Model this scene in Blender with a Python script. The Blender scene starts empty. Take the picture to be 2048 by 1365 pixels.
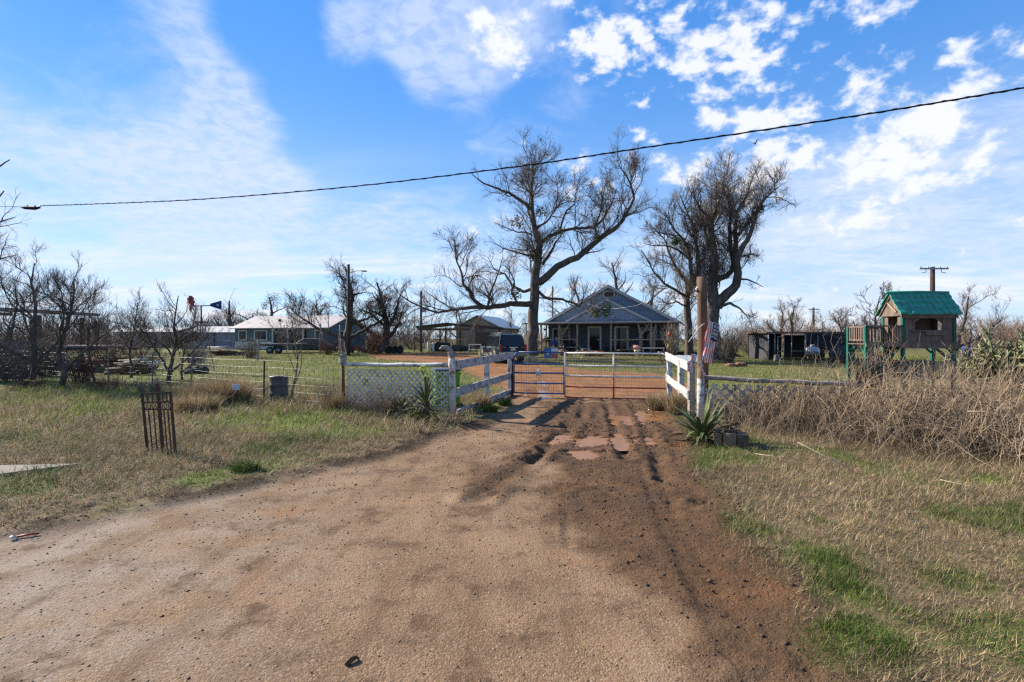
import bpy, math, random
import numpy as np
from mathutils import Vector, Matrix
random.seed(7)
R = math.radians
scene = bpy.context.scene
col = scene.collection

# ------------------------------------------------------------------ camera, sky, sun, exposure
CAM_H, FPX, PCX, HOR = 1.75, 1024.0, 1024.0, 678.0
cd = bpy.data.cameras.new('camera'); cam = bpy.data.objects.new('camera', cd); col.objects.link(cam)
cam.location = (0, 0, CAM_H); cam.rotation_euler = (R(90), 0, 0)
cd.lens = 18.0; cd.sensor_width = 36.0; cd.clip_start = 0.05; cd.clip_end = 6000
cd.shift_y = -4.5 / 2048.0
scene.camera = cam

SUN_AZ, SUN_EL = R(-62), R(31)          # azimuth measured from +Y towards +X
sd = Vector((math.sin(SUN_AZ) * math.cos(SUN_EL), math.cos(SUN_AZ) * math.cos(SUN_EL), math.sin(SUN_EL)))
sl = bpy.data.lights.new('sun', 'SUN'); sun = bpy.data.objects.new('sun', sl); col.objects.link(sun)
sl.energy = 5.0; sl.angle = R(0.55); sl.color = (1.0, 0.91, 0.77)
sun.rotation_euler = sd.to_track_quat('Z', 'Y').to_euler(); sun.location = (-20, 10, 30)

vs = scene.view_settings
vs.view_transform = 'Standard'; vs.look = 'None'; vs.gamma = 1.0; vs.use_curve_mapping = False
vs.exposure = 1.28
scene.cycles.use_denoising = False; scene.cycles.use_adaptive_sampling = False; scene.cycles.pixel_filter_type = 'BLACKMAN_HARRIS'; scene.cycles.filter_width = 1.35
scene.cycles.max_bounces = 6; scene.cycles.diffuse_bounces = 3; scene.cycles.glossy_bounces = 2; scene.cycles.transmission_bounces = 3; scene.cycles.sample_clamp_indirect = 4.0

def pxdir(px, py):
    return Vector(((px - PCX) / FPX, 1.0, (HOR - py) / FPX)).normalized()

def make_world():
    w = bpy.data.worlds.new('World'); scene.world = w; w.use_nodes = True
    w.cycles.sampling_method = 'MANUAL'; w.cycles.sample_map_resolution = 512
    nt = w.node_tree; nt.nodes.clear(); N = nt.nodes.new; L = nt.links.new
    out = N('ShaderNodeOutputWorld'); bg = N('ShaderNodeBackground'); bg.inputs[1].default_value = 0.055
    sky = N('ShaderNodeTexSky'); sky.sky_type = 'NISHITA'; sky.sun_disc = False
    sky.sun_elevation = SUN_EL; sky.sun_rotation = SUN_AZ % (2 * math.pi)
    sky.air_density = 1.0; sky.dust_density = 0.0; sky.ozone_density = 3.0; sky.altitude = 200
    tc = N('ShaderNodeTexCoord')
    def m(op, a, b=None, c=None, clamp=False):
        n = N('ShaderNodeMath'); n.operation = op; n.use_clamp = clamp
        for k, v in enumerate((a, b, c)):
            if v is None: continue
            if isinstance(v, (int, float)): n.inputs[k].default_value = v
            else: L(v, n.inputs[k])
        return n.outputs[0]
    def vm(op, a, b=None):
        n = N('ShaderNodeVectorMath'); n.operation = op
        for k, v in enumerate((a, b)):
            if v is None: continue
            if isinstance(v, (tuple, list, Vector)): n.inputs[k].default_value = v
            else: L(v, n.inputs[k])
        return n
    def smooth(v, lo, hi):
        n = N('ShaderNodeMapRange'); n.interpolation_type = 'SMOOTHSTEP'
        L(v, n.inputs[0]); n.inputs[1].default_value = lo; n.inputs[2].default_value = hi
        return n.outputs[0]
    def noise(vec, scale, detail, rough, dist=0.0, lac=2.0):
        n = N('ShaderNodeTexNoise'); L(vec, n.inputs['Vector']); n.inputs['Scale'].default_value = scale
        n.inputs['Detail'].default_value = detail; n.inputs['Roughness'].default_value = rough
        n.inputs['Distortion'].default_value = dist; n.inputs['Lacunarity'].default_value = lac
        return n.outputs[0]
    d = vm('NORMALIZE', tc.outputs['Generated']).outputs[0]
    sep = N('ShaderNodeSeparateXYZ'); L(d, sep.inputs[0])
    zz = m('ADD', m('MAXIMUM', sep.outputs[2], 0.0), 0.14)
    comb = N('ShaderNodeCombineXYZ')
    L(m('DIVIDE', sep.outputs[0], zz), comb.inputs[0]); L(m('DIVIDE', sep.outputs[1], zz), comb.inputs[1])
    pl = comb.outputs[0]
    # cloud banks: where the sheet of cloud is thick (+) and where it is open (-)
    def blobs(lst):
        acc = None
        for px, py, rad, wt in lst:
            dp = vm('DOT_PRODUCT', d, tuple(pxdir(px, py))).outputs['Value']
            s = m('MULTIPLY', smooth(dp, math.cos(rad), math.cos(rad * 0.25)), wt)
            acc = s if acc is None else m('ADD', acc, s)
        return acc
    soft_b = blobs([(130, 330, .42, .22), (420, 250, .20, .14), (330, 60, .16, .10), (760, 110, .13, .30), (910, 90, .14, .34), (1010, 60, .10, .18), (650, 100, .10, .12), (480, 440, .20, .12),
                    (600, 420, .20, .10), (250, 520, .30, .12), (540, 40, .10, -.35), (690, 260, .15, -.40), (820, 240, .14, -.28), (170, 100, .15, -.20),
                    (560, 540, .10, -.15), (120, 440, .08, -.10), (900, 400, .25, .04), (1900, 520, .30, .20), (1700, 560, .28, .14), (820, 500, .18, .12)])
    puff_b = blobs([(1230, 70, .09, .24), (1190, 120, .06, .22), (1030, 85, .10, .22), (960, 70, .08, .10), (1440, 60, .12, .16), (1450, 220, .17, .20), (1600, 190, .12, .14),
                    (1850, 60, .16, .10), (1990, 170, .20, .07), (1720, 360, .14, .16), (1830, 290, .10, .16), (1180, 295, .05, .18), (880, 330, .06, .20),
                    (850, 490, .10, .14), (1350, 400, .08, .08), (1340, 160, .06, -.15), (1130, 230, .12, -.25), (800, 260, .25, -.3), (300, 250, .5, -.4), (560, 60, .2, -.3)])
    soft_n = noise(pl, 1.1, 4, .52, .35)
    soft_w = noise(pl, 3.6, 5, .60, .9)
    soft = smooth(m('ADD', m('ADD', m('MULTIPLY', soft_n, .75), m('MULTIPLY', soft_w, .55)), m('MULTIPLY', soft_b, .8)), .61, .98)
    streak = N('ShaderNodeMapping'); streak.inputs['Scale'].default_value = (.45, 1.5, 1); streak.inputs['Rotation'].default_value = (0, 0, R(18))
    L(pl, streak.inputs[0])
    st = smooth(noise(streak.outputs[0], 1.3, 5, .6, .4), .42, .72)
    rip = smooth(noise(pl, 16.0, 3, .62, .5), .34, .62)
    soft = m('MULTIPLY', soft, m('ADD', .62, m('MULTIPLY', rip, .38)))
    pm = N('ShaderNodeMapping'); pm.inputs['Scale'].default_value = (1.0, 1.0, 1.45); pm.inputs['Location'].default_value = (3.1, 1.7, .4); L(d, pm.inputs[0])
    puff_n = m('ADD', m('MULTIPLY', noise(pm.outputs[0], 11.5, 5, .56, .25), .58), m('MULTIPLY', noise(pm.outputs[0], 25.0, 4, .58, .2), .42))
    puff = smooth(m('ADD', puff_n, m('MULTIPLY', puff_b, .34)), .535, .655)
    # towards the horizon the layer is seen edge on and closes up
    low = smooth(sep.outputs[2], .42, .03)
    hz = m('MULTIPLY', low, m('ADD', .30, m('MULTIPLY', st, .75)), clamp=True)
    inv = lambda v: m('SUBTRACT', 1.0, v)
    cover = inv(m('MULTIPLY', m('MULTIPLY', inv(m('MULTIPLY', soft, .80)), inv(m('MULTIPLY', puff, .95))), inv(m('MULTIPLY', hz, .92))))
    ccol = N('ShaderNodeMix'); ccol.data_type = 'RGBA'
    ccol.inputs[6].default_value = (5.2, 6.1, 8.1, 1); ccol.inputs[7].default_value = (7.3, 7.5, 8.0, 1)
    L(m('MAXIMUM', puff, m('MULTIPLY', hz, 1.0)), ccol.inputs[0])
    tint = N('ShaderNodeMix'); tint.data_type = 'RGBA'; tint.blend_type = 'MULTIPLY'; tint.inputs[0].default_value = 1.0
    L(sky.outputs[0], tint.inputs[6]); tint.inputs[7].default_value = SKY_TINT
    deep = N('ShaderNodeMix'); deep.data_type = 'RGBA'; deep.inputs[0].default_value = .55; L(tint.outputs[2], deep.inputs[6])
    dg = N('ShaderNodeMix'); dg.data_type = 'RGBA'; L(smooth(sep.outputs[2], .02, .55), dg.inputs[0]); dg.inputs[6].default_value = (3.2, 5.4, 8.2, 1); dg.inputs[7].default_value = (.55, 2.8, 7.8, 1); L(dg.outputs[2], deep.inputs[7])
    mx = N('ShaderNodeMix'); mx.data_type = 'RGBA'
    L(cover, mx.inputs[0]); L(deep.outputs[2], mx.inputs[6]); L(ccol.outputs[2], mx.inputs[7])
    L(mx.outputs[2], bg.inputs[0]); L(bg.outputs[0], out.inputs[0])
SKY_TINT = (0.85, 1.15, 1.45, 1)
make_world()

# ------------------------------------------------------------------ helpers
def P(px, py, Y): return Vector(((px - PCX) / FPX * Y, Y, CAM_H + (HOR - py) / FPX * Y))
def X(px, Y): return (px - PCX) / FPX * Y
def Z(py, Y): return CAM_H + (HOR - py) / FPX * Y
def GP(px, py):
    Y = CAM_H * FPX / (py - HOR); return ((px - PCX) / FPX * Y, Y)

def _hash(ix, iy, s):
    n = (ix.astype(np.int64) * 374761393 + iy.astype(np.int64) * 668265263 + s * 2147483647) & 0xffffffff
    n = ((n ^ (n >> 13)) * 1274126177) & 0xffffffff
    return ((n ^ (n >> 16)) & 0xffff) / 65535.0
def vnoise(x, y, s=0):
    x = np.asarray(x, float); y = np.asarray(y, float)
    ix = np.floor(x); iy = np.floor(y); fx = x - ix; fy = y - iy
    fx = fx * fx * (3 - 2 * fx); fy = fy * fy * (3 - 2 * fy)
    a = _hash(ix, iy, s); b = _hash(ix + 1, iy, s); c = _hash(ix, iy + 1, s); d = _hash(ix + 1, iy + 1, s)
    return (a * (1 - fx) + b * fx) * (1 - fy) + (c * (1 - fx) + d * fx) * fy
def fbm(x, y, o=4, s=0):
    t = 0; a = .5
    for k in range(o):
        t = t + a * vnoise(np.asarray(x) * 2 ** k, np.asarray(y) * 2 ** k, s + k * 17); a *= .5
    return t
def sdpoly(px, py, poly):
    px = np.asarray(px, float); py = np.asarray(py, float)
    d = np.full(px.shape, 1e9); ins = np.zeros(px.shape, bool); n = len(poly)
    for i in range(n):
        ax, ay = poly[i]; bx, by = poly[(i + 1) % n]
        ex, ey = bx - ax, by - ay; wx, wy = px - ax, py - ay
        t = np.clip((wx * ex + wy * ey) / (ex * ex + ey * ey + 1e-12), 0, 1)
        d = np.minimum(d, (wx - ex * t) ** 2 + (wy - ey * t) ** 2)
        c = ((ay > py) != (by > py)) & (px < (bx - ax) * (py - ay) / ((by - ay) if by != ay else 1e-9) + ax)
        ins ^= c
    return np.where(ins, 1, -1) * np.sqrt(d)          # + inside
def dline(px, py, pts):
    d = np.full(np.shape(px), 1e9); s = np.zeros(np.shape(px)); acc = 0
    for i in range(len(pts) - 1):
        ax, ay = pts[i]; bx, by = pts[i + 1]; ex, ey = bx - ax, by - ay; l = math.hypot(ex, ey)
        t = np.clip(((px - ax) * ex + (py - ay) * ey) / (l * l), 0, 1)
        dd = np.hypot(px - ax - ex * t, py - ay - ey * t)
        s = np.where(dd < d, acc + t * l, s); d = np.minimum(d, dd); acc += l
    return d, s
def sstep(v, lo, hi):
    t = np.clip((np.asarray(v, float) - lo) / (hi - lo), 0, 1); return t * t * (3 - 2 * t)

def np_mesh(name, verts, faces, mat, colors=None, attrs=None, smooth=False):
    """verts (n,3), faces (m,3|4) -> mesh data"""
    me = bpy.data.meshes.new(name); nv = len(verts); faces = np.asarray(faces); m, k = faces.shape
    me.vertices.add(nv); me.vertices.foreach_set('co', np.asarray(verts, np.float32).ravel())
    me.loops.add(m * k); me.loops.foreach_set('vertex_index', faces.astype(np.int32).ravel())
    me.polygons.add(m); me.polygons.foreach_set('loop_start', np.arange(0, m * k, k, dtype=np.int32))
    me.polygons.foreach_set('loop_total', np.full(m, k, np.int32))
    if smooth: me.polygons.foreach_set('use_smooth', np.ones(m, bool))
    me.update(calc_edges=True)
    if colors is not None:
        ca = me.color_attributes.new('Col', 'FLOAT_COLOR', 'POINT')
        c4 = np.ones((nv, 4), np.float32); c4[:, :3] = colors; ca.data.foreach_set('color', c4.ravel())
    for an, av in (attrs or {}).items():
        at = me.attributes.new(an, 'FLOAT', 'POINT'); at.data.foreach_set('value', np.asarray(av, np.float32))
    if mat is not None: me.materials.append(mat)
    return me

def link(name, me, parent=None, world=True):
    o = bpy.data.objects.new(name, me); col.objects.link(o)
    if parent is not None:
        o.parent = parent
    return o
def tag(o, label, cat, group=None):
    o['label'] = label; o['category'] = cat
    if group: o['group'] = group
    return o
def structure(o): o['kind'] = 'structure'; return o
def stuff(o, label=None, cat=None):
    o['kind'] = 'stuff'
    if label: o['label'] = label; o['category'] = cat
    return o
def wmat(o):
    m = Matrix.LocRotScale(o.location, o.rotation_euler, o.scale)
    return wmat(o.parent) @ m if o.parent else m
def thing(name, label, cat, loc=(0, 0, 0), rz=0.0, group=None):
    o = bpy.data.objects.new(name, None); col.objects.link(o); o.location = loc; o.rotation_euler = (0, 0, rz)
    o.empty_display_size = .2
    return tag(o, label, cat, group)
def copy_tree(o, parent=None):
    c = o.copy(); col.objects.link(c); c.parent = parent
    for ch in [q for q in o.children]: copy_tree(ch, c)
    return c

class MB:
    def __init__(s): s.v = []; s.f = []
    def add(s, vs, fs):
        b = len(s.v); s.v.extend(tuple(q) for q in vs); s.f.extend(tuple(b + i for i in f) for f in fs); return s
    def box(s, c, sz, rz=0.0, M=None, taper=1.0):
        x, y, z = sz[0] / 2, sz[1] / 2, sz[2] / 2; c = Vector(c)
        M = M or Matrix.Rotation(rz, 3, 'Z')
        vs = [c + M @ Vector((sx * x * (taper if sz_ > 0 else 1), sy * y * (taper if sz_ > 0 else 1), sz_ * z)) for sz_ in (-1, 1) for sx, sy in ((-1, -1), (1, -1), (1, 1), (-1, 1))]
        return s.add(vs, [(3, 2, 1, 0), (4, 5, 6, 7), (0, 1, 5, 4), (1, 2, 6, 5), (2, 3, 7, 6), (3, 0, 4, 7)])
    def beam(s, a, b, w, h, up=(0, 0, 1)):
        a, b = Vector(a), Vector(b); t = (b - a).normalized(); up = Vector(up)
        if abs(t.dot(up)) > .98: up = Vector((0, 1, 0))
        sx = t.cross(up).normalized() * (w / 2); u = sx.cross(t).normalized() * (h / 2)
        vs = [p + q for p in (a, b) for q in (-sx - u, sx - u, sx + u, -sx + u)]
        return s.add(vs, [(3, 2, 1, 0), (4, 5, 6, 7), (0, 1, 5, 4), (1, 2, 6, 5), (2, 3, 7, 6), (3, 0, 4, 7)])
    def tube(s, pts, rad, n=8, cap=True):
        pts = [Vector(p) for p in pts]; k = len(pts)
        if isinstance(rad, (int, float)): rad = [rad] * k
        rings = []; prev = None
        for i, p in enumerate(pts):
            t = (pts[min(i + 1, k - 1)] - pts[max(i - 1, 0)]).normalized()
            if prev is None:
                ref = Vector((0, 0, 1)) if abs(t.z) < .9 else Vector((1, 0, 0))
                u = t.cross(ref).normalized()
            else: u = (prev - t * prev.dot(t)).normalized()
            prev = u; v = t.cross(u)
            rings.append([p + (u * math.cos(6.28318 * j / n) + v * math.sin(6.28318 * j / n)) * rad[i] for j in range(n)])
        vs = [q for r in rings for q in r]; fs = []
        for i in range(k - 1):
            for j in range(n):
                fs.append((i * n + j, i * n + (j + 1) % n, (i + 1) * n + (j + 1) % n, (i + 1) * n + j))
        if cap: fs.append(tuple(range(n - 1, -1, -1))); fs.append(tuple((k - 1) * n + j for j in range(n)))
        return s.add(vs, fs)
    def lathe(s, prof, c, n=16, axis='Z', M=None):
        c = Vector(c); k = len(prof); vs = []
        for r, z in prof:
            for j in range(n):
                a = 6.28318 * j / n; q = Vector((r * math.cos(a), r * math.sin(a), z))
                if axis == 'Y': q = Vector((q.x, -q.z, q.y))
                elif axis == 'X': q = Vector((q.z, q.y, -q.x))
                vs.append(c + (M @ q if M else q))
        fs = [(i * n + j, i * n + (j + 1) % n, (i + 1) * n + (j + 1) % n, (i + 1) * n + j) for i in range(k - 1) for j in range(n)]
        fs.append(tuple(range(n - 1, -1, -1))); fs.append(tuple((k - 1) * n + j for j in range(n)))
        return s.add(vs, fs)
    def prism(s, poly, a, b):
        """poly: list of 3-D points (closed outline); extruded by vector b-a"""
        d = Vector(b) - Vector(a); n = len(poly); poly = [Vector(p) for p in poly]
        return s.add(poly + [p + d for p in poly], [tuple(range(n - 1, -1, -1)), tuple(range(n, 2 * n))] + [(i, (i + 1) % n, n + (i + 1) % n, n + i) for i in range(n)])
    def blob(s, c, sz, seed=0, n=7, m=5, j=.18):
        rn = random.Random(seed); vs = []; c = Vector(c)
        for i in range(m + 1):
            th = math.pi * i / m
            for k in range(n):
                ph = 6.28318 * k / n; q = 1 + rn.uniform(-j, j)
                vs.append(c + Vector((sz[0] / 2 * math.sin(th) * math.cos(ph) * q, sz[1] / 2 * math.sin(th) * math.sin(ph) * q, sz[2] / 2 * math.cos(th) * q)))
        return s.add(vs, [(i * n + k, (i + 1) * n + k, (i + 1) * n + (k + 1) % n, i * n + (k + 1) % n) for i in range(m) for k in range(n)])
    def mesh(s, name, mat, smooth=False, inv=None):
        me = bpy.data.meshes.new(name); vs = s.v
        if inv is not None: vs = [tuple(inv @ Vector(v)) for v in vs]
        me.from_pydata(vs, [], s.f); me.update()
        if mat: me.materials.append(mat)
        if smooth:
            for p in me.polygons: p.use_smooth = True
        return me
    def build(s, name, mat, parent=None, smooth=False, world=False, bevel=0):
        """geometry is in the parent's own frame unless world=True"""
        inv = wmat(parent).inverted() if (parent is not None and world) else None
        o = link(name, s.mesh(name, mat, smooth, inv), parent)
        if bevel:
            b = o.modifiers.new('bevel', 'BEVEL'); b.width = bevel; b.segments = 2; b.limit_method = 'ANGLE'
        return o
def rebase(o, at):
    """move a top-level mesh's origin to its base without moving the mesh"""
    at = Vector(at); o.data.transform(Matrix.Translation(-at)); o.location = at; return o

# ------------------------------------------------------------------ materials
MATS = {}
def mat(name, c1, c2=None, scale=6.0, rough=.75, bump=.0, bscale=None, metal=0.0, stretch=(1, 1, 1), lo=.35, hi=.65, detail=5, spec=.18, c3=None, s3=2.0, l3=.55, h3=.7, coat=0.0):
    if name in MATS: return MATS[name]
    m = bpy.data.materials.new(name); m.use_nodes = True; nt = m.node_tree; N = nt.nodes.new; L = nt.links.new
    b = nt.nodes['Principled BSDF']; b.inputs['Roughness'].default_value = rough; b.inputs['Metallic'].default_value = metal
    b.inputs['Specular IOR Level'].default_value = spec; b.inputs['Coat Weight'].default_value = coat
    tc = N('ShaderNodeTexCoord'); mp = N('ShaderNodeMapping'); L(tc.outputs['Object'], mp.inputs[0]); mp.inputs['Scale'].default_value = stretch
    def nz(sc, det=5):
        n = N('ShaderNodeTexNoise'); L(mp.outputs[0], n.inputs['Vector']); n.inputs['Scale'].default_value = sc; n.inputs['Detail'].default_value = det; n.inputs['Roughness'].default_value = .62
        return n.outputs[0]
    def mr(v, lo, hi):
        n = N('ShaderNodeMapRange'); L(v, n.inputs[0]); n.inputs[1].default_value = lo; n.inputs[2].default_value = hi; return n.outputs[0]
    c2 = c2 or tuple(q * .72 for q in c1)
    mx = N('ShaderNodeMix'); mx.data_type = 'RGBA'; L(mr(nz(scale, detail), lo, hi), mx.inputs[0])
    mx.inputs[6].default_value = (*c1, 1); mx.inputs[7].default_value = (*c2, 1); outc = mx.outputs[2]
    if c3:
        m3 = N('ShaderNodeMix'); m3.data_type = 'RGBA'; L(mr(nz(s3, 6), l3, h3), m3.inputs[0]); L(outc, m3.inputs[6]); m3.inputs[7].default_value = (*c3, 1); outc = m3.outputs[2]
    L(outc, b.inputs['Base Color'])
    if bump:
        bp = N('ShaderNodeBump'); bp.inputs['Strength'].default_value = min(bump, 1.0); bp.inputs['Distance'].default_value = .02
        L(nz(bscale or scale * 3), bp.inputs['Height']); L(bp.outputs[0], b.inputs['Normal'])
    MATS[name] = m; return m
def mat_lines(name, c1, c2, axis, pitch, rough=.7, duty=.12, noise=4.0, nmix=.35, metal=0.0, depth=.02):
    """boards, corrugations and shingle courses too far away to build one by one"""
    if name in MATS: return MATS[name]
    m = bpy.data.materials.new(name); m.use_nodes = True; nt = m.node_tree; N = nt.nodes.new; L = nt.links.new
    b = nt.nodes['Principled BSDF']; b.inputs['Roughness'].default_value = rough; b.inputs['Metallic'].default_value = metal; b.inputs['Specular IOR Level'].default_value = .15
    tc = N('ShaderNodeTexCoord'); sp = N('ShaderNodeSeparateXYZ'); L(tc.outputs['Object'], sp.inputs[0])
    q = N('ShaderNodeMath'); q.operation = 'DIVIDE'; L(sp.outputs[axis], q.inputs[0]); q.inputs[1].default_value = pitch
    fr = N('ShaderNodeMath'); fr.operation = 'FRACT'; L(q.outputs[0], fr.inputs[0])
    ln = N('ShaderNodeMapRange'); L(fr.outputs[0], ln.inputs[0]); ln.inputs[1].default_value = 0; ln.inputs[2].default_value = duty; ln.inputs[3].default_value = 0; ln.inputs[4].default_value = 1
    n = N('ShaderNodeTexNoise'); L(tc.outputs['Object'], n.inputs['Vector']); n.inputs['Scale'].default_value = noise; n.inputs['Detail'].default_value = 6
    fl = N('ShaderNodeMath'); fl.operation = 'FLOOR'; L(q.outputs[0], fl.inputs[0])
    wn = N('ShaderNodeTexWhiteNoise'); wn.noise_dimensions = '1D'; L(fl.outputs[0], wn.inputs['W'])
    ad = N('ShaderNodeMath'); ad.operation = 'MULTIPLY_ADD'; L(wn.outputs[0], ad.inputs[0]); ad.inputs[1].default_value = .5; L(n.outputs[0], ad.inputs[2])
    mr = N('ShaderNodeMapRange'); L(ad.outputs[0], mr.inputs[0]); mr.inputs[1].default_value = .4; mr.inputs[2].default_value = 1.1
    mx = N('ShaderNodeMix'); mx.data_type = 'RGBA'; L(mr.outputs[0], mx.inputs[0]); mx.inputs[6].default_value = (*c1, 1); mx.inputs[7].default_value = (*c2, 1)
    L(mx.outputs[2], b.inputs['Base Color'])
    bp = N('ShaderNodeBump'); bp.inputs['Strength'].default_value = .9; bp.inputs['Distance'].default_value = depth; L(ln.outputs[0], bp.inputs['Height']); L(bp.outputs[0], b.inputs['Normal'])
    MATS[name] = m; return m
def mat_col(name, rough=.8, spec=.25, trans=0.0):
    """colour comes from each blade's / cane's own colour attribute"""
    if name in MATS: return MATS[name]
    m = bpy.data.materials.new(name); m.use_nodes = True; nt = m.node_tree; N = nt.nodes.new; L = nt.links.new
    b = nt.nodes['Principled BSDF']; b.inputs['Roughness'].default_value = rough; b.inputs['Specular IOR Level'].default_value = spec
    a = N('ShaderNodeAttribute'); a.attribute_name = 'Col'; L(a.outputs['Color'], b.inputs['Base Color'])
    if trans:
        t = N('ShaderNodeBsdfTranslucent'); L(a.outputs['Color'], t.inputs[0]); ms = N('ShaderNodeMixShader'); ms.inputs[0].default_value = trans
        L(b.outputs[0], ms.inputs[1]); L(t.outputs[0], ms.inputs[2]); L(ms.outputs[0], nt.nodes['Material Output'].inputs[0])
    MATS[name] = m; return m

BARK = mat('bark', (.125, .104, .088), (.048, .040, .034), 5, .92, .8, 14, stretch=(1, 1, .35))
BARKD = mat('bark_dark', (.10, .085, .075), (.045, .038, .034), 6, .92, .6, 16, stretch=(1, 1, .35))
TWIG = mat('twig', (.15, .122, .102), (.09, .074, .062), 3, .9)
TWIGP = mat('twig_pale', (.19, .155, .125), (.11, .088, .07), 3, .9)
LEAFG = mat('mistletoe_leaf', (.10, .13, .03), (.05, .07, .02), 6, .7)
WOODG = mat('weathered_wood', (.30, .27, .24), (.17, .15, .13), 9, .85, .5, 30, stretch=(.25, 1, 1), c3=(.09, .075, .06), s3=5)
WOODB = mat('brown_wood', (.17, .115, .075), (.10, .068, .045), 8, .85, .5, 24, c3=(.06, .045, .035), s3=3)
PINE = mat('pale_boards', (.42, .35, .26), (.28, .22, .16), 5, .85, .4, 20)
PEEL = mat('peeling_white_paint', (.42, .41, .41), (.27, .26, .26), 9, .8, .5, 26, c3=(.15, .13, .12), s3=7, l3=.50, h3=.60)
PEELW = mat('white_paint_worn', (.55, .54, .52), (.38, .37, .35), 8, .75, .4, 26, c3=(.15, .125, .105), s3=6, l3=.50, h3=.62)
BLUEP = mat('blue_gate_paint', (.035, .12, .33), (.02, .06, .17), 5, .45, .2, 30, c3=(.03, .035, .05), s3=4, l3=.5, h3=.62)
REDP = mat('red_gate_paint', (.33, .085, .065), (.22, .05, .04), 6, .5, .2, 30)
WHITEP = mat('white_gate_paint', (.62, .59, .54), (.46, .42, .37), 5, .45, .2, 30, c3=(.35, .22, .14), s3=9, l3=.62, h3=.72)
GALV = mat('galvanised_wire', (.24, .23, .215), (.15, .145, .135), 4, .5, metal=.7)
STEEL = mat('grey_steel', (.30, .31, .33), (.18, .19, .20), 6, .5, .2, metal=.6)
RUST = mat('rusty_iron', (.105, .055, .036), (.045, .027, .021), 9, .85, .5, 40)
RUSTR = mat('rust_red', (.24, .09, .055), (.12, .05, .035), 5, .85, .4, 20)
BLACK = mat('black_plastic', (.018, .018, .02), (.03, .03, .032), 5, .5)
RUBBER = mat('rubber', (.022, .021, .021), (.04, .037, .034), 8, .8, .3, 30)
CONC = mat('concrete', (.20, .18, .155), (.14, .125, .105), 4, .9, .5, 40, c3=(.20, .18, .155), s3=1.5)
BRICK = mat('old_brick', (.27, .15, .10), (.17, .12, .095), 10, .9, .6, 40)
ROCK = mat('tan_rock', (.42, .29, .16), (.26, .175, .10), 4, .9, .6, 16)
ROCKB = mat('brown_rock', (.24, .13, .075), (.14, .085, .055), 5, .9, .6, 16)
GLASS = mat('dark_glass', (.012, .015, .018), (.016, .02, .024), 2, .08, spec=.35)
CHROME = mat('bright_metal', (.6, .6, .6), (.5, .5, .5), 4, .25, metal=.9)
# ------------------------------------------------------------------ the ground
rng = np.random.default_rng(11)
DRIVE = [(-14, -8), (-10, -.5), (-5.6, 3.3), (-4.4, 4.4), (-3.7, 5.24), (-2.83, 6.24), (-1.94, 7.26), (-1.33, 8.87), (-.95, 9.85), (-.35, 10.6), (-.12, 13), (.05, 15.3),
         (4.3, 14.5), (3.5, 11.5), (3.0, 9.33), (2.36, 7.11), (1.92, 5.4), (1.86, 4.46), (1.72, 3.57), (1.55, 2.6), (1.5, 1.4), (2.2, -1), (5, -8)]
YARD = [(.05, 15.0), (-.5, 19), (-1.2, 23), (-3, 28), (-4.5, 33), (-9.5, 38), (-13, 45), (-12, 50), (-5, 50), (-2.5, 44), (-1, 40), (1.0, 37), (2.2, 31), (4, 26.5), (7.0, 25), (7.2, 22.5), (6, 18.5), (4.4, 14.2)]
MUDP = [GP(*q) for q in [(1075, 803), (1345, 806), (1374, 880), (1398, 960), (1430, 1020), (1500, 1110), (1565, 1230), (1640, 1365), (1450, 1365), (1390, 1260), (1320, 1195), (1215, 1140), (1135, 1080), (1112, 1000), (1122, 930), (1060, 925), (985, 985), (950, 985), (1010, 920), (1090, 860)]]
PUDDLES = [(GP(1205, 880), (.78, .62)), (GP(1245, 838), (.32, .9)), (GP(1300, 832), (.42, .75)), (GP(1165, 905), (.3, .35)), ((.95, 16.6), (.5, 1.5)), ((1.3, 20.5), (.35, 1.3))]
RUTS = [([GP(*q) for q in [(1172, 796), (1160, 830), (1120, 880), (1050, 930), (990, 970), (955, 1000)]], .13, .07), ([GP(*q) for q in [(1208, 798), (1225, 840), (1240, 880), (1252, 920)]], .10, .06),
        ([GP(*q) for q in [(1150, 800), (1130, 850), (1085, 900)]], .09, .045), ([GP(*q) for q in [(1262, 800), (1290, 850), (1310, 900), (1330, 960)]], .11, .05),
        ([GP(*q) for q in [(1128, 960), (1132, 1030), (1138, 1100)]], .035, .016)]
TREAD = [GP(*q) for q in [(1296, 930), (1325, 1010), (1352, 1070), (1400, 1150), (1470, 1280)]]

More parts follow.
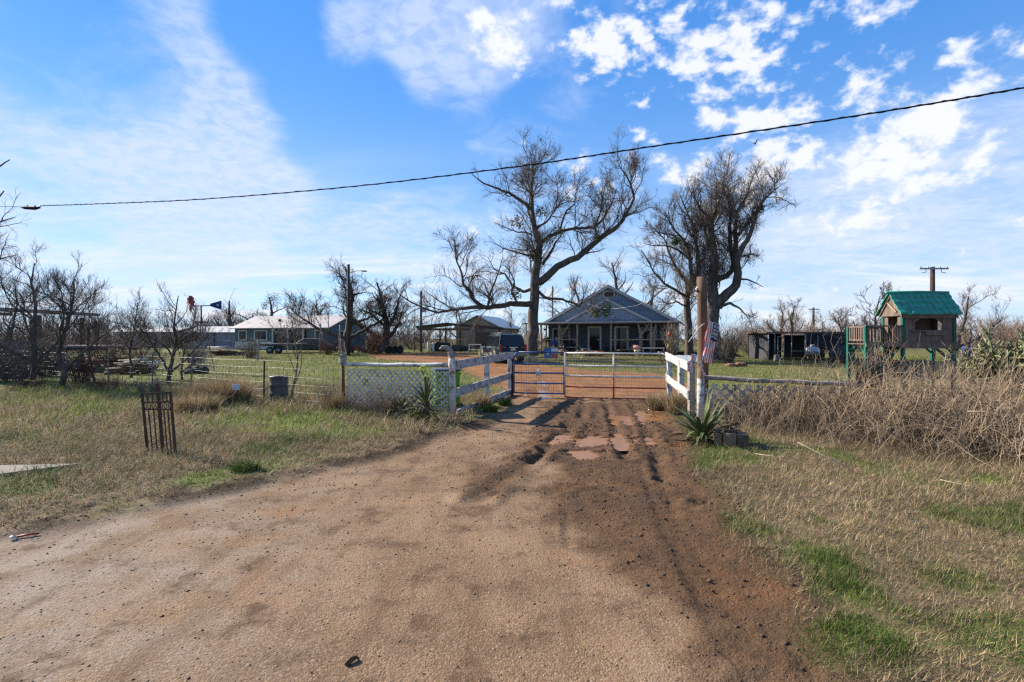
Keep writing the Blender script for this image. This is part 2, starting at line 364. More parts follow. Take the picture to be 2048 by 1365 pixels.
def drive_sd(x, y):
    n = (fbm(x * .9, y * .9, 4, 3) - .47) * 1.1
    a = sdpoly(x, y, DRIVE) + n * .55
    b = sdpoly(x, y, YARD) + n * 1.8
    return np.maximum(a, b)
def mud_w(x, y):
    s = sdpoly(x, y, MUDP) + (fbm(x * 2.2, y * 2.2, 4, 9) - .47) * .95
    return sstep(s, -.34, .22)
def base_h(x, y):
    x = np.asarray(x, float); y = np.asarray(y, float)
    return .42 * sstep(y, 19, 60) + .9 * sstep(y, 60, 260) + .05 * (fbm(x * .12, y * .12, 3, 31) - .45) * sstep(y, 10, 25)
GREEN_BLOBS = [(GP(1540, 1105), .62, 1), (GP(1640, 1130), .5, .95), (GP(1480, 1100), .35, .95), (GP(1600, 1310), .36, 1), (GP(1720, 1300), .40, 1), (GP(1530, 1225), .22, 1), (GP(1680, 1195), .38, .9), (GP(1565, 1265), .22, .9), (GP(1400, 935), .5, .9),
               (GP(1470, 915), 1.0, .9), (GP(1420, 985), .45, .75), (GP(1380, 1020), .28, .8), (GP(1800, 955), .9, .55), (GP(1890, 1170), .4, .5), (GP(1430, 1060), .35, .6), (GP(1940, 1330), .3, .45),
               (GP(1650, 1360), .35, .9), (GP(1830, 1260), .22, .5), (GP(490, 948), .55, 1), (GP(400, 965), .6, .85), (GP(250, 990), .7, .55), (GP(120, 1030), .6, .5), (GP(600, 925), .6, .6), (GP(560, 850), 1.7, .9), (GP(480, 845), 1.2, .8), (GP(660, 870), 1.2, .7),
               (GP(110, 795), 3.2, 1), (GP(20, 800), 2.4, .9), (GP(240, 800), 2.0, .7), (GP(700, 830), 1.2, .6), (GP(1000, 815), .8, .7)]
def green_w(x, y):
    x = np.asarray(x, float); y = np.asarray(y, float); g = np.zeros(x.shape)
    for (bx, by), r, w in GREEN_BLOBS:
        g = np.maximum(g, w * (1 - sstep(np.hypot(x - bx, y - by), r * .35, r)))
    n = fbm(x * 2.1, y * 2.1, 4, 41)
    g = g * sstep(n, .30, .60)
    g = np.maximum(g, .62 * sstep(fbm(x * 1.05, y * 1.05, 4, 43), .50, .64) * (y < 16))
    far = sstep(y, 15, 19) * (.55 + .9 * (fbm(x * .16, y * .16, 3, 5) - .42)) 
    far = far * (1 - .55 * sstep(y, 70, 120))
    right = sstep(x, 13, 17) * sstep(y, 9, 13) * (1 - sstep(y, 22, 30))      # the bare tan strip right of the play house
    return np.clip(np.maximum(g, far) - right * .8, 0, 1)

def ground_h(x, y, full=True):
    x = np.asarray(x, float); y = np.asarray(y, float)
    h = base_h(x, y)
    if not full: return h
    sd = drive_sd(x, y); near = 1 - sstep(y, 30, 60); dr = sstep(sd, -.25, .15)
    h = h + near * ((1 - dr) * (.05 + .05 * (fbm(x * 1.3, y * 1.3, 4, 2) - .45) + .03 * (fbm(x * 7, y * 7, 3, 4) - .45)) + dr * .022 * (fbm(x * 1.1, y * 1.1, 4, 6) - .45))
    m = mud_w(x, y)
    cl = np.abs(fbm(x * 6, y * 6, 4, 12) - .47) * 2
    rough_w = sstep(fbm(x * .9 + 4, y * .9, 3, 14), .38, .55)
    h = h + m * near * (.095 * (fbm(x * 7, y * 7, 4, 13) - .47) * (.35 + rough_w) + .03 * (cl - .2) * rough_w)
    # crumbly lip of soil along the left edge of the drive
    lip = np.exp(-((sd + .35) / .22) ** 2) * (y < 12) * (x < 0)
    h = h + lip * (.05 * (fbm(x * 9, y * 9, 4, 15) - .40))
    for pts, w, dep in RUTS:
        d, s = dline(x, y, pts); d = d + (fbm(x * 5, y * 5, 3, 21) - .45) * .10
        vr = .35 + .9 * sstep(fbm(x * 1.7 + 9, y * 1.7, 3, 25), .3, .62)
        h = h - .85 * dep * vr * np.exp(-(d / (w * .8)) ** 2) + dep * .5 * vr * np.exp(-((d - w * 1.7) / (w * .6)) ** 2)
    d, s = dline(x, y, TREAD); tw = (1 - sstep(np.abs(d), .10, .15))
    h = h + tw * (.006 * np.sign(np.sin(s * 6.2832 / .14 + np.where(d > .06, 1.6, 0))) - .02) * m
    for (bx, by), (rx, ry) in PUDDLES:
        q = np.hypot((x - bx) / rx, (y - by) / ry) + (fbm(x * 3.1 + y * 1.3, y * 2.7 - x * 1.1, 2, 23) - .37) * .9 + (fbm(x * 9 - y * 4, y * 8 + x * 4, 3, 29) - .44) * 1.3
        h = h - .055 * (1 - sstep(q, .45, 1.15))
    return h

def axis(lo, hi, step, far_lo, far_hi, glo, ghi):
    c = list(np.arange(lo, hi + step / 2, step)); s = step; v = hi
    while v < far_hi: s *= ghi; v += s; c.append(v)
    s = step; v = lo; pre = []
    while v > far_lo: s *= glo; v -= s; pre.append(v)
    return np.array(pre[::-1] + c)
gx = axis(-4.4, 4.6, .036, -2600, 2600, 1.09, 1.09); gy = axis(2.3, 10.5, .036, -60, 3200, 1.18, 1.06)
XX, YY = np.meshgrid(gx, gy); xf, yf = XX.ravel(), YY.ravel()
zf = ground_h(xf, yf); verts = np.stack([xf, yf, zf], 1)
nx, ny = len(gx), len(gy)
ii = (np.arange(ny - 1)[:, None] * nx + np.arange(nx - 1)[None, :]).ravel()
quads = np.stack([ii, ii + 1, ii + 1 + nx, ii + nx], 1)
sdv = drive_sd(xf, yf); dw = sstep(sdv, -.28, .12); mw = mud_w(xf, yf) * (yf < 16)
redw = sstep(yf, 13.2, 17) * dw; grw = green_w(xf, yf)
lipw = 1.15 * np.exp(-((sdv + .26) / .30) ** 2) * (yf < 11) * (xf < 1) * sstep(fbm(xf * 2.5, yf * 2.5, 3, 51), .3, .5)
lipw = np.maximum(lipw, .8 * np.exp(-((sdv + .1) / .25) ** 2) * (xf > 1) * (yf < 12))
greyw = sstep(-xf - yf * .28, -.6, 2.2) * (yf < 10)
puddw = np.zeros_like(xf)
for (bx, by), (rx, ry) in PUDDLES: puddw = np.maximum(puddw, 1 - sstep(np.hypot((xf - bx) / rx, (yf - by) / ry), .9, 1.9))

def ground_material():
    m = bpy.data.materials.new('soil_and_gravel'); m.use_nodes = True; nt = m.node_tree; N = nt.nodes.new; L = nt.links.new
    b = nt.nodes['Principled BSDF']; tc = N('ShaderNodeTexCoord'); co = tc.outputs['Object']
    def at(n):
        a = N('ShaderNodeAttribute'); a.attribute_name = n; return a.outputs['Fac']
    def nz(sc, det=5, rough=.6):
        n = N('ShaderNodeTexNoise'); L(co, n.inputs['Vector']); n.inputs['Scale'].default_value = sc; n.inputs['Detail'].default_value = det; n.inputs['Roughness'].default_value = rough; return n.outputs[0]
    def mr(v, lo, hi, a=0., c=1.):
        n = N('ShaderNodeMapRange'); L(v, n.inputs[0]); n.inputs[1].default_value = lo; n.inputs[2].default_value = hi; n.inputs[3].default_value = a; n.inputs[4].default_value = c; return n.outputs[0]
    def mix(f, a, c, mode='MIX'):
        n = N('ShaderNodeMix'); n.data_type = 'RGBA'; n.blend_type = mode
        for k, v in ((0, f), (6, a), (7, c)):
            if isinstance(v, tuple): n.inputs[k].default_value = (*v, 1)
            elif isinstance(v, (int, float)): n.inputs[k].default_value = v
            else: L(v, n.inputs[k])
        return n.outputs[2]
    def mth(op, a, c):
        n = N('ShaderNodeMath'); n.operation = op
        for k, v in enumerate((a, c)):
            if isinstance(v, (int, float)): n.inputs[k].default_value = v
            else: L(v, n.inputs[k])
        return n.outputs[0]
    vo = N('ShaderNodeTexVoronoi'); L(co, vo.inputs['Vector']); vo.inputs['Scale'].default_value = 95; vo.inputs['Randomness'].default_value = 1
    vc = N('ShaderNodeSeparateXYZ'); L(vo.outputs['Color'], vc.inputs[0])
    # packed gravel: tan matrix, pale and dark chips
    grav = mix(mr(nz(1.3), .38, .62), (.212, .135, .078), (.142, .090, .053))
    grav = mix(mth('MULTIPLY', at('grey'), mr(nz(1.7, 6), .35, .6)), grav, (.235, .188, .150))
    grav = mix(mr(nz(.7, 6), .56, .70, 0, .75), grav, (.27, .135, .062))
    grav = mix(mr(vc.outputs[0], .60, .98, 0, .55), grav, (.32, .24, .17))
    grav = mix(mr(vc.outputs[1], .72, 1.0, 0, .55), grav, (.075, .052, .036))
    grav = mix(mr(nz(2.6, 7, .7), .53, .66, 0, .85), grav, (.085, .052, .032)); grav = mix(mr(nz(.45, 5), .52, .66, 0, .5), grav, (.125, .078, .047))
    grav = mix(mr(nz(26, 3), .60, .70, 0, .6), grav, (.06, .038, .025))
    sm_ = N('ShaderNodeMapping'); L(co, sm_.inputs[0]); sm_.inputs['Rotation'].default_value = (0, 0, R(28)); sm_.inputs['Scale'].default_value = (1.0, .16, 1)
    sn = N('ShaderNodeTexNoise'); L(sm_.outputs[0], sn.inputs['Vector']); sn.inputs['Scale'].default_value = 2.4; sn.inputs['Detail'].default_value = 7; sn.inputs['Roughness'].default_value = .62
    grav = mix(mr(sn.outputs[0], .52, .68, 0, .65), grav, (.105, .064, .037)); grav = mix(mr(sn.outputs[0], .46, .32, 0, .35), grav, (.30, .215, .145))
    red = mix(mr(nz(.8), .4, .6), (.25, .118, .052), (.18, .092, .047)); red = mix(mr(nz(3.1, 6), .5, .68), red, (.105, .058, .032))
    mud = mix(mr(nz(1.6), .38, .62), (.118, .067, .036), (.080, .047, .026)); mud = mix(mr(nz(9, 5), .5, .7, 0, .8), mud, (.055, .033, .020)); mud = mix(mr(nz(.9, 4), .57, .68, 0, .6), mud, (.15, .074, .034))
    soil = mix(mr(nz(2.2, 6), .36, .62), (.165, .120, .070), (.10, .074, .044)); soil = mix(mr(nz(14, 4), .48, .66, 0, .7), soil, (.045, .034, .022))
    grass = mix(mr(nz(1.1, 6), .36, .64), (.115, .150, .026), (.068, .100, .018)); grass = mix(mr(nz(6, 5), .50, .66, 0, .6), grass, (.13, .10, .04))
    c = mix(at('green'), soil, grass)
    c = mix(at('drive'), c, grav); c = mix(mth('MULTIPLY', at('lip'), .88), c, mix(mr(nz(12, 4), .4, .6), (.062, .040, .025), (.030, .020, .013))); c = mix(at('red'), c, red); c = mix(at('mud'), c, mud)
    c = mix(mth('MULTIPLY', at('pud'), .5), c, (.13, .066, .030))
    L(c, b.inputs['Base Color'])
    rg = mth('SUBTRACT', .93, mth('MULTIPLY', at('mud'), mr(nz(2.3, 5), .35, .6, .08, .45))); L(mth('SUBTRACT', rg, mth('MULTIPLY', at('pud'), .25)), b.inputs['Roughness'])
    b.inputs['Specular IOR Level'].default_value = .06
    hgt = mth('ADD', mth('MULTIPLY', mr(vo.outputs['Distance'], 0, .9, 1, 0), mth('MULTIPLY', at('drive'), .28)), mth('MULTIPLY', nz(34, 5, .7), .9))
    hgt = mth('ADD', hgt, mth('MULTIPLY', at('mud'), mth('ADD', mth('MULTIPLY', nz(17, 6, .65), 3.2), mth('MULTIPLY', nz(60, 3), .8)))); hgt = mth('ADD', hgt, mth('MULTIPLY', at('lip'), mth('MULTIPLY', nz(24, 5, .65), 3.0)))
    bp = N('ShaderNodeBump'); bp.inputs['Strength'].default_value = 1.0; bp.inputs['Distance'].default_value = .012; L(hgt, bp.inputs['Height']); L(bp.outputs[0], b.inputs['Normal'])
    return m
GROUND_M = ground_material()
lipw = np.clip(lipw, 0, 1)
attrs = dict(drive=dw, mud=mw, red=redw, green=grw, lip=lipw, grey=greyw, pud=puddw)
fsd = sdv[quads].mean(1); 
for nm, sel in (('ground', fsd <= 0), ('driveway', fsd > 0)):
    q = quads[sel]; used, invx = np.unique(q, return_inverse=True)
    o = link(nm, np_mesh(nm, verts[used], invx.reshape(q.shape), GROUND_M, attrs={k: v[used] for k, v in attrs.items()}, smooth=True)); structure(o)
    o['label'] = 'muddy tan gravel drive running up to and past the gate' if nm == 'driveway' else 'grass and bare soil reaching to the horizon'

WATER = mat('muddy_water', (.25, .118, .048), (.19, .092, .040), 2, .12, .10, 7, spec=.045)
for k, ((bx, by), (rx, ry)) in enumerate(PUDDLES):
    mb = MB(); n = 28; z = float(base_h(bx, by)) - .028
    mb.add([(bx + rx * 1.25 * math.cos(6.2832 * j / n), by + ry * 1.25 * math.sin(6.2832 * j / n), z + .0007 * k) for j in range(n)], [tuple(range(n))])
    o = structure(mb.build('puddle', WATER)); o['label'] = 'shallow brown puddle in the wheel ruts'

# ------------------------------------------------------------------ loose gravel and clods on the drive
def scatter_stones(name, x, y, size, colr, sink=.25, flat=.6):
    n = len(x); z = ground_h(x, y)
    oct_ = np.array([(1, 0, 0), (0, 1, 0), (-1, 0, 0), (0, -1, 0), (0, 0, 1), (0, 0, -1)], float)
    v = oct_[None] * (size[:, None, None] * (.6 + .8 * rng.random((n, 6, 1)))); v[:, :, 2] *= flat
    a = rng.random(n) * 6.283; c, s = np.cos(a), np.sin(a)
    vx = v[:, :, 0] * c[:, None] - v[:, :, 1] * s[:, None]; vy = v[:, :, 0] * s[:, None] + v[:, :, 1] * c[:, None]
    v = np.stack([vx + x[:, None], vy + y[:, None], v[:, :, 2] + (z + size * flat * sink)[:, None]], 2)
    fc = np.array([(0, 1, 4), (1, 2, 4), (2, 3, 4), (3, 0, 4), (1, 0, 5), (2, 1, 5), (3, 2, 5), (0, 3, 5)])
    f = (fc[None] + (np.arange(n) * 6)[:, None, None]).reshape(-1, 3)
    return link(name, np_mesh(name, v.reshape(-1, 3), f, mat_col('stone_grain', .9, .3), np.repeat(colr, 6, 0)))
n = 11500; y = 1.2 + 9.5 * rng.random(n) ** 1.9; x = rng.uniform(-7, 3.2, n); k = (drive_sd(x, y) > -.1); x, y = x[k], y[k]
mm = mud_w(x, y) > .5; cb = np.array([(.22, .155, .105), (.30, .24, .18), (.13, .085, .052), (.07, .046, .03), (.19, .12, .072)])[rng.integers(0, 5, len(x))]
cb[mm] = np.array([.07, .042, .025]) * (.7 + .6 * rng.random((mm.sum(), 1)))
stuff(scatter_stones('loose_gravel', x, y, (.0035 + .006 * rng.random(len(x)) ** 2) * (1 + .25 * np.maximum(y - 3, 0)), cb), 'loose chips of gravel strewn over the drive', 'gravel')
n = 15000; y = 2.0 + 12 * rng.random(n) ** 1.3; x = rng.uniform(-6, 4.0, n); sd_ = drive_sd(x, y); mm = mud_w(x, y)
lipd = np.abs(sd_ + .3) < .22
k = (rng.random(n) < np.where(lipd, .9, mm * .55 + .07 * (sd_ > 0) * sstep(fbm(x * .8, y * .8, 3, 27), .42, .6))); x, y, mm = x[k], y[k], mm[k]
stuff(scatter_stones('mud_clods', x, y, np.where(mm > .4, .006 + .015 * rng.random(len(x)) ** 3 * (1 + .05 * y), .005 + .010 * rng.random(len(x)) ** 2 * (1 + .08 * y)), np.array([.065, .039, .023]) * (.6 + .9 * rng.random((len(x), 1))), .1, .7), 'dark crumbs of mud thrown up along the wheel ruts', 'mud')

# ------------------------------------------------------------------ grass
GRASS_M = mat_col('grass_blade', .75, .2, .22)
DRYC = np.array([(.31, .225, .125), (.24, .17, .095), (.40, .30, .175), (.18, .125, .072), (.27, .195, .12)]); GRNC = np.array([(.080, .130, .020), (.055, .098, .016), (.115, .160, .032), (.040, .072, .014)])
BRT = np.array([.17, .235, .035])
def make_blades(name, x, y, ln, wd, lean, green, label, bent=False, bright=None):
    n = len(x); z = ground_h(x, y) - .006; a = rng.random(n) * 6.283; th = lean * (.3 + rng.random(n))
    wind = .25; dx = np.cos(a) * np.sin(th) + wind * np.sin(th) * .5; dy = np.sin(a) * np.sin(th); dz = np.cos(th)
    pa = a + 1.57 + rng.normal(0, .5, n); wx = np.cos(pa) * wd / 2; wy = np.sin(pa) * wd / 2
    isg = rng.random(n) < green
    c = np.where(isg[:, None], GRNC[rng.integers(0, 4, n)], DRYC[rng.integers(0, 5, n)]) * (.75 + .5 * rng.random((n, 1)))
    tone = (.35 + .80 * fbm(x * 1.1, y * 1.1, 3, 61) + .60 * fbm(x * 5.5, y * 5.5, 2, 67))[:, None]; c = c * tone
    if bright is not None: c = np.where((isg & (rng.random(n) < bright))[:, None], BRT * (.8 + .4 * rng.random((n, 1))), c)
    b = np.stack([x, y, z], 1); d = np.stack([dx, dy, dz], 1) * ln[:, None]; w = np.stack([wx, wy, np.zeros(n)], 1)
    if bent:
        mid = b + d * .55; tip = b + d; tip[:, 2] -= ln * .22 * np.sin(th) ; tip[:, :2] += d[:, :2] * .25
        v = np.stack([b - w, b + w, mid + w * .7, mid - w * .7, tip], 1); k = 5
        f = np.array([(0, 1, 2), (0, 2, 3), (3, 2, 4)])
    else:
        v = np.stack([b - w, b + w, b + d], 1); k = 3; f = np.array([(0, 1, 2)])
    ff = (f[None] + (np.arange(n) * k)[:, None, None]).reshape(-1, 3)
    o = link(name, np_mesh(name, v.reshape(-1, 3), ff, GRASS_M, np.repeat(c, k, 0)))
    return stuff(o, label, 'grass')
def region(n, x0, x1, y0, y1, edge=.12, clump=.62, seed=0):
    x = rng.uniform(x0, x1, n); y = rng.uniform(y0, y1, n)
    k = (drive_sd(x, y) < -edge * rng.random(n) * 3) & (rng.random(n) < 1 - clump + clump * sstep(fbm(x * 6, y * 6, 3, 71 + seed), .28, .60))
    return x[k], y[k]
SLAB_POLY = [(-8.6, 6.55), (-5.75, 6.85), (-6.45, 6.2), (-8.6, 6.05)]
def off_slab(x, y): k = sdpoly(x, y, SLAB_POLY) < -.02; return x[k], y[k]
x, y = region(300000, 1.2, 6.5, 1.2, 5.0); g = green_w(x, y)
make_blades('short_grass', x, y, (.025 + .065 * rng.random(len(x)) ** 1.5) * (1 + .2 * g), .003 + .0025 * rng.random(len(x)), np.where(g > .4, .75, np.where(rng.random(len(x)) < .6, 1.55, .9)), .14 + .80 * g, 'short winter grass right of the drive in the foreground')
x, y = region(210000, 1.6, 11, 5.0, 10.2, seed=1); g = green_w(x, y)
make_blades('dry_grass', x, y, (.04 + .10 * rng.random(len(x)) ** 1.6), .004 + .004 * rng.random(len(x)), np.where(rng.random(len(x)) < .5, 1.5, .85), .14 + .78 * g, 'dry tan grass in front of the bramble hedge')
x, y = region(130000, -10, -.6, 3.4, 9.0, seed=2); x, y = off_slab(x, y); g = green_w(x, y); s_ = drive_sd(x, y); tall = sstep(-s_, .5, 1.8)
k = rng.random(len(x)) < .35 + .65 * sstep(-s_, .25, .9); x, y, g, tall = x[k], y[k], g[k], tall[k]
make_blades('verge_grass', x, y, (.05 + .06 * rng.random(len(x))) + tall * .16 * rng.random(len(x)) ** 1.5, np.full(len(x), .0065), np.full(len(x), .95), .16 + .75 * g, 'mixed dry and green grass left of the drive', True)
x, y = region(90000, -17, -.8, 9.0, 19, seed=3); g = green_w(x, y)
k = np.ones(len(x), bool); x, y, g = x[k], y[k], g[k]
make_blades('tall_dry_grass', x, y, (.10 + .26 * rng.random(len(x)) ** 1.4) * (1 - .4 * g), np.full(len(x), .011), np.full(len(x), .75), .15 + .8 * g, 'taller dry grass running up to the wire fence', True, .7)
x = rng.uniform(-34, 34, 120000); y = 13 + 40 * rng.random(120000) ** 1.3; k = (drive_sd(x, y) < -.1) & (np.abs(x) < y * 1.05) & ((y > 19) | (x > -2)); x, y = x[k], y[k]; g = green_w(x, y)
make_blades('lawn', x, y, (.05 + .06 * rng.random(len(x))) * (1 + .012 * y), .010 + .0006 * y, np.full(len(x), .7), .12 + .85 * g, 'green winter lawn of the yard behind the gate', False, .45)
# big straw tussocks
def tussock(cx, cy, r, h, n, label, green=.04):
    a = rng.random(n) * 6.283; q = r * rng.random(n) ** .6 * .55; x = cx + np.cos(a) * q; y = cy + np.sin(a) * q
    return make_blades('straw_tussock', x, y, h * (.45 + .75 * rng.random(n)), np.full(n, .012), np.full(n, .62), np.full(n, green), label, True)
for cx, cy, r, h, n, lb in [(-7.6, 13.6, 1.0, .75, 2600, 'tall straw tussock left of the small sign'), (-8.8, 14.6, .9, .6, 1500, 'straw tussock behind the rusty panel'), (-7.4, 12.0, .8, .5, 1300, 'straw tussock leaning before the fence'),
                            (-2.6, 11.5, .5, .45, 800, 'dry grass clump under the left lattice'), (-4.2, 12.2, .5, .5, 800, 'dry grass clump at the lattice end post'), (-.75, 12.8, .35, .4, 600, 'dry weeds behind the left board fence'), (3.75, 11.6, .4, .6, 900, 'dry weeds below the right board fence'), (3.55, 12.6, .35, .5, 700, 'tan weeds by the gate latch post')]:
    o = tussock(cx, cy, r, h, n, lb); o['kind'] = 'stuff'
for k, (px, py, h) in enumerate([(492, 948, .16), (1330, 1365, .05), (1010, 815, .22), (980, 828, .2)]):
    if k == 1: continue
    gx_, gy_ = GP(px, py); o = tussock(gx_, gy_, .3, h, 500, ['bright green grass tuft at the edge of the gravel', '', 'green weeds below the board fence', 'green weeds at the foot of the fence rail'][k], .95)
# ------------------------------------------------------------------ bare trees, shrubs and brambles
def nrm(v): return v / (np.linalg.norm(v, axis=-1, keepdims=True) + 1e-9)
def resample(pts, rad, K):
    pts = np.asarray(pts, float); rad = np.asarray(rad, float)
    s = np.r_[0, np.cumsum(np.linalg.norm(np.diff(pts, axis=0), axis=1))]; t = np.linspace(0, s[-1], K)
    return np.stack([np.interp(t, s, pts[:, i]) for i in range(3)], 1), np.interp(t, s, rad)
def spawn(Pa, Ra, n, rg, tmin=.3, ln=(.35, .6), lmax=9., lmin=.15, ang=(.6, 1.1), K=5, gnarl=.22, up=.1, rfac=.018, rmin=.004, rpar=.65, upd=None):
    N, K0 = Pa.shape[:2]; seg = np.linalg.norm(np.diff(Pa, axis=1), axis=2); Lt = seg.sum(1)
    idx = rg.choice(N, n, p=Lt / Lt.sum()); t = tmin + (.985 - tmin) * rg.random(n)
    f = t * (K0 - 1); i = np.minimum(f.astype(int), K0 - 2); w = (f - i)[:, None]
    p = Pa[idx, i] * (1 - w) + Pa[idx, i + 1] * w; r0 = Ra[idx, i] * (1 - w[:, 0]) + Ra[idx, i + 1] * w[:, 0]
    T = nrm(Pa[idx, i + 1] - Pa[idx, i]); a = nrm(np.cross(T, rg.normal(size=(n, 3)))); an = rg.uniform(ang[0], ang[1], n)[:, None]
    d = T * np.cos(an) + a * np.sin(an); d[:, 2] += up; d = nrm(d)
    L = np.clip(Lt[idx] * rg.uniform(ln[0], ln[1], n) * (1.1 - .6 * t), lmin, lmax); st = (L / (K - 1))[:, None]
    out = np.zeros((n, K, 3)); out[:, 0] = p
    for k in range(1, K):
        d = d + rg.normal(size=(n, 3)) * gnarl; d[:, 2] += up * .6; d = nrm(d); p = p + d * st; out[:, k] = p
    rb = np.minimum(r0 * rpar, np.maximum(L * rfac, rmin * 1.3)); u = np.linspace(0, 1, K)[None]
    return out, rb[:, None] * (1 - u) ** .8 + rmin * u
def tubes(groups):
    """groups: [(P (N,K,3), R (N,K), sides)] -> verts, quads"""
    V = []; F = []; base = 0
    for Pm, Rm, ns in groups:
        N, K = Pm.shape[:2]
        T = np.zeros_like(Pm); T[:, 1:-1] = Pm[:, 2:] - Pm[:, :-2]; T[:, 0] = Pm[:, 1] - Pm[:, 0]; T[:, -1] = Pm[:, -1] - Pm[:, -2]; T = nrm(T)
        m = nrm(Pm[:, -1] - Pm[:, 0]); ref = np.where(np.abs(m[:, 2:3]) < .8, np.array([[0, 0, 1.]]), np.array([[1., .2, 0]]))
        U = nrm(np.cross(T, ref[:, None, :])); W = np.cross(T, U)
        an = np.arange(ns) * 2 * np.pi / ns
        ring = Pm[:, :, None] + (U[:, :, None] * np.cos(an)[None, None, :, None] + W[:, :, None] * np.sin(an)[None, None, :, None]) * Rm[:, :, None, None]
        V.append(ring.reshape(-1, 3))
        b = (np.arange(N) * K * ns)[:, None, None] + (np.arange(K - 1) * ns)[None, :, None] + np.arange(ns)[None, None]; j2 = (np.arange(ns) + 1) % ns - np.arange(ns)
        if ns == 2: b = b[:, :, :1]; j2 = j2[:1]
        F.append(np.stack([b, b + j2, b + j2 + ns, b + ns], 3).reshape(-1, 4) + base); base += N * K * ns
    return np.concatenate(V), np.concatenate(F)
def leaf_ball(c, r, n, rg, sz=.09):
    p = rg.normal(size=(n, 3)); p = nrm(p) * (r * rg.random((n, 1)) ** .45) + np.asarray(c); a = nrm(rg.normal(size=(n, 3))) * sz; b = nrm(rg.normal(size=(n, 3))) * sz * .6
    v = np.stack([p, p + a + b, p + 2 * a, p + a - b], 1).reshape(-1, 3); return v, np.arange(n * 4).reshape(-1, 4)

def build_tree(name, label, cat, limbs, base, seed, n1, n2, n3, n4, bark, twig, up=.12, K1=8, l1=(.3, .55), l2=(.35, .65), l3=(.35, .7), rmin=.0060, clumps=(), gn=.24, sides=9, group=None, lmax=(2.9, 2.2, 1.3, .8), ang=(.55, 1.15)):
    rg = np.random.default_rng(seed); t = thing(name, label, cat, tuple(base), 0, group); b = np.asarray(base, float)
    K = 24; lp = [resample(p, r, K) for p, r in limbs]; P0 = np.stack([q[0] for q in lp]); R0 = np.stack([q[1] for q in lp])
    jit = rg.normal(size=P0.shape) * (np.minimum(R0, .16)[:, :, None] * .20); jit[:, 0] *= .2; P0 = P0 + jit
    P1, R1 = spawn(P0, R0, n1, rg, .28, l1, lmax[0], .4, ang, K1, gn, up, .016, rmin * 1.5)
    P2, R2 = spawn(P1, R1, n2, rg, .12, l2, lmax[1], .3, ang, 5, gn, up, .012, rmin * 1.2)
    A = np.concatenate([P1[:, :6], P2]) if False else P2; RA = R2
    P3, R3 = spawn(A, RA, n3, rg, .08, l3, lmax[2], .2, (.4, 1.1), 3, gn * .9, up, .012, rmin)
    V, F = tubes([(P0 - b, R0, sides), (P1 - b, R1, 4)]); link('trunk', np_mesh('trunk', V, F, bark, smooth=True), t)
    grp = [(P2 - b, R2, 3), (P3 - b, R3, 2)]
    if n4:
        P4, R4 = spawn(P3, R3, n4, rg, .05, (.35, .8), lmax[3], .12, (.4, 1.0), 2, gn * .7, up, .012, rmin * .8); grp.append((P4 - b, R4, 2))
    V, F = tubes(grp); link('crown', np_mesh('crown', V, F, twig, smooth=True), t)
    for c, r in clumps:
        v, f = leaf_ball(np.asarray(c) - b, r, int(120 + 160 * r), rg); stuff(link('mistletoe_clump', np_mesh('mistletoe_clump', v, f, LEAFG), t))
    return t
def trace(pts, Y, dy, r0, r1, scale=1.0):
    """pixel trace of a limb; dy = how far its tip leans away from or towards the viewer (m)"""
    n = len(pts); out = []; rad = []
    for i, (px, py) in enumerate(pts):
        u = i / max(n - 1, 1); y = Y + dy * u ** 1.2; out.append(tuple(P(px, py, y))); rad.append(r0 * (1 - u) + r1 * u)
    return out, rad

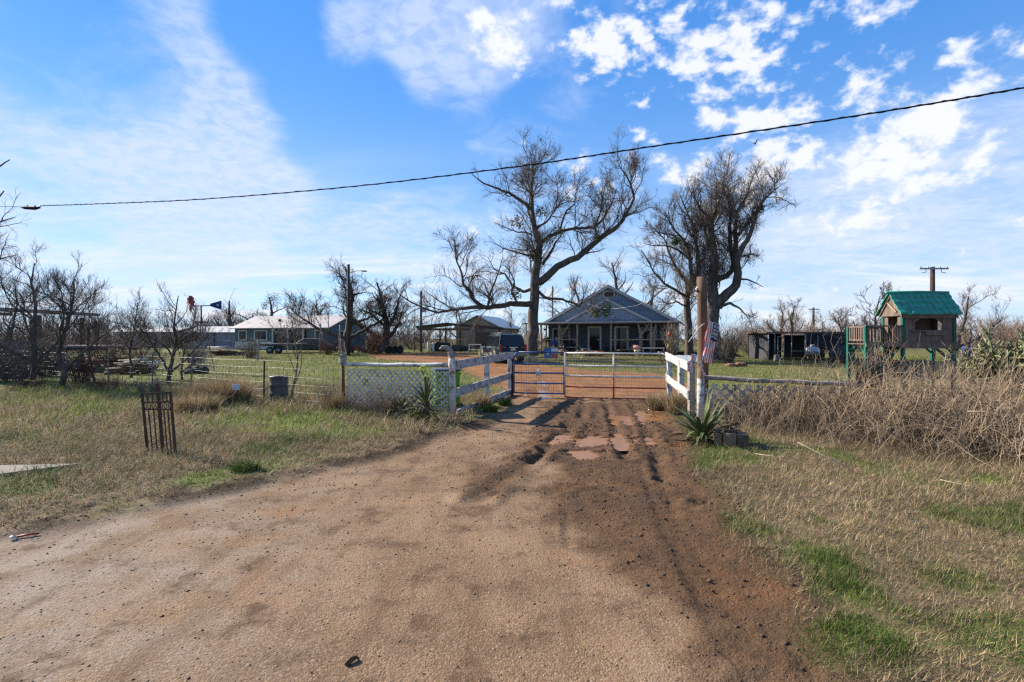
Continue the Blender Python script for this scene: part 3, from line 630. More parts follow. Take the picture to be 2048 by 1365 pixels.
TY = 41.0; gz = float(base_h(1.6, TY))
q = lambda *a: [(800 + x / 3.41, 280 + y / 3.41) for x, y in a]
limbs = [trace([(1064, 712), (1065, 690), (1066, 640), (1068, 600), (1070, 560), (1076, 522), (1082, 490), (1071, 468), (1067, 440), (1064, 410), (1064, 380), (1066, 345), (1068, 318)], TY, 0, .50, .04),
         trace([(1070, 566)] + q((985, 960), (1075, 860), (1230, 790), (1340, 690), (1430, 630), (1490, 580), (1560, 480), (1600, 390), (1560, 270), (1490, 170)), TY, -2.5, .34, .03),
         trace(q((960, 700), (1000, 670), (1090, 625), (1200, 605), (1330, 600), (1400, 520), (1450, 420), (1480, 330)), TY, 2.5, .17, .03),
         trace(q((1090, 625), (1130, 490), (1190, 440), (1200, 350), (1230, 250)), TY + .6, 1.5, .09, .02),
         trace(q((890, 470), (820, 410), (740, 360), (650, 330), (560, 290), (490, 235)), TY, -2, .15, .03),
         trace(q((930, 1110), (860, 1120), (760, 1120), (640, 1140), (560, 1140), (490, 1080), (480, 1040), (430, 990), (420, 900), (380, 820), (370, 720)), TY, -3.5, .26, .03),
         trace(q((620, 1142), (520, 1140), (440, 1150), (350, 1160), (260, 1180), (170, 1150), (60, 1100), (0, 1060), (-40, 1010)), TY - 1.5, -2.5, .15, .02),
         trace(q((600, 1140), (610, 1060), (650, 960), (680, 880), (700, 800)), TY - 1.6, -1.5, .10, .02),
         trace(q((910, 1010), (850, 1040), (770, 1000), (720, 920), (640, 880), (600, 800)), TY, 2.5, .15, .02),
         trace(q((800, 1110), (760, 1040), (780, 960), (740, 880), (700, 850)), TY - .6, -3, .09, .02),
         trace(q((940, 1030), (1000, 1080), (1110, 1090), (1200, 1120), (1260, 1160), (1380, 1160), (1440, 1150)), TY, -4, .13, .02),
         trace(q((975, 850), (1040, 750), (1060, 700), (1095, 660), (1140, 560)), TY, -2, .12, .02),
         trace(q((900, 650), (860, 630), (800, 630), (700, 590), (640, 560)), TY, 2, .09, .02),
         trace(q((930, 790), (880, 790), (800, 770), (700, 740), (640, 700)), TY, -2, .10, .02),
         trace(q((900, 560), (870, 480), (900, 380), (870, 280), (840, 180)), TY, 2.5, .11, .02),
         trace(q((930, 600), (1000, 560), (1060, 480), (1080, 360), (1060, 240)), TY, 3.5, .10, .02),
         trace(q((1340, 690), (1330, 600), (1370, 480), (1390, 350), (1420, 220)), TY - 1.2, 2.5, .10, .02),
         trace(q((1230, 790), (1290, 770), (1350, 760), (1400, 740)), TY - .8, -2, .07, .02)]
clumps = [(P(1080, 425, TY), .55), (P(1119, 463, TY + .5), .5), (P(1035, 445, TY), .6), (P(1193, 478, TY - 1), .35), (P(1030, 588, TY - .6), .55), (P(1212, 622, TY - 3.6), .5), (P(1066, 512, TY), .4), (P(1190, 626, TY - 3.5), .35)]
build_tree('oak_tree', 'tallest bare spreading oak standing between the dark car and the blue house', 'tree', limbs, (1.6, TY, gz), 3, 230, 2300, 17000, 34000, BARK, TWIG, up=.10, clumps=clumps)

TY = 37.0; q = lambda *a: [(1200 + x / 4.014, 320 + y / 4.014) for x, y in a]
bx = X(1427, TY); gz = float(base_h(bx, TY))
limbs = [trace([(1430, 722), (1427, 690), (1424, 650), (1427, 606), (1425, 569), (1430, 519), (1424, 482), (1423, 445), (1434, 412), (1444, 390)], TY, 0, .60, .05),
         trace([(1429, 610)] + q((1000, 1090), (1090, 1020), (1110, 920), (1095, 800), (1130, 700), (1200, 620), (1230, 500), (1300, 330), (1430, 220)), TY, -2, .40, .03),
         trace([(1427, 566)] + q((960, 950), (1040, 920), (1075, 850), (1050, 700), (1040, 550), (1060, 430), (1030, 330), (980, 200), (1020, 90)), TY, 1.5, .24, .03),
         trace(q((1090, 760), (1080, 600), (1100, 420), (1180, 280), (1230, 130)), TY + 1, 2, .20, .03),
         trace(q((1110, 600), (1180, 520), (1250, 420), (1340, 300), (1420, 200)), TY - 1, 1.5, .13, .02),
         trace(q((940, 1190), (1040, 1150), (1120, 1190), (1200, 1280)), TY, -2, .14, .02),
         trace(q((895, 500), (850, 440), (800, 390), (760, 300), (740, 200)), TY, -1.5, .12, .02),
         trace(q((1095, 960), (1180, 960), (1250, 990), (1310, 1020)), TY - 1, -2, .08, .02),
         trace(q((1120, 780), (1200, 760), (1280, 770)), TY - 1, 2, .07, .02),
         trace(q((920, 820), (880, 700), (840, 560), (830, 440), (780, 330)), TY, 2, .15, .02)]
build_tree('oak_tree', 'thick bare oak with forked trunk behind the short pole with the flag', 'tree', limbs, (bx, TY, gz), 5, 150, 1500, 12000, 24000, BARK, TWIG, up=.14, clumps=[(P(1425, 485, TY), .45), (P(1352, 484, TY + 2), .3), (P(1520, 415, TY - 1), .3)])
TY = 41.0; bx = X(1377, TY); gz = float(base_h(bx, TY))
limbs = [trace([(1378, 722), (1378, 690), (1376, 640), (1374, 600), (1378, 570), (1384, 559)] + q((715, 760), (680, 650), (590, 560), (520, 420)), TY, 0, .36, .03),
         trace([(1376, 585)] + q((790, 900), (780, 700), (760, 550), (690, 400), (640, 280)), TY, -1.5, .22, .03),
         trace([(1375, 590)] + q((700, 980), (640, 920), (560, 770), (520, 640), (420, 540)), TY, 2, .18, .03),
         trace(q((690, 1100), (600, 1040), (520, 1000), (430, 900), (380, 800), (330, 720)), TY, -2, .13, .02),
         trace(q((700, 780), (620, 720), (540, 690), (420, 690), (350, 670)), TY, 1.5, .09, .02),
         trace(q((690, 1180), (620, 1140), (540, 1160), (460, 1100)), TY, -2, .08, .02)]
build_tree('oak_tree', 'slender bare oak right beside the blue house gable', 'tree', limbs, (bx, TY, gz), 6, 110, 950, 8000, 15000, BARK, TWIGP, up=.12)

def auto_limbs(px, Y, top, r, lean=0, forks=3, seed=0, spread=.35, base_py=None):
    rg = random.Random(seed); x0 = X(px, Y); z0 = float(base_h(x0, Y)) - .05; h = Z(top, Y) - z0; ls = []
    pts = [(x0, Y, z0)]; xx = x0; yy = Y
    for k in range(1, 7):
        xx += rg.uniform(-.04, .04) * h + lean * h / 6; yy += rg.uniform(-.03, .03) * h; pts.append((xx, yy, z0 + h * .9 * k / 6))
    ls.append((pts, [r * (1 - .14 * k) for k in range(7)]))
    for f in range(forks):
        i = 1 + f % 4; b = Vector(pts[i]); a = f * 2.4 + rg.uniform(-.5, .5); L = h * (.9 - i / 7) * rg.uniform(.7, 1.0); pp = [tuple(b)]
        d = Vector((math.cos(a) * spread * 2, math.sin(a) * spread * 2, .75)).normalized()
        for k in range(5):
            d = (d + Vector((rg.uniform(-.3, .3), rg.uniform(-.3, .3), rg.uniform(-.1, .28)))).normalized(); b = b + d * L / 5; pp.append(tuple(b))
        r1 = r * (1 - .14 * i) * .6; ls.append((pp, [r1 * (1 - .17 * k) for k in range(6)]))
    return ls, (x0, Y, z0)
GEN = [  # px, Y, top px, radius, lean, forks, n1..n4, bark, twig, spread, label, kind
    (700, 50, 515, .42, -.02, 8, 95, 760, 3000, 3000, BARKD, TWIG, .85, 'bare spreading oak behind the tall dark utility pole', 'oak_tree'),
    (772, 52, 550, .5, -.10, 8, 100, 850, 3400, 3200, BARKD, TWIG, .7, 'dense dark bare oak leaning over the tyres left of the carport', 'oak_tree'),
    (640, 70, 590, .4, 0, 5, 40, 260, 1300, 0, BARKD, TWIG, .6, 'bare tree rising behind the pale metal roof', 'bare_tree'),
    (460, 78, 592, .5, -.05, 5, 34, 220, 1100, 0, BARKD, TWIG, .7, 'gnarled dead-topped oak above the grey shed', 'oak_tree'),
    (535, 80, 584, .5, .02, 5, 34, 240, 1200, 0, BARKD, TWIG, .7, 'bare oak with green mistletoe behind the low house', 'oak_tree'),
    (1232, 62, 505, .5, -.02, 7, 50, 320, 1700, 1000, BARK, TWIGP, .75, 'bare oak standing behind the blue house ridge', 'oak_tree'),
    (1165, 66, 540, .35, -.1, 5, 34, 220, 1100, 0, BARK, TWIGP, .6, 'smaller bare tree left of the blue gable, behind the house', 'bare_tree'),
    (1300, 60, 555, .35, .05, 5, 34, 240, 1200, 0, BARK, TWIGP, .6, 'bare tree just right of the gable behind the house roof', 'bare_tree'),
    (925, 84, 618, .3, 0, 5, 24, 150, 700, 0, BARK, TWIGP, .6, 'thin bare tree behind the carport roof', 'bare_tree'),
    (1022, 66, 610, .14, 0, 3, 18, 90, 380, 0, BARKD, TWIG, .3, 'thin bare sapling at the right end of the barn', 'bare_tree'),
    (1555, 75, 605, .4, .02, 5, 26, 170, 900, 0, BARK, TWIGP, .8, 'flat-topped bare oak far behind the shade-cloth pen', 'oak_tree'),
    (1572, 70, 602, .4, .12, 5, 26, 170, 900, 0, BARK, TWIG, .8, 'leaning bare oak behind the pen, right of its twin', 'oak_tree'),
    (1740, 30, 575, .12, .10, 5, 22, 140, 600, 0, BARK, TWIGP, .6, 'thin bare mesquite behind the play house balcony', 'mesquite_tree'),
    (1690, 40, 625, .16, -.15, 5, 26, 170, 700, 0, BARK, TWIGP, .7, 'low bare mesquite left of the play house', 'mesquite_tree'),
    (1900, 26, 578, .17, .12, 6, 30, 240, 1400, 1500, BARKD, TWIG, .85, 'spreading mesquite right of the green play house roof', 'mesquite_tree'),
    (124, 17.6, 532, .10, .02, 6, 46, 330, 1700, 900, BARKD, TWIG, .35, 'dark bare mesquite rising from the left wire fence', 'mesquite_tree'),
    (62, 21, 500, .12, -.02, 5, 34, 220, 1000, 0, BARKD, TWIG, .45, 'bare mesquite at the far left beside the shed roof', 'mesquite_tree'),
    (190, 20, 590, .05, .02, 4, 22, 150, 700, 0, BARKD, TWIG, .45, 'small bare mesquite with rusty leaves above the trailer', 'mesquite_tree'),
    (262, 22, 590, .06, .05, 4, 22, 140, 560, 0, BARKD, TWIG, .45, 'small leaning bare mesquite left of the windmill', 'mesquite_tree'),
    (335, 18.5, 572, .085, 0, 6, 34, 240, 1100, 600, BARKD, TWIG, .4, 'bushy bare mesquite right beside the windmill', 'mesquite_tree'),
    (585, 13.6, 600, .035, .0, 4, 14, 70, 260, 0, TWIGP, TWIGP, .25, 'slim bare sapling growing beside the grey drum', 'sapling'),
    (365, 21, 640, .05, .06, 3, 14, 80, 300, 0, BARKD, TWIG, .4, 'leaning dark sapling at the windmill foot', 'sapling'),
    (10, 26, 560, .12, .05, 5, 30, 200, 900, 0, BARKD, TWIG, .5, 'bare tree half cut by the left picture edge', 'mesquite_tree'),
]
for k, (px, Y, top, r, ln, fk, n1, n2, n3, n4, bk, tw, sp, lb, nm) in enumerate(GEN):
    ls, b = auto_limbs(px, Y, top, r, ln, fk, 100 + k, sp)
    cl = [(P(548, 598, 80), 1.1), (P(530, 612, 80), .7)] if 'green mistletoe' in lb else ()
    build_tree(nm, lb, 'tree', ls, b, 200 + k, n1, n2, int(n3 * 1.7), (n4 * 2 if n4 else int(n3 * 1.6)), bk, tw, up=.16 if Y < 25 else .10, rmin=.0035 if Y < 30 else .008, clumps=cl, sides=7, l1=(.3, .7), gn=.26)
# the tree that stands outside the left edge and reaches in
ls, b = auto_limbs(-210, 25, 150, .4, .05, 8, 77, .7)
ls.append(([tuple(P(-200, 470, 25)), tuple(P(-100, 420, 24.8)), tuple(P(-30, 350, 24.5)), tuple(P(20, 320, 24))], [.13, .10, .06, .02]))
ls.append(([tuple(P(-200, 520, 25)), tuple(P(-100, 480, 24.6)), tuple(P(-20, 450, 24)), tuple(P(30, 435, 23.6))], [.13, .10, .05, .015]))
ls.append(([tuple(P(-200, 560, 25)), tuple(P(-110, 550, 25.2)), tuple(P(-30, 525, 25.4)), tuple(P(35, 510, 25.6))], [.12, .08, .05, .015]))
build_tree('bare_tree', 'bare twigs of a large tree reaching in from the left edge', 'tree', ls, b, 78, 60, 420, 2200, 1800, BARKD, TWIG, up=.02, rmin=.0045)

# shrubs: many stems from one foot
def shrub(name, label, cx, cy, h, w, ns, n2, n3, m, seed, rmin=.004, r=.02, cat='shrub', lean=.5, group=None):
    rg = np.random.default_rng(seed); z = float(base_h(cx, cy)) - .03; K = 7; a = rg.random(ns) * 6.283; p = np.zeros((ns, K, 3)); p[:, 0] = np.stack([np.cos(a) * w * .18 * rg.random(ns), np.sin(a) * w * .18 * rg.random(ns), np.zeros(ns)], 1)
    d = nrm(np.stack([np.cos(a) * lean * rg.random(ns), np.sin(a) * lean * rg.random(ns), np.ones(ns)], 1)); L = h * rg.uniform(.6, 1.1, ns)
    for k in range(1, K): d = nrm(d + rg.normal(size=(ns, 3)) * .13); p[:, k] = p[:, k - 1] + d * (L / (K - 1))[:, None]
    rr = r * (1 - np.linspace(0, .8, K))[None].repeat(ns, 0)
    P2, R2 = spawn(p, rr, n2, rg, .15, (.25, .5), 2, .1, (.4, 1.0), 5, .22, .1, .012, rmin)
    grp = [(p, rr, 4), (P2, R2, 2)]
    if n3: P3, R3 = spawn(P2, R2, n3, rg, .1, (.3, .7), 1, .06, (.4, 1.1), 2, .2, .1, .01, rmin * .8); grp.append((P3, R3, 2))
    V, F = tubes(grp); o = link(name, np_mesh(name, V, F, m, smooth=True)); o.location = (cx, cy, z)
    return tag(o, label, cat, group)
REDTW = mat('red_brown_twig', (.16, .075, .055), (.09, .05, .04), 4, .9)
shrub('bare_shrub', 'upright bare grey shrub right of the flag pole', X(1457, 33), 33, 2.4, 1.6, 60, 500, 900, TWIG, 301, .006, .03)
shrub('bare_shrub', 'bare shrub with orange ornament at the right end of the porch', X(1345, 39), 39, 3.0, 1.6, 26, 260, 500, TWIGP, 302, .007, .035)
shrub('bare_shrub', 'bare reddish shrub under the leaning oak left of the carport', X(748, 47), 47, 2.6, 3, 50, 400, 500, REDTW, 303, .008, .03)
shrub('bare_shrub', 'reddish dead shrub in front of the rusty trailer', X(160, 19), 19, 1.5, 1.6, 40, 350, 600, REDTW, 304, .004, .015)
shrub('bare_shrub', 'low tangled shrub at the left wire fence corner', X(25, 20), 20, 1.3, 2.2, 44, 350, 500, TWIG, 305, .004, .015)
shrub('bare_shrub', 'thin dry shrub between drum and lattice', X(650, 13.2), 13.2, .8, .8, 26, 160, 300, TWIGP, 306, .003, .008)
shrub('bare_shrub', 'thin dry shrub right in front of the left lattice', X(770, 11.3), 11.3, .78, 1.3, 60, 500, 900, TWIGP, 307, .003, .007, lean=.7)
shrub('bare_shrub', 'dry shrub in front of the lattice beside the left yucca', X(725, 11.5), 11.5, .6, 1.0, 44, 350, 600, TWIGP, 308, .003, .006, lean=.9)
shrub('bare_shrub', 'brown weeds at the foot of the small mesquite', X(215, 17), 17, .7, 1.5, 50, 300, 400, REDTW, 309, .004, .008, lean=.9)
shrub('bare_shrub', 'brown weeds along the left wire fence', X(300, 15.6), 15.6, .6, 1.3, 50, 300, 400, TWIGP, 310, .004, .008, lean=.9)
shrub('bare_shrub', 'low weeds along the wire fence at the far left', X(60, 17.5), 17.5, .6, 1.6, 50, 300, 300, REDTW, 311, .004, .008, lean=.9)
shrub('bare_shrub', 'dark weeds between the windmill and the wire fence', X(430, 17), 17, .6, 1.5, 50, 260, 300, TWIGP, 312, .004, .007, lean=.9)
shrub('bare_shrub', 'dry bush in front of the play house posts', X(1895, 12.5), 12.5, .95, 1.4, 22, 120, 120, TWIGP, 313, .004, .01, lean=1.0)
shrub('bare_shrub', 'thin dry bush left in front of the play house slide', X(1835, 12.8), 12.8, .85, 1.2, 14, 60, 80, TWIGP, 314, .004, .009, lean=.8)

for k, (px, Y, h, w, m_, lb) in enumerate([(20, 24, 2.2, 2.6, TWIG, 'tall dark tangled bush below the pole shed roof'), (95, 23, 1.8, 2.2, TWIG, 'dark tangled bush between the two left mesquites'), (235, 26, 1.7, 2.0, REDTW, 'reddish bare bush behind the scrap iron heap'), (300, 28, 1.9, 2.2, TWIG, 'grey bare bush behind the pale broken boards'), (390, 31, 1.6, 2.0, TWIG, 'grey bare bush just behind the windmill'), (500, 40, 2.0, 2.4, TWIG, 'grey bush left of the utility trailer'), (655, 46, 2.2, 2.4, REDTW, 'bare bush before the gable end of the low house'), (1500, 44, 2.6, 3.0, TWIG, 'wide grey bush between the flag pole and the pen'), (1640, 46, 2.4, 3.0, TWIG, 'wide grey bush behind the shade-cloth pen'), (1760, 36, 2.2, 2.8, TWIGP, 'pale bush behind the play house balcony')]):
    shrub('bare_shrub', lb, X(px, Y), Y, h, w, 46, 420, 1100, m_, 330 + k, .005, .02, lean=.75)
# far wood along the horizon, one mass
def wood(name, label, spots, seed, m, hmul=1.0):
    rg = np.random.default_rng(seed); gl = []
    P0 = []; R0 = []
    for (x, y, h) in spots:
        z = float(base_h(x, y)); ns = 5; K = 5
        for s in range(ns):
            a = rg.random() * 6.283; d = np.array([math.cos(a) * .55, math.sin(a) * .55, 1]); pts = [np.array([x + rg.normal() * h * .2, y + rg.normal() * h * .2, z])]
            for k in range(K - 1): d = d + rg.normal(size=3) * .3; d /= np.linalg.norm(d); pts.append(pts[-1] + d * h * rg.uniform(.7, 1.1) / (K - 1))
            P0.append(pts); R0.append(np.linspace(.012, .004, K) * h)
    P0 = np.array(P0); R0 = np.array(R0)
    P1, R1 = spawn(P0, R0, len(P0) * 6, rg, .1, (.3, .6), 4, .3, (.5, 1.2), 3, .3, .1, .014, .014)
    P2, R2 = spawn(P1, R1, len(P0) * 62, rg, .1, (.4, .8), 3, .3, (.5, 1.2), 2, .3, .05, .012, .018)
    V, F = tubes([(P0, R0, 3), (P1, R1, 2), (P2, R2, 2)])
    return stuff(link(name, np_mesh(name, V, F, m)), label, 'wood')
rg_ = random.Random(5); spots = []
for k in range(190):
    px = rg_.uniform(-160, 2240); Y = rg_.uniform(78, 115); spots.append((X(px, Y), Y, rg_.uniform(4.6, 8.2)))
wood('distant_wood', 'grey bare scrub woodland along the horizon', spots, 41, TWIGP)
spots = [(X(rg_.uniform(1470, 1760), Y), Y, rg_.uniform(2.2, 3.6)) for Y in [rg_.uniform(52, 70) for _ in range(34)]] + [(X(rg_.uniform(820, 1090), Y), Y, rg_.uniform(2.5, 3.6)) for Y in [rg_.uniform(72, 85) for _ in range(26)]] \
      + [(X(rg_.uniform(-40, 240), Y), Y, rg_.uniform(2.0, 3.2)) for Y in [rg_.uniform(32, 60) for _ in range(52)]] + [(X(rg_.uniform(200, 500), Y), Y, rg_.uniform(2.0, 3.4)) for Y in [rg_.uniform(62, 82) for _ in range(26)]] + [(X(rg_.uniform(560, 860), Y), Y, rg_.uniform(2.6, 4.2)) for Y in [rg_.uniform(62, 80) for _ in range(30)]] + [(X(rg_.uniform(1900, 2120), Y), Y, rg_.uniform(2.5, 4.0)) for Y in [rg_.uniform(44, 70) for _ in range(20)]]
wood('scrub_thicket', 'leafless brown scrub thicket behind the yard', spots, 42, mat('scrub_twig', (.15, .105, .082), (.085, .064, .052), 3, .9))

# bramble hedge swallowing the right fence
RF0, RF1 = np.array([3.92, 10.8]), np.array([9.0, 9.0])
def hedge():
    rg = np.random.default_rng(77); n = 3000; u = np.r_[rg.uniform(.06, 1.9, n // 2), rg.uniform(.20, 1.4, n - n // 2)]; K = 9
    bx = RF0[0] + (RF1[0] - RF0[0]) * u; by = RF0[1] + (RF1[1] - RF0[1]) * u - np.where(rg.random(n) < .35, .2 * rg.random(n), (.45 + 1.7 * sstep(u, .05, .6) + 1.3 * sstep(u, .4, .9)) * rg.random(n) ** 1.15)
    top = (.64 + .46 * sstep(u, .12, .45)) * (.75 + .5 * fbm(bx * 1.3, by * 1.3, 3, 8))
    a = rg.random(n) * 6.283; p = np.zeros((n, K, 3)); p[:, 0] = np.stack([bx, by, ground_h(bx, by, False) - .02], 1)
    d = nrm(np.stack([np.cos(a) * .8, np.sin(a) * .8 - .15, .9 + .9 * rg.random(n)], 1)); L = top * rg.uniform(1.0, 2.3, n)
    for k in range(1, K):
        d = d + rg.normal(size=(n, 3)) * .20; d[:, 2] -= .22 + .26 * (p[:, k - 1, 2] > top * .62); d = nrm(d); p[:, k] = p[:, k - 1] + d * (L / (K - 1))[:, None]; p[:, k, 2] = np.maximum(p[:, k, 2], .02)
    R = (.0028 + .0045 * rg.random(n) ** 2)[:, None] * np.linspace(1, .45, K)[None]
    c = np.array([(.26, .193, .130), (.21, .155, .108), (.35, .27, .18), (.15, .108, .078), (.28, .195, .122)])
    P2, R2 = spawn(p, R, 16000, rg, .1, (.25, .6), .8, .10, (.4, 1.3), 4, .33, -.06, .01, .0019, .8)
    P3, R3 = spawn(P2, R2, 26000, rg, .1, (.4, .9), .4, .06, (.4, 1.3), 2, .3, -.08, .01, .0015, .9)
    V, F = tubes([(p, R, 3), (P2, R2, 2), (P3, R3, 2)])
    cc = np.concatenate([np.repeat(c[rg.integers(0, 5, len(q))] * (.55 + .5 * rg.random((len(q), 1)) + .9 * (fbm(q[:, 0, 0] * 1.6, q[:, 0, 1] * 1.6 + q[:, 0, 2] * 2, 3, 19)[:, None] - .42)), kk, 0) for q, kk in ((p, K * 3), (P2, 8), (P3, 4))])
    stuff(link('bramble_hedge', np_mesh('bramble_hedge', V, F, mat_col('dead_cane', .85, .2), cc, smooth=True)), 'tangle of dead bramble canes swallowing the right-hand fence', 'brambles')
    # upright dry weed stalks standing through it
    n = 750; u = rg.uniform(.02, 1.8, n); x = RF0[0] + (RF1[0] - RF0[0]) * u; y = RF0[1] + (RF1[1] - RF0[1]) * u - (.3 + 2.2 * sstep(u, .05, .7)) * rg.random(n)
    K = 6; q = np.zeros((n, K, 3)); q[:, 0] = np.stack([x, y, np.zeros(n)], 1); d = nrm(np.stack([rg.normal(size=n) * .3, rg.normal(size=n) * .3, np.ones(n)], 1)); L = .30 + .5 * rg.random(n) ** 1.5
    for k in range(1, K): d = nrm(d + rg.normal(size=(n, 3)) * .14); q[:, k] = q[:, k - 1] + d * (L / (K - 1))[:, None]
    Rq = (.003 + .004 * rg.random(n))[:, None] * np.linspace(1, .4, K)[None]; Q2, S2 = spawn(q, Rq, 2600, rg, .35, (.12, .35), .3, .05, (.4, 1.0), 3, .2, .1, .01, .0016, .8)
    V, F = tubes([(q, Rq, 4), (Q2, S2, 3)]); cs = np.array([(.36, .29, .20), (.27, .215, .155), (.22, .17, .13)])
    cc = np.concatenate([np.repeat(cs[rg.integers(0, 3, len(a_))] * (.7 + .6 * rg.random((len(a_), 1))), kk, 0) for a_, kk in ((q, K * 4), (Q2, 9))])
    stuff(link('weed_stalks', np_mesh('weed_stalks', V, F, mat_col('dead_cane', .85, .2), cc, smooth=True)), 'upright dry weed stalks standing through the brambles', 'weeds')
    # brown dead leaves caught in it
    n = 9000; u = rg.uniform(.2, 1.8, n); x = RF0[0] + (RF1[0] - RF0[0]) * u; y = RF0[1] + (RF1[1] - RF0[1]) * u - 2.0 * rg.random(n) ** 1.2 * sstep(u, .05, .6)
    z = .03 + .75 * rg.random(n) * (.8 + .5 * fbm(x * 1.3, y * 1.3, 3, 8)); pp = np.stack([x, y, z], 1); s = .016 + .02 * rg.random((n, 1)); a = nrm(rg.normal(size=(n, 3))) * s; b = nrm(rg.normal(size=(n, 3))) * s * .5
    v = np.stack([pp, pp + a + b, pp + 2 * a, pp + a - b], 1).reshape(-1, 3)
    cc = np.repeat(np.array([(.22, .15, .10), (.33, .23, .15), (.14, .10, .075), (.16, .17, .06)])[rg.choice(4, n, p=[.4, .3, .2, .1])], 4, 0)
    stuff(link('dead_leaves', np_mesh('dead_leaves', v, np.arange(n * 4).reshape(-1, 4), mat_col('dead_leaf', .85, .2, .2), cc)), 'dry brown leaves caught among the bramble canes', 'leaves')
    # a few long pale broken stalks
    for k, (ax, ay, bx_, by_, Y) in enumerate([(1595, 885, 1790, 1000, 6.7), (1880, 960, 2030, 1010, 6.0), (1930, 900, 2004, 836, 7.5), (1935, 823, 2004, 837, 7.5), (1450, 800, 1560, 880, 8.4), (1700, 790, 1790, 735, 9.2), (1850, 845, 1960, 770, 8.2), (1510, 908, 1640, 940, 7.4), (1720, 1000, 1900, 1060, 5.7)]):
        mb = MB(); A, B = P(ax, ay, Y), P(bx_, by_, Y - .3); M_ = (A + B) / 2 + Vector((0, 0, .05)); mb.tube([A, M_, B], [.007, .006, .004], 5)
        o = mb.build('broken_stalk', PINE, None, True); tag(o, ['long pale broken stalk', 'pale stalk', 'upright forked stalk', 'short level stalk', 'leaning stalk', 'rising stalk', 'steep stalk', 'flat fallen stalk', 'low fallen stalk'][k] + [' lying across the middle of the bramble hedge', ' at the right edge under the hedge', ' at the right end of the hedge', ' bent over near the right end of the hedge', ' beside the right yucca', ' above the top of the hedge', ' below the play house', ' on the grass beside the block planter', ' in the dry grass before the hedge'][k], 'stalk')
hedge()
# ------------------------------------------------------------------ fences and gate
rr = random.Random(21)
def V2(p, z): return Vector((p[0], p[1], z))
def lerp2(a, b, u): return (a[0] + (b[0] - a[0]) * u, a[1] + (b[1] - a[1]) * u)
def wob_tube(a, b, r0, r1, n=6, w=.012, seed=0, sides=8):
    q = random.Random(seed); a, b = Vector(a), Vector(b); pts = []; rad = []
    for i in range(n + 1):
        u = i / n; p = a.lerp(b, u)
        if 0 < i < n: p = p + Vector((q.uniform(-w, w), q.uniform(-w, w), q.uniform(-w, w)))
        pts.append(p); rad.append((r0 + (r1 - r0) * u) * q.uniform(.92, 1.08))
    return MB().tube(pts, rad, sides)
def plank(a, b, w, h, seed=0, n=8):
    """a rough sawn board: slightly wavy edges"""
    q = random.Random(seed); a, b = Vector(a), Vector(b); t = (b - a).normalized(); side = t.cross(Vector((0, 0, 1))).normalized(); mb = MB(); vs = []; fs = []
    for i in range(n + 1):
        p = a.lerp(b, i / n); e = q.uniform(-.006, .006)
        vs += [p - side * w / 2 + Vector((0, 0, -h / 2 + q.uniform(-.005, .005) + e)), p + side * w / 2 + Vector((0, 0, -h / 2 + e)), p + side * w / 2 + Vector((0, 0, h / 2 + e + q.uniform(-.006, .006))), p - side * w / 2 + Vector((0, 0, h / 2 + e))]
    for i in range(n):
        for j in range(4): fs.append((i * 4 + j, i * 4 + (j + 1) % 4, i * 4 + 4 + (j + 1) % 4, i * 4 + 4 + j))
    fs += [(3, 2, 1, 0), tuple(n * 4 + j for j in range(4))]
    return mb.add(vs, fs)

LF0, LF1 = (-1.33, 11.4), (-.06, 16.0)               # left board fence
t = thing('board_fence', 'old board fence with peeling paint left of the drive gate', 'fence', (LF0[0], LF0[1], 0))
for k, u in enumerate((.50, .98)):
    c = lerp2(LF0, LF1, u); MB().box((c[0] + .02, c[1], .60), (.13, .10, 1.24), -.27).build('post', PEELW, t, world=True, bevel=.006)
for k, (z0, z1, h) in enumerate(((1.17, 1.24, .20), (.56, .62, .19), (.08, .12, .18))):
    plank(V2((LF0[0] + .09, LF0[1] - .02), z0), V2((LF1[0] + .09, LF1[1]), z1), .038, h, 30 + k, 10).build('rail', PEEL, t, world=True)
RB0, RB1 = (3.86, 10.95), (4.46, 14.55)              # right board fence
t = thing('board_fence', 'white board fence with worn paint right of the drive gate', 'fence', (RB0[0], RB0[1], 0))
for k, u in enumerate((.04, .42, .97)):
    c = lerp2(RB0, RB1, u); MB().box((c[0], c[1], .60), (.13, .10, 1.20), .16).build('post', [WOODG, PEELW, PEELW][k], t, world=True, bevel=.006)
for k, (z0, z1, h) in enumerate(((1.16, 1.27, .19), (.55, .66, .18))):
    plank(V2((RB0[0] - .085, RB0[1] + .02), z0), V2((RB1[0] - .085, RB1[1]), z1), .038, h, 40 + k, 8).build('rail', PEELW, t, world=True)
# grey-blue plank from the fence to the pole
mb = plank(P(1350, 716, 13.6), P(1417, 719, 11.05), .04, .14, 55, 6); o = mb.build('loose_plank', mat('blue_grey_board', (.20, .25, .29), (.12, .15, .18), 7, .8, .4, 24), None); tag(o, 'blue-grey plank nailed between the right fence and the short pole', 'plank')

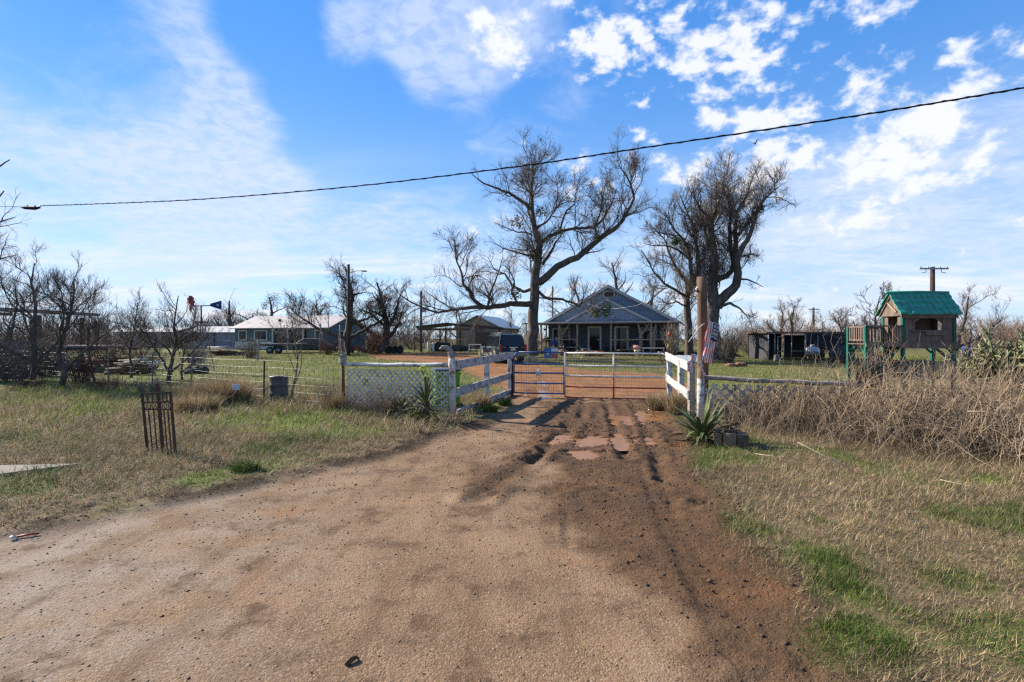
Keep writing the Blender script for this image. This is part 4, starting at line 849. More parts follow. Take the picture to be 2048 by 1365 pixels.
def lattice(t, A, B, z0, z1, m, pitch=.165, w=.036, th=.010, clip=None, sag=0.0):
    """crossed diagonal slats, each cut to the panel's edges, two layers"""
    L = math.hypot(B[0] - A[0], B[1] - A[1]); H = z1 - z0; ux, uy = (B[0] - A[0]) / L, (B[1] - A[1]) / L; nx_, ny_ = -uy, ux
    for layer, sgn in ((0, 1), (1, -1)):
        k = 0; s = -H
        while s < L + H:
            a0 = s if sgn > 0 else s; s0, s1 = (s, s + H) if sgn > 0 else (s + H, s)   # s at bottom, top
            # clip to 0..L
            pts = []
            def at(sv): return (sv - s0) / (s1 - s0)
            lo, hi = min(s0, s1), max(s0, s1); c0, c1 = max(lo, 0), min(hi, L)
            if c1 - c0 > .03:
                def pos(sv):
                    u = at(sv); return Vector((A[0] + ux * sv + nx_ * (layer * th * 1.1), A[1] + uy * sv + ny_ * (layer * th * 1.1), z0 + H * u))
                if clip is None or clip(.5 * (c0 + c1) / L, rr):
                    MB().beam(pos(c0), pos(c1), th, w, up=(nx_ * 0 + 0, 0, 1)).build('slat', m, t, world=True)
            s += pitch; k += 1
LATM = mat('lattice_white', (.60, .54, .45), (.44, .39, .32), 7, .8, .3, 24, c3=(.22, .19, .16), s3=5, l3=.52, h3=.64)
LATG = mat('lattice_grey', (.44, .41, .37), (.30, .28, .255), 7, .85, .3, 24, c3=(.15, .13, .12), s3=5, l3=.5, h3=.62)
LL = (-4.12, 12.5)
t = thing('lattice_fence', 'white lattice fence panel left of the drive under a log rail', 'fence', (LL[0], LL[1], 0))
lattice(t, lerp2(LL, LF0, .03), lerp2(LL, LF0, .96), .02, 1.02, LATM, .147, .039)
wob_tube(V2(LL, 1.12), V2(lerp2(LL, LF0, .98), 1.16), .042, .05, 9, .012, 3).build('top_rail', PEELW, t, True, world=True)
RP = (6.83, 9.77)
t = thing('lattice_fence', 'grey lattice fence panel right of the drive behind the yucca', 'fence', (RF0[0], RF0[1], 0))
lattice(t, lerp2(RF0, RF1, .03), lerp2(RF0, RF1, .52), .05, .80, LATG, .215, .056)
wob_tube(V2(lerp2(RF0, RF1, .02), .93), V2(lerp2(RF0, RF1, .57), .86), .045, .05, 9, .014, 5).build('top_rail', WOODG, t, True, world=True)
# posts
def post(name, label, pts, rad, m, parts=()):
    b = Vector(pts[0]); t = thing(name, label, 'post', tuple(b)); MB().tube(pts, rad, 10).build('shaft', m, t, True, world=True); return t
b = V2(LF0, 0)
t = post('corner_post', 'tall white corner post topped with a forked driftwood limb', [b, b + Vector((0, 0, .6)), b + Vector((-.01, 0, 1.2)), b + Vector((-.01, 0, 1.34))], [.085, .08, .078, .07], mat('post_white_rust', (.60, .57, .54), (.40, .37, .34), 6, .85, .5, 20, c3=(.24, .11, .06), s3=3.5, l3=.52, h3=.60))
wob_tube(b + Vector((-.01, 0, 1.32)), b + Vector((-.05, 0, 1.50)), .075, .06, 4, .02, 8).build('driftwood_stump', WOODG, t, True, world=True)
MB().tube([b + Vector((-.03, 0, 1.46)), b + Vector((-.12, -.02, 1.55)), b + Vector((-.22, -.03, 1.56)), b + Vector((-.27, -.03, 1.51))], [.06, .055, .045, .03], 8).build('driftwood_limb', WOODG, t, True, world=True)
MB().tube([b + Vector((.02, 0, 1.47)), b + Vector((.10, .02, 1.42)), b + Vector((.17, .03, 1.40))], [.02, .015, .006], 6).build('driftwood_branch', WOODG, t, True, world=True)
MB().tube([b + Vector((-.03, 0, 1.53)), b + Vector((-.02, 0, 1.62)), b + Vector((.0, 0, 1.68))], [.018, .014, .006], 6).build('driftwood_branch', WOODG, t, True, world=True)
b = V2(LL, 0)
t = post('end_post', 'thin rusty post carrying a lump of rotten wood beside the lattice', [b, b + Vector((.0, 0, .7)), b + Vector((-.02, 0, 1.46))], [.045, .04, .04], RUSTR)
MB().blob(b + Vector((-.02, 0, 1.26)), (.18, .18, .34), 4, 8, 6, .3).build('rotten_wood', WOODG, t, world=True)
wob_tube(b + Vector((-.02, .02, 1.4)), b + Vector((-.04, .02, 1.75)), .045, .04, 4, .015, 12).build('wood_stub', WOODB, t, True, world=True)
b = V2((3.95, 10.72), 0)
t = post('corner_post', 'short brown log post painted white below, right of the gate', [b, b + Vector((0, 0, .78)), b + Vector((.01, 0, 1.14))], [.075, .07, .075], WOODB)
MB().tube([b + Vector((0, 0, .01)), b + Vector((0, 0, .92))], [.078, .0745], 12).build('painted_base', PEELW, t, True, world=True)
b = V2(RP, 0)
t = post('vine_post', 'round post wrapped in dead vines standing out of the brambles', [b, b + Vector((.02, 0, .8)), b + Vector((.0, 0, 1.25))], [.10, .09, .08], WOODG)
rgv = np.random.default_rng(9); n = 240; a = rgv.random(n) * 6.28; K = 6; pv = np.zeros((n, K, 3)); z0 = .35 + rgv.random(n) * .9
for k in range(K): aa = a + k * .45; rad_ = .11 + .09 * rgv.random(n) * (1 if k else .3); pv[:, k] = np.stack([RP[0] + np.cos(aa) * rad_ * 1.2, RP[1] + np.sin(aa) * rad_, z0 + .06 * k * rgv.normal(size=n)], 1)
Vv, Fv = tubes([(pv - np.array([RP[0], RP[1], 0]), np.full((n, K), .005), 3)]); stuff(link('dead_vines', np_mesh('dead_vines', Vv, Fv, TWIGP), t))

# drive gate: two leaves
GL, GM, GR = (.06, 15.5), (1.54, 15.16), (4.40, 14.5)
def gate_leaf(name, label, A, B, zt, zb, mats, mesh_m, uprights, curve_left, curve_right, levels, r=.024):
    t = thing(name, label, 'gate', (A[0], A[1], 0)); A3 = lambda u, z: V2(lerp2(A, B, u), z)
    L = math.hypot(B[0] - A[0], B[1] - A[1]); e = .16 / L
    MB().tube(([A3(0, zb), A3(0, zt - .16), A3(e * .3, zt - .05), A3(e, zt)] if curve_left else [A3(0, zb), A3(0, zt + .03)]), r, 8).build('end_stile', mats[0], t, True, world=True)
    MB().tube(([A3(1, zb), A3(1, zt - .16), A3(1 - e * .3, zt - .05), A3(1 - e, zt)] if curve_right else [A3(1, zb), A3(1, zt + .03)]), r, 8).build('end_stile', mats[1], t, True, world=True)
    for k, (z, m) in enumerate(levels):
        MB().tube([A3(e if (curve_left and k == 0) else .008, z), A3(.5, z - .006), A3(1 - (e if (curve_right and k == 0) else .008), z)], r * .92, 8).build('rail', m, t, True, world=True)
    for u, za, zc, m in uprights: MB().tube([A3(u, za), A3(u, zc)], r * .9, 8).build('upright', m, t, True, world=True)
    mb = MB(); n = int(L / .075)
    for i in range(1, n): mb.tube([A3(i / n, zb + .01), A3(i / n, zt - .02)], .0028, 4, False)
    for i in range(1, int((zt - zb) / .10)): z = zb + i * .10; mb.tube([A3(.01, z), A3(.99, z)], .0028, 4, False)
    stuff(mb.build('wire_mesh', mesh_m, t, world=True)); return t
gate_leaf('gate_leaf', 'blue painted tube gate leaf with wire mesh and a star', GL, GM, 1.35, .10, (BLUEP, BLUEP), mat('mesh_dark', (.14, .14, .15), (.08, .08, .09), 6, .6, metal=.5), [], True, False, [(1.35, BLUEP), (1.0, BLUEP), (.73, BLUEP), (.42, BLUEP), (.12, BLUEP)])
gate_leaf('gate_leaf', 'wide white and red tube gate leaf with wire mesh', (GM[0] + .03, GM[1] - .01), GR, 1.33, .02, (WHITEP, WHITEP), GALV, [(.485, .62, 1.33, WHITEP), (.485, .02, .615, REDP)], False, True, [(1.33, WHITEP), (.96, WHITEP), (.66, WHITEP), (.34, REDP), (.03, REDP)], .026)
# star hung on the blue leaf
mb = MB(); c = V2(lerp2(GL, GM, .50), .73); vs = []; th = lerp2(GL, GM, 1); ux, uy = (GM[0] - GL[0]) / 1.52, (GM[1] - GL[1]) / 1.52; nrm_ = Vector((uy, -ux, 0)).normalized() * 1
if nrm_.y > 0: nrm_ = -nrm_
c = c + nrm_ * .035
for i in range(10):
    a = math.pi / 2 + i * math.pi / 5; rad = .165 if i % 2 == 0 else .066; vs.append(c + Vector((ux * math.cos(a) * rad, uy * math.cos(a) * rad, math.sin(a) * rad)))
vs += [c + nrm_ * .05]; vs += [v - nrm_ * .004 for v in vs[:10]]
mb.add(vs, [(i, (i + 1) % 10, 10) for i in range(10)] + [tuple(11 + i for i in range(9, -1, -1))] + [(i, 11 + i, 11 + (i + 1) % 10, (i + 1) % 10) for i in range(10)])
o = mb.build('barn_star', WHITEP); tag(rebase(o, c), 'white five-pointed metal star hung on the blue gate leaf', 'star')
for A, lb in ((lerp2(GL, GR, -.012), 'rusty pipe post the blue gate leaf hangs on'), (lerp2(GL, GR, 1.012), 'dark latch post at the right end of the gate')):
    o = MB().tube([(A[0], A[1] + .05, -.05), (A[0], A[1] + .05, 1.15)], .04, 10).build('gate_post', RUST, None, True); tag(rebase(o, (A[0], A[1] + .05, 0)), lb, 'post')

# left wire fence: steel posts, smooth wires and a net
def wire_fence(name, label, A, B, posts, wires, net=None, parts=True):
    t = thing(name, label, 'fence', (A[0], A[1], 0))
    for u, h, m, r in posts:
        c = lerp2(A, B, u); g = float(base_h(*c)); a_ = Vector((c[0], c[1], g - .05)); b_ = Vector((c[0] + rr.uniform(-.04, .04), c[1], g + h))
        mb = MB(); mb.beam(a_, b_, r * 2, r * .5, up=(0, 1, 0)); mb.beam(a_, b_, r * .5, r * 1.6, up=(0, 1, 0)); mb.build('post', m, t, world=True)
    for z in wires:
        pts = []; us = sorted([0, 1] + [p[0] for p in posts])
        for i in range(len(us) - 1):
            for k in range(4): u = us[i] + (us[i + 1] - us[i]) * k / 4; c = lerp2(A, B, u); pts.append((c[0], c[1], float(base_h(*c)) + z - .018 * math.sin(math.pi * k / 4) + rr.uniform(-.006, .006)))
        pts.append((B[0], B[1], float(base_h(*B)) + z)); MB().tube(pts, .0027, 5).build('wire', GALV, t, True, world=True)
    if net:
        mb = MB(); L = math.hypot(B[0] - A[0], B[1] - A[1]); n = int(L / net[0])
        for i in range(n):
            c = lerp2(A, B, i / n); g = float(base_h(*c)); mb.tube([(c[0], c[1], g + .05), (c[0], c[1], g + net[1])], .0026, 4, False)
        stuff(mb.build('net_wire', mat('net_grey', (.16, .15, .14), (.09, .085, .08), 6, .7, metal=.3), t, world=True))
    return t
WF1 = (-28, 27.0)
wire_fence('wire_fence', 'galvanised wire fence on steel posts left of the lattice', LL, WF1, [(.0, 1.2, RUST, .018), (.115, 1.15, RUST, .02), (.25, 1.25, GALV, .02), (.34, 1.2, GALV, .02), (.46, 1.2, STEEL, .02), (.6, 1.2, STEEL, .02), (.8, 1.2, STEEL, .02)], [.18, .36, .56, .76, .97, 1.16], (.18, 1.1))
wire_fence('wire_fence', 'sagging wire fence buried in the brambles on the right', RP, (13.5, 7.2), [(.18, 1.1, RUST, .018), (.45, 1.05, RUST, .018), (.8, 1.1, RUST, .018)], [.45, .65, .85], (.16, .9))

# ------------------------------------------------------------------ short pole with flags
b = Vector((X(1407, 11.2), 11.2, 0))
t = thing('wooden_pole', 'short brown utility pole stub right of the gate', 'pole', tuple(b))
wob_tube((b.x, b.y, -.1), (b.x - .03, b.y, 3.1), .118, .105, 8, .004, 3, 14).build('shaft', mat('pole_wood', (.15, .085, .055), (.095, .056, .038), 7, .85, .6, 20, stretch=(1, 1, .12), c3=(.07, .05, .04), s3=5), t, True, world=True)
MB().tube([(b.x + .13 * math.cos(a), b.y + .13 * math.sin(a), 2.64 + .05 * math.sin(a)) for a in [k * .5236 for k in range(13)]], .006, 5).build('wire_band', RUST, t, True, world=True)
MB().beam((b.x - .16, b.y - .02, 2.78), (b.x - .03, b.y, 2.90), .05, .05).build('bracket', RUST, t, world=True)
MB().tube([(b.x - .05, b.y, 2.95), (b.x - .15, b.y, 2.84), (b.x - .10, b.y - .02, 2.72)], .03, 8).build('insulator', PEELW, t, True, world=True)
def flag_sheet(origin, W, H, du, dv, fold, seed, nu=40, nv=28):
    """cloth: u along the fly, v down the hoist; three material slots: 0 red 1 white 2 blue"""
    vs = []; q = random.Random(seed); ph = q.uniform(0, 6)
    for j in range(nv + 1):
        for i in range(nu + 1):
            u, v = i / nu, j / nv; p = Vector(origin) + Vector(du) * u + Vector(dv) * v
            f = fold * (math.sin(v * 9 + u * 5 + ph) * (.3 + .7 * u) + .5 * math.sin(v * 17 - u * 11))
            p = p + Vector((f * .7, f, f * .2)); vs.append(p)
    return vs, [(j * (nu + 1) + i, j * (nu + 1) + i + 1, (j + 1) * (nu + 1) + i + 1, (j + 1) * (nu + 1) + i) for j in range(nv) for i in range(nu)], nu, nv
FRED = mat('flag_red', (.50, .13, .10), (.42, .10, .08), 9, .8); FWH = mat('flag_white', (.72, .66, .62), (.60, .55, .52), 9, .8); FBL = mat('flag_blue', (.022, .035, .10), (.015, .022, .07), 9, .8)
def us_flag(name, label, origin, du, dv, fold, seed):
    # built as stripes, canton and stars, each its own cloth part
    vs, fs, nu, nv = flag_sheet(origin, 1, 1, du, dv, fold, seed, 39, 26); t = thing(name, label, 'flag', tuple(Vector(origin)))
    for s in range(13):
        mb = MB(); sel = []
        for f in fs:
            i = f[0] % (nu + 1); j = f[0] // (nu + 1)
            if j // 2 == s and not (i < nu * .42 and j < 14): sel.append(f)
        ids = sorted({k for f in sel for k in f}); mp = {k: n for n, k in enumerate(ids)}
        mb.add([vs[k] for k in ids], [tuple(mp[k] for k in f) for f in sel]); mb.build('stripe', FRED if s % 2 == 0 else FWH, t, True, world=True)
    sel = [f for f in fs if (f[0] % (nu + 1)) < nu * .42 and f[0] // (nu + 1) < 14]; ids = sorted({k for f in sel for k in f}); mp = {k: n for n, k in enumerate(ids)}
    c = MB().add([vs[k] for k in ids], [tuple(mp[k] for k in f) for f in sel]).build('canton', FBL, t, True, world=True)
    mb = MB(); ca = Vector(du).cross(Vector(dv)).normalized()
    if ca.y > 0: ca = -ca
    for r_ in range(9):
        for c_ in range(6 if r_ % 2 == 0 else 5):
            i = min(int((.05 + (c_ + (.5 if r_ % 2 else 0)) / 6) * 16.4) , 15); j = min(int((r_ + .7) / 9.3 * 14), 13); p = vs[j * (nu + 1) + i] + ca * .006
            eu = Vector(du).normalized(); ev = Vector(dv).normalized(); pts = [p + (eu * math.cos(a) + ev * math.sin(a)) * (.017 if k % 2 == 0 else .007) for k, a in enumerate([-math.pi / 2 + m_ * math.pi / 5 for m_ in range(10)])]
            mb.add(pts, [tuple(range(10))])
    so = mb.build('stars', FWH, t, world=True); stuff(so)
    return t
# large flag: staff slants through the pole, cloth hangs in a bundle
us_flag('flag', 'stars and stripes hanging bunched beside the short brown pole', (b.x + .30, b.y - .12, 2.05), (-.17, -.03, -.86), (-.27, -.06, .10), .028, 4)
mb = MB().tube([P(1377, 685, 11.0), P(1399, 655, 11.05), P(1418, 640, 11.15)], .011, 6); o = mb.build('flag_staff', PEELW, None, True); tag(o, 'thin white flag staff slanting left of the pole', 'staff')
us_flag('flag', 'small faded striped flag drooping over the short log post', tuple(P(1394, 712, 10.62)), (-.09, -.02, -.36), (-.12, .0, .05), .016, 9)
us_flag('flag', 'torn strip of striped flag hanging right of the short log post', tuple(P(1402, 722, 10.6)), (.10, .0, -.30), (-.05, .0, -.05), .012, 12)

# ------------------------------------------------------------------ yuccas and planter
def leaf_mesh(L, w, bend, m, name):
    mb = MB(); n = 6; vs = []
    for i in range(n + 1):
        u = i / n; ww = w * (0.55 + 1.4 * u - 1.0 * u * u) * (1 - u ** 3); x = L * u * math.cos(bend * u); z = L * u * math.sin(-bend * u) * .6
        vs += [(x, -ww, z + ww * .35), (x, 0, z), (x, ww, z + ww * .35)]
    fs = []
    for i in range(n):
        a = i * 3; fs += [(a, a + 1, a + 4, a + 3), (a + 1, a + 2, a + 5, a + 4)]
    return mb.add(vs, fs).mesh(name, m, True)
YUC = [mat('yucca_green', (.075, .10, .035), (.045, .062, .022), 6, .55, c3=(.20, .19, .08), s3=3), mat('yucca_light', (.12, .14, .05), (.075, .095, .034), 6, .55), mat('yucca_dead', (.22, .16, .10), (.14, .10, .07), 6, .8)]
def yucca(name, label, x, y, z, L, nl, seed, dead=.2, trunk=.25, droop=.3):
    q = random.Random(seed); t = thing(name, label, 'yucca', (x, y, z - .03)); lm = [leaf_mesh(L, L * .045, .2 + .25 * k, YUC[k % 2], 'leaf') for k in range(4)]; ld = leaf_mesh(L * .8, L * .04, .9, YUC[2], 'leaf')
    if trunk: MB().tube([(0, 0, 0), (.01, 0, trunk * .6), (0, 0, trunk)], [.09, .08, .07], 8).build('stem', WOODB, t, True)
    for k in range(nl):
        u = k / nl; el = (1.45 - 1.7 * u ** .8) + q.uniform(-.15, .15); az = k * 2.39996 + q.uniform(-.2, .2); dd = q.random() < dead and u > .5
        o = link('leaf', ld if dd else lm[q.randrange(4)], t); o.location = (.03 * math.cos(az), .03 * math.sin(az), trunk * (1.0 - .5 * u)); o.rotation_euler = (q.uniform(-.3, .3), -el if not dd else .35, az); s = q.uniform(.75, 1.1) * (1 if u < .7 else .85); o.scale = (s, s, s)
    return t
gxy = GP(1405, 890); yucca('yucca', 'large dark green yucca at the right side of the drive', gxy[0], gxy[1], .05, .82, 74, 5, .25, .12)
yx = X(852, 10.6); t = yucca('yucca', 'yucca with yellow-green blooms beside the left corner post', yx, 10.6, .05, .66, 62, 6, .3, .42)
for k in range(11):
    a = k * 2.4; zt = .95 + .25 * ((k * 7) % 5) / 5; MB().tube([(.0, 0, .5), (.05 * math.cos(a), .03 * math.sin(a), zt - .1), (.09 * math.cos(a) - .03, .05 * math.sin(a), zt)], [.006, .005, .004], 5).build('flower_stalk', YUC[1], t)
    MB().blob((.09 * math.cos(a) - .03, .05 * math.sin(a), zt + .01), (.06, .06, .07), k, 7, 5, .2).build('bloom', mat('bloom_yellow', (.58, .62, .12), (.42, .50, .10), 8, .7), t)
yucca('yucca', 'small yucca clump left of the blooming yucca', X(802, 10.9), 10.9, .05, .42, 40, 8, .4, .3)
yucca('yucca', 'short dead-leaved yucca at the foot of the left corner post', X(828, 10.3), 10.3, .04, .40, 34, 9, .8, .15)
gxy = GP(1468, 900)
t = thing('block_planter', 'broken brick and concrete block planter beside the right yucca', 'planter', (gxy[0], gxy[1] + .2, .04), -.35)
for k, (x, y, z, sx, sy, sz, m) in enumerate([(-.17, -.1, .11, .12, .22, .22, BRICK), (.0, -.13, .105, .20, .14, .21, BRICK), (.20, -.12, .10, .17, .15, .20, WOODB), (-.16, .14, .11, .14, .22, .22, BRICK), (.05, .2, .10, .22, .15, .2, BRICK), (.2, .08, .1, .15, .2, .2, BRICK)]):
    MB().box((x, y, z), (sx, sy, sz), rr.uniform(-.08, .08)).build('block', m, t, bevel=.008)
rgd = np.random.default_rng(3)
v, f = leaf_ball((0, 0, .22), .2, 240, rgd, .03); stuff(link('dead_foliage', np_mesh('dead_foliage', v, f, mat('dead_foliage', (.14, .10, .07), (.08, .06, .045), 8, .9)), t))

# ------------------------------------------------------------------ wrought iron panel in the grass
b = P(323, 917, 7.5); A, B = P(296, 912, 7.62), P(352, 921, 7.40)
t = thing('iron_panel', 'rusty wrought iron gate panel leaning upright in the roadside grass', 'gate', (b.x, b.y, 0))
At, Bt = P(284, 788, 7.75), P(341, 785, 7.53); lean = (At + Bt) / 2 - (A + B) / 2
def ip(u, v): return (A.lerp(B, u)).lerp(At.lerp(Bt, u), v)
for u in (0, 1): MB().beam(ip(u, -.08), ip(u, 1), .028, .028, up=(0, 1, 0)).build('stile', RUST, t, world=True)
for v_ in (1.0, .86, .745): MB().beam(ip(0, v_), ip(1, v_), .018, .022).build('rail', RUST, t, world=True)
for k, u in enumerate((.18, .36, .54, .72, .86)):
    MB().beam(ip(u, -.06), ip(u, .745), .013, .013, up=(0, 1, 0)).build('bar', RUST, t, world=True); MB().beam(ip(u, .86), ip(u, 1), .013, .013, up=(0, 1, 0)).build('bar', RUST, t, world=True)
    v_ = .62 if k % 2 == 0 else .12
    for dv in (-.025, 0, .025): p = ip(u, v_ + dv); MB().lathe([(.008, -.012), (.019, 0), (.008, .012)], p, 8).build('knuckle', RUST, t, True, world=True)
for k in range(7):
    c = ip((k + .5) / 7, .803); rad = .034; ux_ = (B - A).normalized(); uz_ = (ip(0, 1) - ip(0, 0)).normalized()
    MB().tube([c + (ux_ * math.cos(a) * rad * (1 if k % 2 else .75) + uz_ * math.sin(a) * rad * 1.25) for a in [m_ * .5236 for m_ in range(13)]], .006, 5).build('scroll', RUST, t, True, world=True)
MB().beam(P(326, 905, 7.7), P(315, 768, 7.85), .035, .035, up=(0, 1, 0)).build('support_post', RUST, t, world=True)

# concrete slab and litter
mb = MB(); sp = SLAB_POLY; n = len(sp); mb.prism([(x, y, .0) for x, y in sp], (0, 0, 0), (0, 0, .085)); o = mb.build('concrete_slab', CONC); structure(o); o['label'] = 'worn concrete slab in the grass at the left edge'
gxy = GP(48, 1075); a_ = Vector((gxy[0] - .05, gxy[1] - .03, 0)); b_ = Vector((gxy[0] + .08, gxy[1] + .06, 0)); a_.z = float(ground_h(a_.x, a_.y)) + .012; b_.z = float(ground_h(b_.x, b_.y)) + .016
o = MB().tube([a_, (a_ + b_) / 2 + Vector((0, 0, .004)), b_], .009, 8).build('plastic_tube', mat('red_plastic', (.30, .03, .022), (.22, .025, .02), 8, .45), None, True); tag(o, 'short red plastic tube dropped at the edge of the gravel', 'litter')
o = MB().blob((gxy[0] - .05, gxy[1] - .05, a_.z + .008), (.05, .035, .022), 6, 8, 6, .4).build('crumpled_wrapper', mat('wrapper_white', (.40, .40, .41), (.30, .30, .31), 20, .4), None); tag(o, 'crumpled white wrapper on the red tube', 'litter')
gxy = GP(704, 1327); mb = MB(); vs = []; n = 6
for i in range(n + 1):
    u = i / n; p = Vector((gxy[0] - .022 + .045 * u, gxy[1] - .03 + .06 * u, float(ground_h(gxy[0], gxy[1])) + .002 + .014 * math.sin(u * 2.6)))
    for s in (-1, 1):
        for zt in (0, .008): vs.append(p + Vector((.012 * s, -.010 * s, zt * .6)))
fs = []
for i in range(n): a4 = i * 4; fs += [(a4, a4 + 2, a4 + 6, a4 + 4), (a4 + 1, a4 + 5, a4 + 7, a4 + 3), (a4, a4 + 4, a4 + 5, a4 + 1), (a4 + 2, a4 + 3, a4 + 7, a4 + 6)]
fs += [(0, 1, 3, 2), (n * 4, n * 4 + 2, n * 4 + 3, n * 4 + 1)]
o = mb.add(vs, fs).build('rubber_scrap', mat('scrap_black', (.006, .007, .007), (.009, .010, .010), 8, .9, spec=.02), None); tag(o, 'small curled piece of black rubber lying on the gravel', 'litter')

# drum, wheelie bin, little sign
c = (X(558, 14.0), 14.0); t = thing('drum', 'dark grey ribbed drum standing behind the wire fence', 'drum', (c[0], c[1], .03))
MB().lathe([(.235, 0), (.245, .02), (.238, .05), (.238, .22), (.248, .235), (.238, .25), (.238, .45), (.248, .465), (.238, .48), (.236, .66), (.248, .68), (.244, .70)], (0, 0, 0), 24).build('body', mat('drum_grey', (.085, .088, .092), (.05, .052, .055), 5, .55, c3=(.16, .15, .14), s3=3), t, True)
MB().lathe([(.215, .675), (.20, .69), (.05, .692)], (0, 0, .015), 20).build('lid', BLACK, t, True)
c = (X(893, 12.3), 12.3); t = thing('wheelie_bin', 'bright green wheelie bin with dark lid behind the left lattice', 'bin', (c[0], c[1], 0), .25)
GRN = mat('bin_green', (.075, .24, .012), (.055, .19, .012), 4, .4)
MB().box((0, 0, .54), (.56, .62, .90), taper=1.0).build('body', GRN, t, bevel=.03); MB().box((0, 0, 1.015), (.62, .68, .045)).build('lid', mat('bin_lid', (.06, .075, .10), (.04, .05, .07), 4, .4), t, bevel=.015)
MB().box((.33, .1, .9), (.06, .2, .06)).build('handle', GRN, t, bevel=.02)
for s in (-1, 1): MB().lathe([(.11, -.03), (.12, 0), (.11, .03)], (.27, .33 * s, .12), 14, 'Y').build('wheel', RUBBER, t, True)
c = (X(476, 13.0), 13.0); t = thing('utility_marker', 'small pale marker sign on a dark stake in the tall grass', 'sign', (c[0], c[1], 0))
MB().box((0, 0, .22), (.03, .03, .5)).build('stake', RUST, t); MB().box((-.04, -.02, .52), (.17, .012, .14), .2).build('plate', mat('marker_plate', (.45, .50, .55), (.35, .4, .45), 6, .5), t, bevel=.004)
# ------------------------------------------------------------------ play house
PW = mat('play_wood', (.165, .12, .095), (.095, .068, .055), 9, .85, .5, 24, stretch=(1, 1, .3), c3=(.24, .195, .165), s3=4)
PG = mat('play_green', (.012, .115, .08), (.008, .07, .05), 5, .55, .2, 20); PR = mat('play_roof_green', (.04, .27, .185), (.025, .18, .125), 7, .55, .3, 20, c3=(.07, .20, .15), s3=5, l3=.5, h3=.7); PSL = mat('fence_slat_wood', (.34, .26, .18), (.24, .18, .125), 8, .85, .4, 24)
FX, FY = 12.95, 17.0; ph = thing('play_house', 'wooden play house on green posts with green shingle roof and balcony', 'play house', (FX, FY, 0), 0)
W, D, DK = 1.72, .88, 1.55        # width, depth, deck height; balcony of 1.65 to the left
for x, y in ((.03, .0), (W, .0), (W, D), (.03, D), (-1.2, .0), (-1.2, D)):
    top = DK + (1.0 if x >= 0 else .62); MB().box((x, y, top / 2), (.10, .10, top)).build('post', PG, ph, bevel=.008)
MB().box((W / 2, -.06, DK - .02), (W + .25, .05, .20)).build('deck_beam', PW, ph); MB().box((-.62, -.06, DK + .0), (1.26, .045, .15)).build('deck_beam', PW, ph)
for k in range(7): MB().box((-1.15 + .19 * k + .0, D / 2, DK + .03), (.18, D, .03)).build('deck_board', PW, ph)
for k in range(9): MB().box((.10 + .19 * k, D / 2, DK + .035), (.18, D, .03)).build('deck_board', PW, ph)
# walls: front wall with a wide arched window
WT = DK + .98; X0, X1, Wz0, Wz1 = .36, 1.34, DK + .48, DK + .84
for nm, (x0, x1, z0, z1) in {'a': (.08, X0, DK + .06, WT), 'b': (X1, W - .05, DK + .06, WT), 'c': (X0, X1, DK + .06, Wz0), 'd': (X0, X1, Wz1 + .05, WT)}.items():
    n = max(1, round((x1 - x0) / .14))
    for k in range(n): MB().box((x0 + (x1 - x0) * (k + .5) / n, .0, (z0 + z1) / 2), ((x1 - x0) / n - .006, .03, z1 - z0)).build('wall_board', PW, ph)
for s, px_ in ((-1, X0 + .12), (1, X1 - .12)): MB().prism([(px_ + s * .12, -.012, Wz1 - .14), (px_ + s * .12, -.012, Wz1 + .06), (px_ - s * .16, -.012, Wz1 + .06)], (0, 0, 0), (0, .025, 0)).build('window_arch', PW, ph)
fr = MB().box(((X0 + X1) / 2, -.05, Wz0 - .02), (X1 - X0 + .16, .06, .05)).box(((X0 + X1) / 2 + .22, -.045, Wz0 - .10), (X1 - X0 - .30, .06, .12)); fr.build('window_sill', PW, ph)
for x in (X0, X1): MB().box((x, -.03, (Wz0 + Wz1) / 2), (.05, .04, Wz1 - Wz0)).build('window_jamb', PW, ph)
for k in range(9):                                               # back wall, with its own window hole
    x = .13 + .185 * k; z1 = WT if not (3 <= k <= 4) else DK + .42
    MB().box((x, D, (DK + .06 + z1) / 2), (.175, .03, z1 - DK - .06)).build('wall_board', PW, ph)
for x, sgn in ((.03, 0), (W, 1)):                                 # end walls; the left one has the door opening
    for k in range(4):
        y = .13 + .205 * k
        if sgn == 0 and 1 <= k <= 2: continue
        if sgn == 1 and k in (1, 2): MB().box((x, y, DK + .25), (.03, .18, .38)).build('wall_board', PW, ph); continue
        MB().box((x, y, (DK + .06 + WT) / 2), (.03, .18, WT - DK - .06)).build('wall_board', PW, ph)
ez, rz_ = WT + .02, WT + .78; oy = .16
for x in (-.05, W + .06): MB().prism([(x, -oy + .06, ez - .03), (x, D + oy - .06, ez - .03), (x, D / 2, rz_ - .06)], (0, 0, 0), (.03, 0, 0)).build('gable', PW, ph)
for s in (0, 1):
    for a, bq in (((-.075, -oy + .08, ez), (-.075, D / 2, rz_ - .08)), ((-.075, D + oy - .08, ez), (-.075, D / 2, rz_ - .08))):
        if s == 0: MB().beam(a, bq, .03, .07).build('gable_trim', PW, ph)
MB().beam((-.085, D * .18, ez + .1), (-.085, D * .62, ez + .42), .02, .05).build('gable_brace', PSL, ph); MB().box((W / 2, -.07, WT - .03), (W + .16, .04, .14)).build('eave_board', PW, ph)
rows, per = 4, 10; q = random.Random(2)
